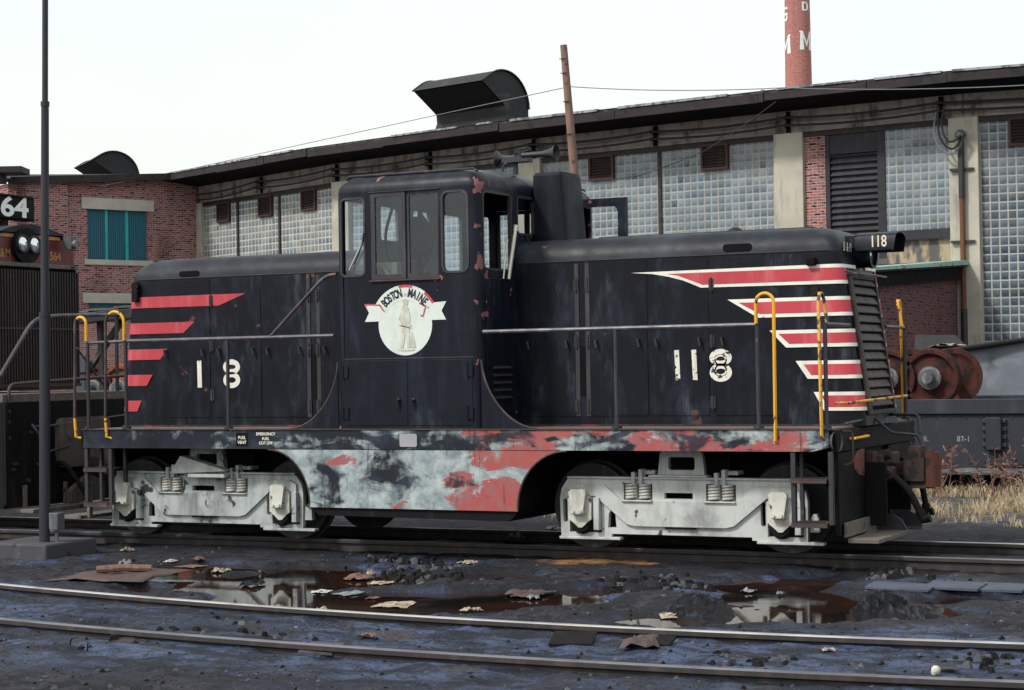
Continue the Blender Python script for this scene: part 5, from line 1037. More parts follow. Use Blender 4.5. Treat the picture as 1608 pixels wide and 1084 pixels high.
# --- trucks
tr = MB(); tr.box((-0.24, -0.92, 0.42), (0.24, 0.92, 0.72)); tr.box((-1.2, -0.2, 0.36), (1.2, 0.2, 0.55)); tr.box((-0.35, -0.6, 0.6), (0.35, 0.6, 0.99))
T1 = tr.build('truck', M['dark'], L, local=True); T1.location = (2.77, 0, 0)
AX = 1.022
def sf(x, z, d): return (x, d, z)
for sy in (-1, 1):
    outl = [(-1.26, 0.135), (-0.72, 0.135), (-0.72, 0.165), (0.72, 0.165), (0.72, 0.135), (1.26, 0.135), (1.27, 0.50), (1.25, 0.60), (1.18, 0.70), (-1.18, 0.70), (-1.25, 0.60), (-1.27, 0.50)]
    holes = []
    for a in (-AX, AX):
        holes.append(rect(a-0.145, a+0.20, 0.175, 0.51)); holes.append(rrect(a-0.215, a-0.165, 0.27, 0.50, 0.022)); holes.append([(a+0.265, 0.225), (a+0.355, 0.225), (a+0.345, 0.36), (a+0.325, 0.395), (a+0.295, 0.395), (a+0.275, 0.36)])
    holes += [rrect(-0.585, -0.285, 0.485, 0.66, 0.01), rrect(0.265, 0.565, 0.485, 0.66, 0.01), rect(-0.16, 0.13, 0.515, 0.572)]
    s = MB(); s.plate(outl, holes, sf, sy*1.06, sy*1.00)
    s.box((-1.18, sy*0.98, 0.701), (1.18, sy*1.085, 0.722))
    for a in (-AX, AX): s.box((a-0.25, sy*0.995, 0.105), (a+0.40, sy*1.085, 0.134))
    so_ = s.build('sideframe', M['silver'], T1, local=True, bevel=0.006)
    s = MB(); s.prism([(-1.12, 0.645), (-0.78, 0.645), (-0.60, 0.49), (0.59, 0.49), (0.77, 0.645), (1.12, 0.645), (1.20, 0.60), (1.20, 0.52), (0.88, 0.535), (0.55, 0.268), (0.47, 0.248), (-0.47, 0.248), (-0.55, 0.268), (-0.88, 0.535), (-1.20, 0.52), (-1.20, 0.60)][::-1], sf, sy*1.092, sy*1.0605)
    holes_j = None
    s.build('equalizer_bar', M['silver'], T1, local=True, bevel=0.007)
    s = MB(); s.box((-0.15, sy*1.092, 0.228), (0.16, sy*1.0605, 0.2475)); s.build('equalizer_pad', M['void'], T1, local=True)
    s = MB(); s.plate([(-0.24, 0.745), (0.24, 0.745), (0.215, 0.955), (0.18, 0.985), (-0.18, 0.985), (-0.215, 0.955)], [rrect(-0.13, 0.14, 0.79, 0.915, 0.025)], sf, sy*1.02, sy*0.96)
    s.box((-0.31, sy*0.96, 0.722), (0.29, sy*1.10, 0.744)); s.build('bolster_bracket', M['silver'], T1, local=True, bevel=0.006)
    for x in (-0.505, -0.365, 0.345, 0.485):
        s = MB(); P = []
        for k in range(61):
            a = 2*math.pi*k/12.0; P.append((x + 0.054*math.cos(a), sy*1.04 + 0.054*math.sin(a), 0.505 + 0.145*k/60))
        s.tube(P, 0.0145, 6); s.build('coil_spring', M['springsteel'], T1, local=True)
    for x in (-0.435, 0.415):
        s = MB(); s.box((x-0.16, sy*0.98, 0.484), (x+0.16, sy*1.115, 0.500)); s.box((x-0.055, sy*1.03, 0.64), (x-0.015, sy*1.10, 0.77)); s.box((x+0.02, sy*1.0, 0.65), (x+0.06, sy*1.10, 0.80)); s.box((x+0.03, sy*0.85, 0.745), (x+0.16, sy*1.02, 0.785))
        s.build('spring_hanger', M['silver'], T1, local=True, bevel=0.006)
    for a in (-AX, AX):
        s = MB()
        s.prism([(a-0.13, 0.31), (a-0.075, 0.275), (a-0.02, 0.225), (a+0.02, 0.225), (a+0.075, 0.275), (a+0.12, 0.31), (a+0.12, 0.50), (a+0.085, 0.54), (a-0.095, 0.54), (a-0.13, 0.50)], sf, sy*1.135, sy*0.93)
        s.prism([(a-0.07, 0.40), (a+0.055, 0.40), (a+0.085, 0.575), (a+0.06, 0.60), (a-0.07, 0.60), (a-0.10, 0.575)], sf, sy*1.185, sy*1.1355)
        s.box((a-0.075, sy*1.20, 0.355), (a+0.06, sy*1.136, 0.398))
        for dx in (-0.045, 0.03): s.cyl((a+dx, sy*1.18, 0.385), (a+dx, sy*1.215, 0.385), 0.018, n=8)
        jb = s.build('journal_box', M['cream'], T1, local=True, bevel=0.012)
        s = MB(); s.box((a+0.135, sy*1.12, 0.20), (a+0.195, sy*0.99, 0.52)); s.build('wear_plate', M['silver'], T1, local=True, bevel=0.006)
        s = MB(); s.lathe([(0, 0.11), (0.02, 0.115), (0.06, 0.09)], (a-0.005, sy*1.06, 0.27), (0, sy, 0), 14); s.build('journal_lid', M['dark'], T1, local=True)
for a in (-AX, AX):
    s = MB(); s.cyl((a, -0.98, 0.419), (a, 0.98, 0.419), 0.075, n=14)
    for sy in (-1, 1):
        s.lathe([(0, 0.13), (0.02, 0.30), (0.0, 0.355), (-0.005, 0.419), (0.09, 0.424), (0.105, 0.452), (0.128, 0.445), (0.13, 0.36), (0.10, 0.30), (0.13, 0.13)], (a, sy*0.815, 0.419), (0, -sy, 0), 40)
    s.build('wheelset', M['iron'], T1, local=True)
s = MB(); s.tube([(-0.7, -0.93, 0.25), (-0.1, -0.93, 0.22), (0.7, -0.93, 0.25)], 0.025, 8); s.tube([(-0.7, 0.93, 0.25), (0.7, 0.93, 0.25)], 0.025, 8); s.build('brake_rod', M['iron'], T1, local=True)
T2 = copy_tree(T1, L); T2.location = (-2.77, 0, 0)
for c_ in T2.children:
    if c_.material_slots and c_.material_slots[0].material == M['silver']: c_.material_slots[0].link = 'OBJECT'; c_.material_slots[0].material = M['silverdirty']
s = MB(); s.add([(-3.16, -1.16, 0.70), (-2.42, -1.16, 0.735), (-2.50, -1.16, 0.765), (-3.02, -1.16, 0.90), (-3.16, -1.02, 0.70), (-2.42, -1.02, 0.735), (-2.50, -1.02, 0.765), (-3.02, -1.02, 0.90)], [(0,1,2,3),(7,6,5,4),(0,4,5,1),(1,5,6,2),(2,6,7,3),(3,7,4,0)]); s.box((-2.9, -1.19, 0.665), (-2.42, -1.02, 0.705)); s.build('sand_chute', M['silver'], L, bevel=0.008)
# --- steps, posts, rails and grab irons
for (x0, x1, zt, zb) in ((4.013, 4.366, 0.748, 0.345), (-4.105, -3.775, 0.773, 0.387)):
    for sy in (-1, 1):
        q = MB()
        for x in (x0, x1): q.box((x-0.022, sy*1.41, zb-0.02), (x+0.022, sy*1.36, 0.99)); q.box((x-0.018, sy*1.16, zb-0.02), (x+0.018, sy*1.12, 0.99))
        st = q.build('step_frame', M['iron'], L, bevel=0.004)
        for z in (zt, zb):
            q = MB(); q.box((x0-0.02, sy*1.435, z-0.018), (x1-0.03, sy*1.14, z)); q.box((x0-0.02, sy*1.438, z-0.045), (x1-0.03, sy*1.420, z-0.0185))
            for k in range(14): q.box((x0+k*0.022, sy*1.442, z+0.0005), (x0+k*0.022+0.008, sy*1.38, z+0.008))
            q.build('step_tread', M['rustlip'], st, bevel=0.003)
RZ = 2.16
def rail(pts, r=0.021, mat='rail', name='handrail', fl=0.06):
    q = MB(); q.tube(fillet(pts, fl) if len(pts) > 2 else pts, r, 8); return q.build(name, M[mat], L)
for sy in (-1, 1):
    y = sy*1.395
    rail([(CX+0.02, y, RZ), (3.69, y, RZ)]); rail([(-3.55, y, RZ), (-CX-0.05, y, RZ)])
    rail([(-1.67, y, RZ), (-1.02, y, 2.74), (-0.93, y, 2.785), (-CX-0.01, y, 2.79)], 0.019, fl=0.12)
    rail([(-3.55, y, RZ), (-4.07, y, RZ-0.01)], 0.017)
    for x in (2.27, 3.69, -2.206, -3.55):
        q = MB(); q.cyl((x, y, 1.2), (x, y, RZ+0.005), 0.02, n=8); q.cyl((x, y, 1.2), (x, y, 1.228), 0.05, n=10); q.build('rail_post', M['iron'], L)
    for x in (4.335, -4.07):
        q = MB(); q.cyl((x, y, 1.2), (x, y, RZ), 0.02, n=8); q.cyl((x, y, 1.2), (x, y, 1.228), 0.045, n=10); q.build('rail_post', M['iron'], L)
    rail([(4.335, y, RZ-0.01), (4.345, sy*0.64, RZ-0.01)], 0.017)
    for xg, xp, z0 in ((3.862, 3.69, 1.09), (-3.80, -3.55, 1.10), (-4.225, -4.07, 1.10)):
        m = (xg + xp)/2; rr = abs(xg-xp)/2
        top = [(m + (xg-m)*math.cos(R(180*k/10)), y*1.018, 2.36 + rr*math.sin(R(180*k/10))) for k in range(11)]
        dx = 0.03 if xg > 0 else 0.055
        if xg > 0:
            q = MB(); q.tube([(xg+dx-0.01, y*0.99, z0-0.03), (xg, y*1.03, z0)] + top + [(xp, y*1.018, RZ+0.01)], 0.0165, 8); q.build('grab_iron', M['yellow'], L)
        else:
            q = MB(); q.tube([(xg+dx, y*1.01, z0), (xg+0.01, y*1.03, z0+0.015), (xg-0.005, y*1.03, z0+0.22)], 0.0165, 8, 0, False); q.tube([(xg-0.005, y*1.03, z0+0.22)] + top[:4], 0.0160, 8, 1, False); q.tube(top[3:] + [(xp, y*1.018, RZ+0.01)], 0.0165, 8, 0, False); q.build('grab_iron', [M['yellow'], M['rustlip']], L)
    q = MB(); q.tube([(4.335, y*0.99, 1.06), (4.30, y*1.03, 1.13), (4.29, y*1.03, 2.36), (4.29, y*1.0, 2.43), (4.29, y*0.95, 2.43), (4.30, y*0.93, 2.38), (4.335, y*0.95, RZ)], 0.0165, 8); q.build('grab_iron', M['grimyyellow'] if sy < 0 else M['yellow'], L)
# --- right end: beam, pilot, coupler, footboards, hoses
q = MB(); q.box((4.362, -1.38, 0.98), (4.42, 1.38, 1.185)); q.box((4.30, -0.95, 0.50), (4.36, 0.95, 0.99)); q.build('end_beam', M['dark'], L, bevel=0.008)
q = MB(); q.box((-4.19, -1.38, 0.98), (-4.131, 1.38, 1.185)); q.box((-4.13, -0.95, 0.50), (-4.07, 0.95, 0.99)); q.build('end_beam', M['dark'], L, bevel=0.008)
q = MB()
for y0, y1 in ((-1.30, -0.42), (0.42, 1.30)):
    q = MB(); q.box((4.375, y0, 0.22), (4.41, y1, 0.975)); q.box((4.41, y1-0.03 if y0 < 0 else y0, 0.25), (4.62, y1 if y0 < 0 else y0+0.03, 0.85)); q.build('pilot_plate', M['dark'], L, bevel=0.006)
q = MB(); q.prism([(-0.47 + 0.36*math.cos(R(90+180*k/14)), 0.86 + 0.135*math.sin(R(90+180*k/14))) for k in range(15)], YZ, 4.411, 4.416); q.build('painted_patch', paint('patch_red', (0.21, 0.035, 0.04), (0.12, 0.05, 0.055), 0.42, 0.6, (0.03, 0.025, 0.028), 0.52, 0.60, 7, 0.7, streak=(4,4,2)), L)
q = MB(); q.lathe([(0, 0.02), (0.0, 0.055), (0.06, 0.062), (0.10, 0.075), (0.14, 0.098), (0.15, 0.10), (0.135, 0.088), (0.08, 0.04)], (4.27, -1.30, 1.085), (1, -0.25, 0), 22); q.build('signal_bell', M['hubgrey'], L)
def coupler(sg, x0, mats):
    q = MB(); q.box((x0, -0.075, 0.70), (x0 + sg*0.30, 0.075, 0.83)); c0 = q.build('coupler', mats[0], L, bevel=0.012)
    q = MB(); hx = x0 + sg*0.27
    q.prism([(hx, -0.13), (hx + sg*0.16, -0.155), (hx + sg*0.22, -0.15), (hx + sg*0.20, 0.02), (hx + sg*0.30, 0.15), (hx + sg*0.22, 0.19), (hx, 0.13)], lambda u, v, d: (u, v, d), 0.655, 0.875)
    q.prism([(hx + sg*0.05, -0.12), (hx + sg*0.19, -0.15), (hx + sg*0.19, 0.06), (hx + sg*0.05, 0.10)], lambda u, v, d: (u, v, d), 0.876, 0.985)
    q.prism([(hx + sg*0.05, -0.10), (hx + sg*0.24, -0.13), (hx + sg*0.22, 0.04), (hx + sg*0.05, 0.08)], lambda u, v, d: (u, v, d), 0.585, 0.654)
    q.build('coupler_head', mats[0], c0, bevel=0.014)
    q = MB(); q.prism([(hx + sg*0.225, -0.165), (hx + sg*0.31, -0.15), (hx + sg*0.355, -0.09), (hx + sg*0.35, -0.02), (hx + sg*0.30, 0.0), (hx + sg*0.27, -0.05), (hx + sg*0.225, -0.06)], lambda u, v, d: (u, v, d), 0.60, 0.93)
    q.cyl((hx + sg*0.27, -0.12, 0.585), (hx + sg*0.27, -0.12, 0.955), 0.03, n=10)
    q.build('knuckle', mats[1], c0, bevel=0.02)
coupler(1, 4.42, (M['couplerrust'], M['knuckle'])); coupler(-1, -4.19, (M['dark'], M['couplerrust']))
q = MB(); q.box((4.40, -0.32, 0.66), (4.55, 0.32, 0.92)); q.box((4.40, -0.42, 0.76), (4.50, -0.28, 0.95)); q.cyl((4.50, -0.22, 0.90), (4.60, -0.22, 0.92), 0.05, n=10); q.box((4.50, -0.36, 0.70), (4.66, -0.22, 0.80)); q.build('draft_gear', M['couplerrust'], L, bevel=0.02)
def hose(pts, r, mats):
    q = MB(); q.tube(fillet(pts, 0.2, 8), r, 10); ho = q.build('air_hose', mats, L)
    a, c = Vector(pts[-2]), Vector(pts[-1]); t = unit(c-a)
    q = MB(); q.tube([c - t*0.04, c + t*0.05, c + t*0.05 + Vector((0.06, 0, 0.02))], r*1.5, 8); q.build('hose_coupling', M['dark'], ho)
hose([(4.45, -0.40, 0.74), (4.60, -0.40, 0.76), (4.80, -0.40, 0.62), (4.93, -0.39, 0.36)], 0.034, M['dark'])
hose([(4.45, 0.40, 0.74), (4.60, 0.40, 0.74), (4.74, 0.40, 0.60), (4.78, 0.40, 0.36)], 0.030, M['dark'])
hose([(-4.19, -0.40, 0.74), (-4.34, -0.40, 0.74), (-4.5, -0.40, 0.60), (-4.55, -0.40, 0.36)], 0.030, M['dark'])
q = MB(); q.tube([(4.43, -0.30, 0.80), (4.56, -0.36, 0.80), (4.67, -0.40, 0.70)], 0.04, 8); q.build('angle_cock', M['couplerrust'], L)
q = MB(); P = [(4.43, -1.15, 1.235), (4.43, -0.30, 1.26), (4.47, -0.26, 1.26), (4.60, -0.20, 1.12), (4.80, 0.0, 1.09)]
q.tube(fillet(P, 0.05), 0.014, 8); q.tube(fillet([(4.80, 0.0, 1.09), (4.84, 0.03, 1.0), (4.86, 0.03, 0.96)], 0.02), 0.012, 8); q.tube(fillet([(4.43, 0.9, 1.25), (4.47, 0.3, 1.28), (4.78, 0.16, 1.28), (4.81, 0.10, 1.1)], 0.05), 0.014, 8); q.build('uncoupling_lever', M['iron'], L)
q = MB(); q.tube(fillet([(4.36, -1.20, 1.43), (4.46, -1.18, 1.425), (4.62, 0.25, 1.46), (4.60, 0.42, 1.46)], 0.05), 0.014, 8); q.build('safety_bar', M['grimyyellow'], L)
q = MB(); q.tube([(4.425, -0.98, 1.095), (4.47, -0.97, 1.095), (4.47, -0.50, 1.10), (4.425, -0.49, 1.10)], 0.013, 8); q.build('pilot_grab', M['yellow'], L)
q = MB(); q.tube(fillet([(4.425, -1.22, 1.17), (4.50, -1.14, 1.17), (4.50, -1.14, 0.88), (4.43, -1.16, 0.86)], 0.05), 0.011, 8); q.build('pipe_bracket', M['rustlip'], L)
for y0, y1 in ((-1.22, -0.22), (0.36, 1.34)):
    q = MB(); q.box((4.46, y0, 0.150), (4.75, y1, 0.192)); fb = q.build('footboard', M['plank'], L, bevel=0.006)
    q = MB(); q.box((4.425, y0, 0.20), (4.455, y1, 0.335)); q.build('toe_board', M['plank'], fb, bevel=0.006)
    q = MB(); ye = y1 if y0 < 0 else y0; q.prism([(4.456, 0.193), (4.75, 0.193), (4.70, 0.29), (4.62, 0.34), (4.456, 0.34)], XZ, ye-0.012, ye+0.012); q.build('footboard_bracket', M['iron'], fb)
for y0, y1 in ((-1.34, -0.36), (0.22, 1.22)):
    q = MB(); q.box((-4.53, y0, 0.195), (-4.24, y1, 0.237)); q.box((-4.24, y0+0.1, 0.20), (-4.20, y0+0.16, 0.6)); q.build('footboard', M['plank'], L, bevel=0.006)
# --- headlight with number shroud
q = MB(); q.lathe([(0, 0.155), (0.20, 0.15), (0.225, 0.16), (0.25, 0.16), (0.25, 0.135), (0.22, 0.13)], (4.165, 0, 2.865), (1, 0, 0), 28); q.box((4.1, -0.12, 2.80), (4.26, 0.12, 3.0)); hd = q.build('headlight', M['cabblack'], L)
q = MB(); q.lathe([(0, 0.132), (0.012, 0.10), (0.016, 0.02)], (4.37, 0, 2.865), (1, 0, 0), 24); q.build('lens', M['lens'], hd)
q = MB(); sec = []
for k in range(9):
    a = R(180 - 180*k/8); sec.append((0.20*math.cos(a), 3.0 + 0.055*math.sin(a)))
sec_o = [(-0.20, 2.875)] + sec + [(0.20, 2.875)]
sec_i = [(y*0.95, z-0.008) for y, z in sec_o]
def xfront(z): return 4.68 if z > 2.93 else 4.66 + (z-2.875)*0.4
n = len(sec_o)
vs = [(4.285, y, z) for y, z in sec_o] + [(xfront(z), y, z) for y, z in sec_o] + [(4.285, y, z) for y, z in sec_i] + [(xfront(z), y, z) for y, z in sec_i]
q.add(vs, [(k, k+1, n+k+1, n+k) for k in range(n-1)], 0, False); q.add(vs, [(2*n+k, 3*n+k, 3*n+k+1, 2*n+k+1) for k in range(n-1)]); q.add(vs, [(n+k, n+k+1, 3*n+k+1, 3*n+k) for k in range(n-1)])
q.box((4.17, -0.195, 2.90), (4.30, 0.195, 3.02))
sh = q.build('number_shroud', M['cabblack'], L)
q = MB()
for sy in (-1, 1): q.text('118', lambda u, v, sy=sy: (4.515 - sy*u, sy*0.2035, 2.905 + v), 0.155, 0, 0.002, sx=0.72)
q.build('lettering', paint('number_cream', (0.72, 0.64, 0.52), None, rough=0.5, dirt=0.1), sh, recalc=False)
# --- exhaust duct beside the cab
q = MB(); rows = []
for z, x1 in ((3.06, 1.245), (3.14, 1.24), (3.80, 1.185)): 
    rows.append([(x, y+0.06, z) for x, y, _ in [( (CX+x1)/2 + (x1-CX)/2*(-1 if False else 1)*p[0], p[1], 0) for p in [(u, v) for u, v in rrect(-1, 1, -0.27, 0.27, 0.18, 6)]]])
n = len(rows[0]); vs = [p for r_ in rows for p in r_]
q.add(vs, [(i*n+k, i*n+(k+1) % n, (i+1)*n+(k+1) % n, (i+1)*n+k) for i in range(2) for k in range(n)], 0, True)
rim = [(p[0]*0.94 + 0.06*1.10, 0.06 + (p[1]-0.06)*0.9, 3.835) for p in rows[-1]]
q.add(rows[-1] + rim, [(k, (k+1) % n, n+(k+1) % n, n+k) for k in range(n)], 0, True); q.add(rim, [tuple(range(n))])
q.build('exhaust_duct', M['ductblack'], L)
q = MB(); q.lathe([(0, 0.09), (0.04, 0.08), (0.07, 0.03)], (3.0, 0, 3.105), (0, 0, 1), 16); q.box((1.6, -0.25, 3.09), (3.9, 0.25, 3.125)); q.build('roof_hatch', M['roofblack'], hr, bevel=0.02)
# ------------------------------------------------------------------ maroon locomotive behind the switcher
Bm = thing('road_switcher_locomotive', 'maroon diesel with twin headlights and black radiator end, coupled behind the black switcher', 'locomotive', (-8.0, 0, 0))
XE, XS, HB = -6.05, -5.20, 0.79
def roof_z(y): return 3.43 + 0.21*max(0.0, 1-(abs(y)/0.82)**2.0)
ys = [-0.82 + 1.64*k/24 for k in range(25)]
b = MB(); prof = [(-HB, 1.62)] + [(-HB, 3.42)] + [(y, roof_z(y)-0.02) for y in ys if abs(y) < HB-0.03] + [(HB, 3.42), (HB, 1.62)]
b.prism(prof, YZ, XE, XE-7.0); b.build('hood', M['maroon'], Bm)
b = MB(); pr = [(y, roof_z(y)) for y in ys] + [(y, roof_z(y)-0.045) for y in ys[::-1]]
b.prism(pr, YZ, XE+0.02, XE-7.0, 0, True); b.prism([(y, roof_z(y)-0.004) for y in ys if abs(y) < 0.66] + [(0.62, 3.53), (-0.62, 3.53)], YZ, XE+0.03, XE+0.0205)
b.build('roof', M['roofblack'], Bm)
b = MB(); b.box((XE+0.012, -0.70, 3.472), (XE+0.001, 0.52, 3.528)); b.build('stripe', M['goldletter'], Bm)
b = MB()
for y, s in ((-0.60, 'B'), (-0.52, '&'), (-0.42, 'M')): b.text(s, lambda u, v, y=y: (XE+0.003, y+u, 3.225+v), 0.15, 0, 0.002, sx=0.8)
b.text('1564', lambda u, v: (XE+0.003, 0.405+u, 3.225+v), 0.15, 0, 0.002, sx=0.95)
b.build('lettering', M['goldletter'], Bm, recalc=False)
b = MB(); b.prism([(0.235*math.cos(2*math.pi*k/28)-0.13, 0.235*math.sin(2*math.pi*k/28)*0.92+3.375) for k in range(28)], YZ, XE+0.001, XE+0.06); hb_ = b.build('headlight_housing', M['dark'], Bm, bevel=0.02)
for y in (-0.235, -0.025):
    b = MB(); b.lathe([(0, 0.108), (0.035, 0.106), (0.035, 0.092), (0.02, 0.088)], (XE+0.06, y, 3.395), (1,0,0), 24); r_ = b.build('headlight', M['iron'], hb_)
    b = MB(); b.lathe([(0, 0.092), (0.014, 0.07), (0.02, 0.02)], (XE+0.075, y, 3.395), (1,0,0), 24); b.build('lens', M['lens'], r_)
b = MB(); b.box((XE+0.07, -0.80, 3.115), (XE+0.002, 0.80, 3.165)); b.build('grille_ledge', M['plank'], Bm, bevel=0.008)
b = MB(); b.box((XE+0.02, -0.80, 1.66), (XE+0.001, 0.81, 3.113)); gq = b.build('radiator_shutters', M['void'], Bm)
for i in range(33):
    y = -0.79 + i*0.0495; b = MB(); b.box((XE+0.055, y, 1.70), (XE+0.021, y+0.022, 3.08)); b.build('shutter_blade', M['grillebrown'], gq)
b = MB(); b.box((XE+0.06, -0.80, 2.36), (XE+0.021, 0.81, 2.385)); b.box((XE+0.07, -0.82, 1.66), (XE+0.021, 0.83, 1.70)); b.build('shutter_bar', M['grillebrown'], gq)
b = MB(); b.box((XE-0.62, -0.49, 3.76), (XE-0.80, 0.80, 4.08)); nb_ = b.build('number_board', M['dark'], Bm, bevel=0.02)
b = MB(); b.box((XE-0.619, -0.44, 3.78), (XE-0.60, 0.76, 3.79)); b.box((XE-0.619, -0.44, 4.05), (XE-0.60, 0.76, 4.06)); b.text('1564', lambda u, v: (XE-0.615, 0.155+u, 3.805+v), 0.335, 1, 0.010, sx=1.55); b.build('lettering', [M['dark'], M['boardwhite']], nb_, recalc=False)
b = MB(); b.box((XE-0.66, -0.12, 3.55), (XE-0.78, -0.02, 3.75)); b.box((XE-0.66, 0.25, 3.50), (XE-0.78, 0.35, 3.75)); b.build('board_bracket', M['dark'], nb_)
b = MB(); b.box((XE+0.08, 0.50, 3.36), (XE+0.20, 0.60, 3.52)); b.lathe([(0, 0.05), (0.06, 0.05)], (XE+0.2, 0.55, 3.42), (1,0,0), 12); b.build('class_light', M['hubgrey'], Bm)
b = MB(); b.box((XS-7.8, -1.5, 1.50), (XS, 1.5, 1.595)); b.build('platform', M['plank'], Bm, bevel=0.006)
b = MB(); b.box((XS-0.06, -1.5, 0.30), (XS, 1.5, 1.497)); b.box((XS-7.6, -0.6, 0.75), (XS-0.061, 0.6, 1.495)); b.box((XS, -1.5, 0.34), (XS+0.035, -1.46, 1.50)); b.box((XS, 1.46, 0.34), (XS+0.035, 1.5, 1.50)); b.box((XS, -1.0, 0.36), (XS+0.012, -0.42, 0.86)); pb_ = b.build('pilot', M['dark'], Bm, bevel=0.008)
b = MB()
for y, z in ((-1.42, 1.40), (-1.42, 1.28), (-1.42, 1.10), (-1.05, 1.15), (-1.1, 0.60), (-0.9, 0.42), (-0.95, 0.78), (-0.5, 0.80), (-0.5, 0.45), (-1.35, 0.8), (-1.36, 0.74), (-1.30, 0.8)): b.cyl((XS+0.001, y, z), (XS+0.03, y, z), 0.022, n=8)
b.build('rivet_bolt_heads', M['iron'], pb_)  # round bolt heads on the pilot face
b = MB(); b.prism(rrect(-0.62, 0.32, 0.72, 1.30, 0.10), YZ, XS+0.001, XS+0.07); b.prism([(-0.45, 0.30), (0.15, 0.30), (0.15, 0.52), (-0.12, 0.62), (-0.45, 0.45)], YZ, XS+0.02, XS+0.10); b.cyl((XS+0.05, -0.42, 1.10), (XS+0.085, -0.42, 1.10), 0.055, n=14); b.build('coupler_pocket', paint('pocket_steel', (0.085, 0.072, 0.066), (0.13, 0.11, 0.10), 0.45, 0.7, None, rough=0.75), pb_, bevel=0.012)
b = MB(); b.box((XS+0.03, -0.08, 0.70), (XS+0.30, 0.08, 0.83)); b.prism([(XS+0.28, -0.16), (XS+0.50, -0.18), (XS+0.56, 0.0), (XS+0.48, 0.16), (XS+0.28, 0.15)], lambda u, v, d: (u, v, d), 0.62, 0.90); b.build('coupler', M['couplerrust'], Bm, bevel=0.02)
for y in (-0.62, 0.62):
    b = MB(); b.tube(fillet([(XS, y, 0.78), (XS+0.14, y, 0.78), (XS+0.30, y+0.05, 0.55), (XS+0.36, y+0.1, 0.40)], 0.15), 0.028, 8); b.build('air_hose', M['dark'], Bm)
b = MB(); b.box((XS+0.01, -1.36, 0.245), (XS+0.30, -0.25, 0.295)); b.box((XS+0.005, -1.2, 0.295), (XS+0.03, -1.14, 0.55)); b.box((XS+0.005, -0.5, 0.295), (XS+0.03, -0.44, 0.55)); b.build('footboard', M['plank'], Bm, bevel=0.006)
b = MB(); b.box((XS+0.01, 0.25, 0.245), (XS+0.30, 1.36, 0.295)); b.build('footboard', M['plank'], Bm, bevel=0.006)
b = MB(); b.tube(fillet([(XS+0.02, -1.56, 1.80), (XS+0.02, -0.98, 2.46), (XS+0.02, -0.60, 2.495), (XS+0.02, 0.55, 2.53)], 0.3, 8), 0.024, 8); b.build('handrail', M['rail'], Bm)
b = MB(); b.lathe([(-0.02, 0.03), (0.02, 0.03)], (XS+0.02, 0.57, 2.53), (1,0,0), 12); b.cyl((XS-0.02, 0.57, 1.59), (XS-0.02, 0.57, 2.53), 0.022, n=8); b.build('handrail_post', M['iron'], Bm)
b = MB(); b.tube(fillet([(XS+0.02, -1.42, 1.50), (XS+0.02, -1.42, 1.70), (XS+0.02, -1.2, 1.715), (XS+0.02, 0.9, 1.79)], 0.12, 6), 0.020, 8); b.build('handrail', M['rustlip'], Bm)
b = MB(); b.tube(fillet([(XS+0.01, -1.03, 1.24), (XS+0.08, -1.05, 1.18), (XS+0.08, -0.92, 1.04), (XS+0.08, -0.92, 0.86)], 0.06), 0.015, 8); b.tube(fillet([(XS+0.02, -1.0, 1.22), (XS+0.06, -0.9, 1.21), (XS+0.06, 0.6, 1.30)], 0.05), 0.013, 8); b.build('uncoupling_lever', M['rail'], Bm)
b = MB(); b.tube(fillet([(XS+0.01, -0.82, 0.86), (XS+0.07, -0.80, 0.92), (XS+0.07, -0.45, 0.97)], 0.06), 0.013, 8); b.build('grab_iron', M['rustlip'], Bm)
b = MB(); b.tube([(XS-0.02, -0.18, 2.12), (XS-0.02, 0.32, 1.66)], 0.012, 6); b.build('brace_rod', M['iron'], Bm)
for sx_s in (-1, 1):
    b = MB()
    for x in (-7.6, -9.6): b.lathe([(0, 0.15), (0.0, 0.38), (0.0, 0.50), (0.10, 0.51), (0.13, 0.535), (0.13, 0.15)], (x, sx_s*0.80, 0.51), (0, -sx_s, 0), 32)
    b.box((-10.4, sx_s*1.0, 0.35), (-6.8, sx_s*1.1, 0.75)); b.build('truck_side', M['dark'], Bm)
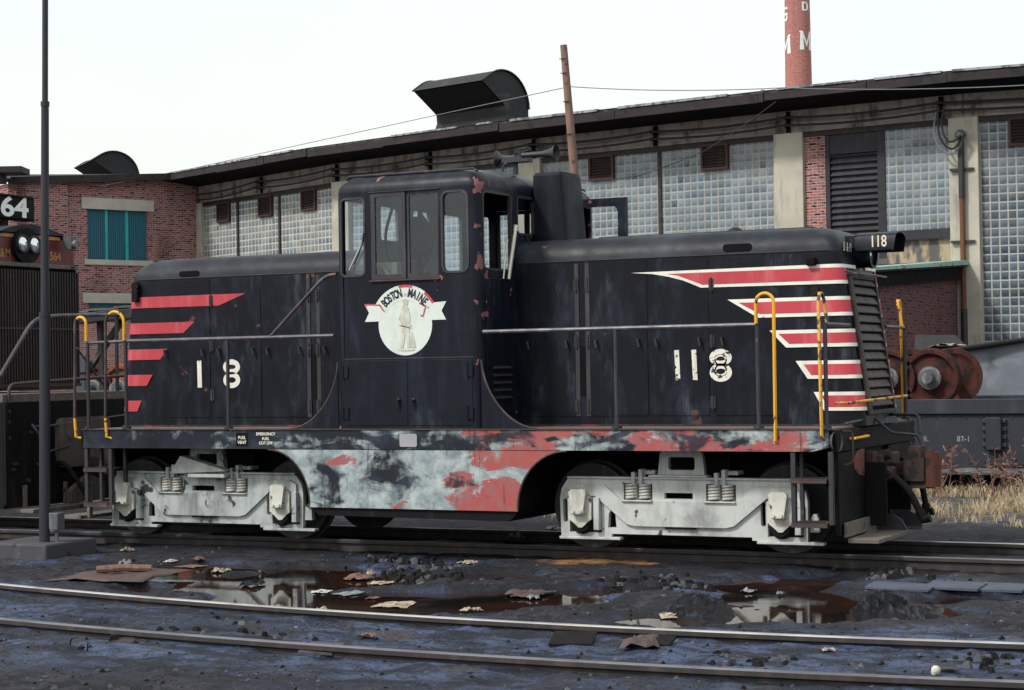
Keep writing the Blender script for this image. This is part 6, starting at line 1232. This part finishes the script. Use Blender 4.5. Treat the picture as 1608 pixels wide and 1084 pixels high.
# ------------------------------------------------------------------ flatcar with wheelsets
FY = 9.55
fc = thing('flatcar', 'black riveted flatcar loaded with rusty wheelsets, beyond the dry grass', 'flatcar', (-3, 11, 0))
b = MB(); b.box((-18.0, FY+0.001, 1.06), (8.6, FY+2.9, 1.12)); b.build('deck', M['plank'], fc)
for y0, y1 in ((FY-0.06, FY), (FY+2.9, FY+2.96)):
    b = MB(); b.prism([(-18.0, 1.02), (-18.0, 0.62), (-13, 0.20), (2.6, 0.20), (8.6, 0.62), (8.6, 1.02)], XZ, y0, y1); sd = b.build('side_girder', M['flatcar'], fc)
    b = MB(); b.box((-18.0, y0-0.05, 1.021), (8.6, y1+0.02, 1.235)); b.build('top_stringer', M['flatcar'], sd, bevel=0.008)
    b = MB(); yy = y0-0.012
    for i in range(120): b.box((-17.8+i*0.22, yy, 0.955), (-17.776+i*0.22, yy+0.0115, 0.979))
    for i in range(86): x = 2.5 - i*0.18; b.box((x, yy, 0.25), (x+0.024, yy+0.0115, 0.274))
    for i in range(26): x = 2.7 + i*0.22; z = 0.26 + (x-2.6)*0.07; b.box((x, yy, z), (x+0.024, yy+0.0115, z+0.024))
    b.build('rivet_bolt_heads', M['flatcar'], sd)
    for x in (2.16, 3.52, 5.1, 0.4, -2.0):
        b = MB(); b.box((x-0.11, y0-0.11, 0.50), (x+0.11, y0-0.001, 0.97))
        for i in range(4):
            for sx_s in (-1, 1): b.box((x+sx_s*0.125-0.045, y0-0.05, 0.54+i*0.115), (x+sx_s*0.125+0.045, y0-0.001, 0.60+i*0.115))
        b.build('stake_pocket', M['flatcar'], sd, bevel=0.008)
b = MB()
for s, x in (('IL', 2.52), ('82-1', 3.07), ('4', 3.95)): b.text(s, lambda u, v, x=x: (x+u, FY-0.064, 0.62+v), 0.115, 0, 0.0, sx=0.95)
b.build('lettering', M['stencil'], fc, recalc=False)
b = MB(); b.box((4.9, FY+0.1, 0.35), (7.1, FY+0.2, 0.75)); b.box((4.9, FY+2.7, 0.35), (7.1, FY+2.8, 0.75))
for x in (5.1, 6.9):
    for yy, s in ((10.25, 1), (11.755, -1)): b.lathe([(0, 0.1), (0.0, 0.42), (0.1, 0.424), (0.13, 0.45), (0.13, 0.1)], (x, yy-0.06*s, 0.42), (0, s, 0), 28)
b.build('truck', M['dark'], fc)
b = MB(); b.box((4.02, FY+0.05, 0.22), (4.22, FY+0.12, 0.46)); b.build('step', M['grimyyellow'], fc, bevel=0.01)
WS = []
def wheelset(o_):
    R0 = 0.425
    b = MB(); b.cyl((0, -1.03, R0), (0, -0.80, R0), 0.085, n=18); b.cyl((0, -0.80, R0), (0, 0.80, R0), 0.085, n=14); b.cyl((0, 0.80, R0), (0, 1.03, R0), 0.085, n=18); b.lathe([(0, 0.03), (0.004, 0.025), (-0.02, 0.015)], (0, -1.031, R0), (0, -1, 0), 10); b.build('axle', M['hubgrey'], o_, local=True)
    for s in (-1, 1):
        b = MB(); b.lathe([(0.02, 0.09), (0.0, 0.17), (0.02, 0.19), (0.055, 0.24), (0.055, 0.32), (0.02, 0.355), (0.0, 0.365), (0.0, 0.418), (0.095, 0.422), (0.108, 0.45), (0.13, 0.448), (0.132, 0.37), (0.10, 0.33), (0.09, 0.24), (0.13, 0.16), (0.13, 0.09)], (0, s*0.83, R0), (0, -s, 0), 48)
        w = b.build('wheel', M['rust'], o_, local=True)
        b = MB(); b.lathe([(0, 0.12), (0.03, 0.175), (0.032, 0.15), (0.05, 0.13), (0.05, 0.088)], (0, s*0.832, R0), (0, s, 0), 28); b.build('hub', M['hubgrey'], w, local=True)
for u, lab, orange in ((1460, 'rusty red wheelset with grey hub, on the black flatcar right of the yellow grab iron', False), (1393, 'rusty wheelset mostly hidden behind the front end of the black switcher', False), (186, 'bright orange rusty wheelset seen between the handrails at the left of the switcher', True), (146, 'dark rusty wheelset at the far left end of the flatcar load', False)):
    P = at(u, 600, 'Y', FY + 0.55)
    o = thing('wheelset', lab, 'wheelset', (float(P[0]), FY+1.40, 1.1205), 0, 'wheelsets on the flatcar')
    wheelset(o)
    if orange:
        for c in o.children:
            if c.name.startswith('wheel'): c.data.materials[0] = M['orangerust']
# ------------------------------------------------------------------ shed with canvas side behind the flatcar
sh_ = thing('canvas_shed', 'low shed with tar-paper roof and grey canvas side behind the wheelsets', 'shed', (3.5, 15.5, 0))
YF = 14.6
pL, pR = at(1441, 557, 'Y', YF), at(1608, 532, 'Y', YF); k_ = (pR[2]-pL[2])/(pR[0]-pL[0]); XR = 8.5; zR = pL[2]+k_*(XR-pL[0])
b = MB(); N = 40; rows = []
for j in range(9):
    rows.append([(pL[0]+(XR-pL[0])*i/N, YF + 0.05*math.sin(i*0.55+j*0.7)*(0.3+0.7*(1-abs(j-5)/5)) + 0.045*fbm(np.array([i*0.35]), np.array([j*0.8]), 1.0, 3, 9)[0], (pL[2]+k_*(XR-pL[0])*i/N - 0.03)*j/8 + 0.05*(1-j/8)) for i in range(N+1)])
vs = [p for r_ in rows for p in r_]; b.add(vs, [(j*(N+1)+i, j*(N+1)+i+1, (j+1)*(N+1)+i+1, (j+1)*(N+1)+i) for j in range(8) for i in range(N)], 0, True); b.build('canvas_side', M['canvas'], sh_, recalc=False)
q1 = at(1437, 526, 'Y', YF+2.2); q2 = at(1500, 526, 'Y', YF+2.2); q3 = at(1524, 550, 'Y', YF+0.1)
b = MB(); top = [(pL[0]-0.1, YF-0.12, pL[2]), (XR, YF-0.12, zR), (XR, YF+2.3, zR-0.22), (pL[0]-0.1, YF+2.3, pL[2]-0.22)]
b.add(top + [(x, y, z-0.07) for x, y, z in top], [(0,1,2,3), (7,6,5,4)] + [(i, (i+1) % 4, 4+(i+1) % 4, 4+i) for i in range(4)]); b.build('roof', M['tarpaper'], sh_)
b = MB(); top = [tuple(np.array(pL)+np.array([-0.05, -0.05, 0.012])), tuple(q3), tuple(q2), tuple(q1)]
b.add(top + [(x, y, z-0.12 if i_ < 2 else pL[2]-0.2) for i_, (x, y, z) in enumerate(top)], [(0,1,2,3), (7,6,5,4)] + [(i, (i+1) % 4, 4+(i+1) % 4, 4+i) for i in range(4)]); b.build('sloping_hatch', M['tarpaper'], sh_)
b = MB(); b.add([(pL[0], YF, 0), (pL[0], YF+2.2, 0), (q1[0]+0.12, YF+2.18, q1[2]-0.08), (pL[0], YF, pL[2]-0.08)], [(0,1,2,3)]); b.build('end_wall', M['tarpaper'], sh_, recalc=False)
b = MB(); b.tube([(pL[0]-0.1, YF-0.14, pL[2]-0.02), (XR, YF-0.14, zR-0.02)], 0.035, 6); b.build('roof_edge', M['tarpaper'], sh_)
# ------------------------------------------------------------------ black work frame with brace at left
wf = thing('work_frame', 'dark timber frame with board roof and diagonal brace at far left behind the handrails', 'frame', (-12.5, 8.2, 0))
DW = 33.0
def dq(u, v, D=DW): return Vector(atd(u, v, D))
b = MB(); a, c = dq(108, 503), dq(262, 488); b.obox((a+c)/2, (c-a)/2, tuple(0.35*np.array([*f3, 0])), (0, 0, 0.085)); b.build('roof_beam', M['iron'], wf, bevel=0.01)
b = MB(); rs = random.Random(3)
for i in range(6):
    p_ = a.lerp(c, 0.14+i*0.15); b.obox(p_ + Vector((0, 0, 0.11+0.015*(i % 2))), tuple(0.17*np.array([*r3, 0.05])), tuple(0.3*np.array([*f3, 0])), (0, 0, 0.018))
b.build('roof_boards', M['plank'], wf, bevel=0.004)
for (u0, v0, u1, v1, nm) in ((157, 500, 166, 640, 'post'), (196, 497, 142, 578, 'brace'), (128, 560, 128, 640, 'post'), (258, 500, 262, 640, 'post')):
    b = MB(); p0, p1 = dq(u0, v0), dq(u1, v1)
    if nm == 'post': p1.z = -0.1 if u0 != 128 else p1.z
    b.tube([p0, p1], 0.062, 4); b.build(nm, M['iron'], wf)
b = MB(); P = dq(126, 572); b.obox(P, tuple(0.13*np.array([*r3, 0])), tuple(0.13*np.array([*f3, 0])), (0, 0, 0.16)); b.obox(P-Vector((0,0,1.0)), tuple(0.10*np.array([*r3, 0])), tuple(0.10*np.array([*f3, 0])), (0, 0, 0.84)); b.build('winch_box', M['hubgrey'], wf, bevel=0.02)
# ------------------------------------------------------------------ black lamp pole on its slab
lp_ = thing('lamp_pole', 'tall black steel pole on an oily concrete block at the left of the picture', 'pole', (-3.87, -2.42, -0.13))
b = MB(); b.box((-4.41, -2.70, -0.16), (-3.59, -1.88, 0.055)); b.build('concrete_base', M['slab'], lp_, bevel=0.02)
pz = at(70, 851, 'Z', 0.055); px_, py_ = float(pz[0]), float(pz[1])
zc = float(atd(70, 495, float((pz-CAM_POS) @ CAM_F))[2])
b = MB(); DP = float((pz-CAM_POS) @ CAM_F); ptp = atd(71, -60, DP)
def pp(z): f = (z-0.055)/(ptp[2]-0.055); return (px_+(ptp[0]-px_)*f, py_+(ptp[1]-py_)*f, z)     # the pole leans a little
b.cyl(pp(0.055), pp(zc), 0.056, n=18); b.cyl(pp(zc-0.02), pp(zc+0.03), 0.060, n=18); b.cyl(pp(zc+0.03), pp(zc+2.2), 0.044, 0.040, n=18); b.cyl(pp(zc+2.2), pp(7.5), 0.031, n=16); b.cyl(pp(zc+2.19), pp(zc+2.24), 0.046, n=16); b.build('shaft', M['poleblack'], lp_)
b = MB(); b.box((px_+0.075, py_-0.02, 0.18), (px_+0.19, py_+0.10, 0.36)); b.cyl((px_+0.13, py_+0.04, 0.055), (px_+0.13, py_+0.04, 0.18), 0.022, n=8); b.build('junction_box', M['hubgrey'], lp_, bevel=0.008)
# ------------------------------------------------------------------ dry grass and weeds
k = NT('straw'); c = k.co('Object'); oi = k.noise(c, 3.5, 4); col = k.mix(k.ramp(oi, 0.35, 0.65), (0.30, 0.235, 0.145), (0.46, 0.38, 0.26)); col = k.mix(k.ramp(k.noise(c, 1.1, 4), 0.60, 0.70), col, (0.22, 0.15, 0.08)); k.set('Base Color', col); k.set('Roughness', 0.8); k.set('Specular IOR Level', 0.2); M['straw'] = k.mat
rs = np.random.RandomState(5); V = []; F = []
def blades(n, x0, x1, y0, y1, hmin, hmax, thr, seed):
    cnt = 0
    while cnt < n:
        x, y = rs.uniform(x0, x1), rs.uniform(y0, y1)
        d = fbm(np.array([x]), np.array([y]), 0.9, 3, seed)[0] + 0.35*fbm(np.array([x]), np.array([y]), 4, 2, seed+5)[0]
        if d < thr + rs.uniform(-0.05, 0.1): continue
        cnt += 1; z = float(ground_z(np.array([x]), np.array([y]), False)[0][0]); h = rs.uniform(hmin, hmax)*(0.7+0.9*max(0, d-thr)); a = rs.uniform(0, 6.28); w = rs.uniform(0.004, 0.009); ln = rs.uniform(0.1, 0.9)*h; da = rs.uniform(0, 6.28)
        ux, uy = w*math.cos(a), w*math.sin(a); dx, dy = ln*math.cos(da), ln*math.sin(da); o = len(V)
        V.extend([(x-ux, y-uy, z-0.02), (x+ux, y+uy, z-0.02), (x+dx*0.4+ux*0.8, y+dy*0.4+uy*0.8, z+h*0.6), (x+dx*0.4-ux*0.8, y+dy*0.4-uy*0.8, z+h*0.6), (x+dx, y+dy, z+h)])
        F.append((o, o+1, o+2, o+3)); F.append((o+3, o+2, o+4))
blades(7500, 0.8, 8.5, 5.0, 9.6, 0.05, 0.17, 0.0, 3); blades(1500, -1, 8.5, 3.6, 5.4, 0.04, 0.12, 0.06, 13); blades(700, 1.5, 8.5, 8.8, 9.9, 0.12, 0.32, 0.04, 23)
me2 = bpy.data.meshes.new('dry_grass'); me2.from_pydata(V, [], F); me2.materials.append(M['straw']); me2.update(); gob = bpy.data.objects.new('dry_grass', me2); COL.objects.link(gob); tag(gob, 'patch of dry straw-coloured grass between the switcher and the flatcar', 'grass', kind='stuff')
# reddish dead weeds by the coupler
b = MB(); rs2 = random.Random(8)
for i in range(26):
    x, y = 3.3 + rs2.uniform(-0.5, 1.1), 7.9 + rs2.uniform(-0.7, 0.7); p = Vector((x, y, -0.1)); h = rs2.uniform(0.3, 0.75); d = Vector((rs2.uniform(-0.3, 0.3), rs2.uniform(-0.2, 0.2), h)); b.tube([p, p+d*0.5+Vector((0.02,0,0)), p+d], 0.006, 4, radii=[0.008, 0.006, 0.003])
    for j in range(14):
        q = p + d*rs2.uniform(0.45, 1.0); e2 = Vector((rs2.uniform(-1, 1), rs2.uniform(-1, 1), rs2.uniform(-0.3, 1)))*0.07; s2 = Vector((rs2.uniform(-1, 1), rs2.uniform(-1, 1), rs2.uniform(-1, 1)))*0.018; b.add([q, q+e2+s2, q+e2*1.5, q+e2-s2], [(0,1,2,3)])
tag(b.build('dead_weeds', paint('weed_brown', (0.13, 0.062, 0.055), (0.20, 0.11, 0.085), 0.4, 0.6, None, rough=0.9), recalc=False), 'clump of reddish dead weeds under the flatcar, right of the rusty coupler', 'weeds')
# ------------------------------------------------------------------ litter, rags, boards and stones
def gz(x, y): return float(ground_z(np.array([float(x)]), np.array([float(y)]))[0][0])
def crumple(u, v, name, label, cat, mat, lx, ly, hh, seed, rz=0.0, fold=0.0, group=None, n=13, lift=0.0, thick=0.0):
    P = at(u, v, 'Z', -0.12); x0, y0 = float(P[0]), float(P[1]); z0 = max(gz(x0, y0), ZW) + 0.004 + lift
    rs = random.Random(seed); b = MB(); vs = []; c_, s_ = math.cos(rz), math.sin(rz)
    for j in range(n):
        for i in range(n):
            a, c = 2*i/(n-1)-1, 2*j/(n-1)-1
            px, py = a*lx/2, c*ly/2
            w = 1 + 0.28*mnoise.noise(Vector((a*1.3+seed, c*1.3, seed*0.7)))
            q = mnoise.noise(Vector((a*1.6+seed*3.1, c*1.6+seed, 0.3))) + 0.6*mnoise.noise(Vector((a*3.7+seed, c*3.7, 4.2))); r2 = max(0, 1-(a*a+c*c)*0.55)
            z = hh*(0.25 + abs(q)*1.1)*(0.35+0.65*r2) + (hh*0.9*fold*max(0, a-0.2) if fold else 0)
            X, Y = px*w + 0.12*lx*q*c, py*w + 0.12*ly*q*a
            vs.append((x0 + X*c_ - Y*s_, y0 + X*s_ + Y*c_, z0 + z))
    b.add(vs, [(j*n+i, j*n+i+1, (j+1)*n+i+1, (j+1)*n+i) for j in range(n-1) for i in range(n-1)], 0, False)
    o = b.build(name, mat, recalc=False); tag(o, label, cat, group)
    if thick: md = o.modifiers.new('thick', 'SOLIDIFY'); md.thickness = thick
    return o
M['paperw'] = paint('paper_white', (0.48, 0.48, 0.43), (0.26, 0.26, 0.24), 0.42, 0.66, (0.06, 0.055, 0.055), 0.56, 0.66, 14, 0.8, streak=(8,8,8))
M['papertan'] = paint('paper_tan', (0.38, 0.32, 0.24), (0.20, 0.15, 0.11), 0.42, 0.66, (0.05, 0.042, 0.04), 0.56, 0.66, 12, 0.8, streak=(8,8,8))
M['paperbrown'] = paint('paper_brown', (0.14, 0.075, 0.058), (0.21, 0.14, 0.11), 0.45, 0.7, (0.04, 0.03, 0.03), 0.56, 0.66, 12, 0.8, streak=(8,8,8))
M['cardbrown'] = paint('wet_cardboard', (0.085, 0.055, 0.052), (0.06, 0.045, 0.046), 0.42, 0.62, (0.04, 0.03, 0.03), 0.62, 0.70, 6, 0.7, streak=(3,3,3))
M['papergrey'] = paint('paper_grey', (0.21, 0.23, 0.25), (0.12, 0.13, 0.15), 0.45, 0.7, None, rough=0.6, streak=(8,8,8))
M['plasticblack'] = paint('black_plastic', (0.006, 0.0065, 0.009), (0.030, 0.036, 0.055), 0.52, 0.70, None, rough=0.40, spec=0.14, streak=(6,6,6))
M['planksgrey'] = paint('grey_boards', (0.062, 0.076, 0.108), (0.04, 0.048, 0.068), 0.45, 0.7, (0.05, 0.05, 0.06), 0.64, 0.70, 4, 0.7, streak=(2,9,9))
for i, (u, v, nm, lab, cat, mt, lx, ly, hh, rz) in enumerate((
    (200, 868, 'rag', 'cream crumpled rag lying alone between the pole base and the puddle', 'rag', 'papertan', .17, .20, .06, .2),
    (196, 888, 'paper_scrap', 'pale blue-grey crumpled paper standing behind the brown cardboard', 'paper', 'papergrey', .16, .22, .08, .6),
    (268, 884, 'paper_scrap', 'pale paper scrap at the left end of the litter in the big puddle', 'paper', 'paperw', .14, .24, .03, .3),
    (300, 886, 'paper_scrap', 'long pinkish paper strip floating at the back of the big puddle', 'paper', 'paperbrown', .34, .35, .02, -.2),
    (312, 882, 'paper_scrap', 'small reddish paper twist beside the long strip in the puddle', 'paper', 'paperbrown', .12, .2, .06, .9),
    (347, 894, 'paper_scrap', 'tan crumpled paper alone at the middle of the puddle back edge', 'paper', 'papertan', .20, .30, .05, .1),
    (395, 915, 'plastic_scrap', 'dark crinkled plastic sticking out of the puddle between reflections', 'plastic', 'plasticblack', .28, .45, .06, .4),
    (505, 925, 'paper_scrap', 'white paper pulp floating in the puddle, in front of the left truck', 'paper', 'paperw', .22, .30, .02, .3),
    (548, 928, 'paper_scrap', 'grey-white wet paper beside the brown bag in the puddle', 'paper', 'papergrey', .26, .4, .025, -.3),
    (505, 955, 'paper_scrap', 'small white scrap at the front edge of the puddle, next to the shiny rail', 'paper', 'paperw', .12, .16, .05, .5),
    (562, 905, 'paper_bag', 'torn brown paper bag with a raised white flap at the puddle edge', 'bag', 'paperbrown', .30, .5, .06, .3),
    (582, 902, 'paper_flap', 'upright cream flap of paper on the torn brown bag', 'paper', 'papertan', .12, .16, .10, .8),
    (600, 912, 'paper_scrap', 'pale flat paper right of the torn brown bag', 'paper', 'papertan', .24, .35, .03, -.2),
    (585, 935, 'paper_scrap', 'pink-brown scrap in front of the torn brown bag', 'paper', 'paperbrown', .12, .22, .02, .1),
    (622, 945, 'wet_paper', 'big tan sheet of soaked paper lying in the puddle, left of the cream scrap', 'paper', 'papertan', .42, .62, .02, .2),
    (740, 955, 'paper_scrap', 'cream bow-shaped scrap at the right end of the big puddle', 'paper', 'papertan', .22, .14, .05, .1),
    (735, 885, 'rag', 'tan rag on the dry dirt in front of the patchy tank', 'rag', 'papertan', .26, .26, .05, -.3),
    (828, 930, 'wet_paper', 'heap of reddish soggy paper at the right end of the puddle', 'paper', 'cardbrown', .50, .70, .06, .1),
    (838, 936, 'paper_scrap', 'small whitish bit on the front of the soggy heap', 'paper', 'papergrey', .13, .2, .05, .7),
    (870, 833, 'paper_scrap', 'cream paper scrap beyond the rail, left of the right truck', 'paper', 'papertan', .20, .2, .06, .1),
    (858, 858, 'paper_scrap', 'bluish paper bits on the rail below the tank end', 'paper', 'papergrey', .16, .2, .03, .2),
    (1053, 962, 'paper_scrap', 'flat cream paper left of the smaller black plastic heap', 'paper', 'papertan', .20, .55, .03, .4),
    (1175, 925, 'paper_scrap', 'grey glinting scrap between the two black plastic heaps', 'paper', 'papergrey', .16, .25, .04, .1),
    (578, 1007, 'can', 'crushed rusty can lying against the dull front rail', 'can', 'paperbrown', .16, .10, .06, .2),
    (1300, 1030, 'paper_scrap', 'tan scrap between the front rails, left of the white cup', 'paper', 'papertan', .12, .14, .03, .4),
    (265, 953, 'paper_scrap', 'thin straw-coloured strip on the dirt between the front rails at left', 'paper', 'papertan', .28, .12, .015, .05),
    (1225, 930, 'stone', 'small pale stone at the far edge of the right puddle', 'stone', 'papergrey', .07, .12, .05, .05),
    (845, 951, 'stone', 'dark lump beside the shiny rail right of the puddle', 'stone', 'dark', .08, .12, .05, .05))):
    crumple(u, v, nm, lab, cat, M[mt], lx*0.72, ly*0.66, hh*0.9, i*1.37+0.5, rz)
crumple(200, 908, 'cardboard_sheet', 'large brown wet cardboard sheet with curled back edge, left of the puddle', 'cardboard', M['cardbrown'], 0.86, 1.0, 0.05, 2.2, 0.15, n=11, thick=0.006)
b = MB(); P, P2_ = at(152, 895, 'Z', -0.03), at(238, 893, 'Z', -0.03); b.tube([tuple(P), tuple((P+P2_)/2 + np.array([0, 0, 0.015])), tuple(P2_)], 0.035, 8); tag(b.build('cardboard_roll', M['paperbrown']), 'rolled reddish edge of cardboard along the back of the brown sheet', 'cardboard')
def heap(u, v, label, w, dpt, h, seed):
    P = at(u, v, 'Z', -0.13); b = MB(); n = 34; vs = []
    for j in range(n):
        for i in range(n):
            a, c = 2*i/(n-1)-1, 2*j/(n-1)-1; r_ = math.sqrt(a*a+c*c)
            q1_ = 1-abs(mnoise.noise(Vector((a*2.3+seed, c*2.3, 0.2))))*2.2; q2_ = 1-abs(mnoise.noise(Vector((a*5.3+seed, c*4.7, 3.2))))*2.4; q3_ = mnoise.noise(Vector((a*11+seed, c*11, 7)))
            e_ = max(0.0, 1-(r_*(1+0.25*mnoise.noise(Vector((a+seed, c, 9)))))**2.2)
            z = ZW - 0.02 + h*e_*(0.40 + 0.40*q1_ + 0.26*q2_ + 0.03*q3_)
            da, db = a*w/2*(1+0.12*q2_*e_), c*dpt/2*(1+0.12*q1_*e_)
            vs.append((P[0]+da*rt2[0]+db*fw2[0], P[1]+da*rt2[1]+db*fw2[1], z))
    b.add(vs, [(j*n+i, j*n+i+1, (j+1)*n+i+1, (j+1)*n+i) for j in range(n-1) for i in range(n-1)])
    return tag(b.build('plastic_heap', M['plasticblack'], recalc=False), label, 'plastic')
heap(1098, 958, 'smaller heap of shiny black plastic sheeting at the left of the right puddle', 0.60, 1.2, 0.17, 4.3)
heap(1390, 960, 'larger heap of crumpled black plastic in the right puddle', 0.50, 1.0, 0.20, 9.1)
heap(1440, 967, 'low trailing end of black plastic right of the larger heap', 0.54, 0.9, 0.12, 12.7)
for u, v, lx, ly, rz, lab in ((1415, 925, .56, .22, -.12, 'left of three flat grey boards on the dirt at right, darkest and muddiest'), (1500, 926, .46, .26, -.10, 'middle grey board beside the right puddle, split from its neighbours'), (1563, 927, .50, .28, -.03, 'right end grey board, the palest of the three by the puddle')):
    P = at(u, v, 'Z', -0.10); b = MB(); z = gz(P[0], P[1]) + 0.012; c_, s_ = math.cos(rz), math.sin(rz); b.obox((P[0], P[1], z+0.004), (lx/2*c_, lx/2*s_, 0), (-ly/2*s_, ly/2*c_, 0.012), (0, 0, 0.012)); tag(b.build('flat_board', M['planksgrey'], bevel=0.004), lab, 'board', 'flat boards by the puddle')
for u, v, lx, ly, rz, lab, mt in ((900, 1010, .30, .34, .3, 'dark square board between the front rails in the middle', 'dark'), (505, 1026, .26, .2, .1, 'grey slate-like board in front of the dull rail at left', 'slab'), (1040, 1016, .15, .16, .1, 'dark flat block beside the crushed box between the front rails', 'dark')):
    P = at(u, v, 'Z', -0.11); b = MB(); z = gz(P[0], P[1]) + 0.02; c_, s_ = math.cos(rz), math.sin(rz); b.obox((P[0], P[1], z), (lx/2*c_, lx/2*s_, 0), (-ly/2*s_, ly/2*c_, 0.02), (0, 0, 0.010)); tag(b.build('board', M[mt], bevel=0.003), lab, 'board')
crumple(1008, 1020, 'crushed_box', 'crushed brown box between the front rails with a dark block beside it', 'box', M['cardbrown'], 0.24, 0.34, 0.11, 6.1, 0.3, n=7)
P = at(1468, 1058, 'Z', -0.09); b = MB(); b.lathe([(0, 0.022), (0.016, 0.028), (0.04, 0.029), (0.054, 0.019), (0.058, 0.006)], (P[0], P[1], gz(P[0], P[1])), (0.2, 0.1, 1), 16); tag(b.build('cup', M['paperw']), 'white rounded cup lying between the front rails at the right', 'cup')
crumple(1484, 1058, 'crushed_can', 'dark crushed can beside the white cup', 'can', M['iron'], 0.13, 0.12, 0.07, 9.3, 0.2, n=6)
crumple(812, 852, 'stone', 'grey stone behind the near rail below the patchy tank', 'stone', M['hubgrey'], 0.18, 0.22, 0.13, 3.3, 0.0, n=8)
crumple(1490, 545, 'rag', 'x', 'rag', M['paperw'], 0.55, 0.35, 0.07, 5.5) if False else None
b = MB(); Pq = at(1478, 546, 'Y', YF+0.5); vs = []
for j in range(7):
    for i in range(12):
        s, t = i/11, j/6; vs.append((Pq[0]-0.22+0.62*s + 0.03*math.sin(j*2.1+i), YF+0.35+0.4*t, pL[2]+0.035+0.02*s + 0.055*abs(math.sin(i*0.9+j*0.5))*math.sin(math.pi*s) + (q1[2]-pL[2])*0.25))
b.add(vs, [(j*12+i, j*12+i+1, (j+1)*12+i+1, (j+1)*12+i) for j in range(6) for i in range(11)]); tag(b.build('rag', M['papertan'], recalc=False), 'cream rag lying on the black tar-paper roof behind the wheelsets', 'rag')
# scattered clinker on the dirt
rs3 = random.Random(21); b = MB()
for i in range(3400):
    u = rs3.uniform(-20, 1640); v = rs3.uniform(862, 1100) if rs3.random() < 0.85 else rs3.uniform(815, 862)
    P = at(u, v, 'Z', -0.11); x, y = float(P[0]), float(P[1])
    if abs(abs(y)-0.7525) < 0.1 or min(abs(y-float(f_rail(x))), abs(y-float(f_rail(x))+1.5)) < 0.08: continue
    z = gz(x, y)
    if z < ZW + 0.004: continue
    r_ = 0.005 + 0.024*rs3.random()**4; m = [(rs3.uniform(.6, 1.2)) for _ in range(6)]
    b.add([(x+r_*m[0], y, z), (x, y+r_*m[1], z), (x-r_*m[2], y, z), (x, y-r_*m[3], z), (x+0.2*r_, y, z+r_*m[4]*0.8)], [(0,1,4),(1,2,4),(2,3,4),(3,0,4)], rs3.choice((0,0,0,1,1,2)))
for uc, vc, du, dv, nn in ((660, 900, 70, 16, 130), (1050, 918, 60, 12, 70), (1400, 902, 45, 10, 60), (1190, 1040, 110, 14, 22), (980, 915, 40, 8, 40), (610, 882, 60, 6, 40), (1560, 1040, 60, 18, 25), (360, 1000, 200, 25, 30)):
    for i in range(nn):
        P = at(rs3.gauss(uc, du*0.5), rs3.gauss(vc, dv*0.5), 'Z', -0.11); x, y = float(P[0]), float(P[1])
        if abs(abs(y)-0.7525) < 0.1 or min(abs(y-float(f_rail(x))), abs(y-float(f_rail(x))+1.5)) < 0.1: continue
        z = max(gz(x, y), ZW) - 0.006; r_ = rs3.uniform(0.018, 0.055); h_ = r_*rs3.uniform(0.5, 1.3); nn_ = 7
        ring = [(x + r_*rs3.uniform(.55, 1.2)*math.cos(6.28*q_/nn_), y + r_*rs3.uniform(.55, 1.2)*math.sin(6.28*q_/nn_), z) for q_ in range(nn_)]
        mid = [(x + (a_-x)*rs3.uniform(.45, .8), y + (c_-y)*rs3.uniform(.45, .8), z + h_*rs3.uniform(.6, 1.0)) for a_, c_, _ in ring]
        b.add(ring + mid + [(x, y, z + h_)], [(q_, (q_+1) % nn_, nn_+(q_+1) % nn_, nn_+q_) for q_ in range(nn_)] + [(nn_+q_, nn_+(q_+1) % nn_, 2*nn_) for q_ in range(nn_)], rs3.choice((0, 0, 0, 1)))
tag(b.build('clinker', [M['dark'], M['slab'], M['hubgrey']], recalc=False), 'loose black clinker lumps scattered over the oily yard dirt', 'clinker', kind='stuff')
q = MB(); q.tube([tuple(at(110, 1012, 'Z', -0.1)), tuple(at(112, 1003, 'Z', -0.02)), tuple(at(124, 1000, 'Z', 0.0)), tuple(at(138, 1010, 'Z', -0.03)), tuple(at(137, 1022, 'Z', -0.1))], 0.006, 5); tag(q.build('bent_wire', M['cable']), 'thin bent black wire sticking out of the dirt at bottom left', 'wire')
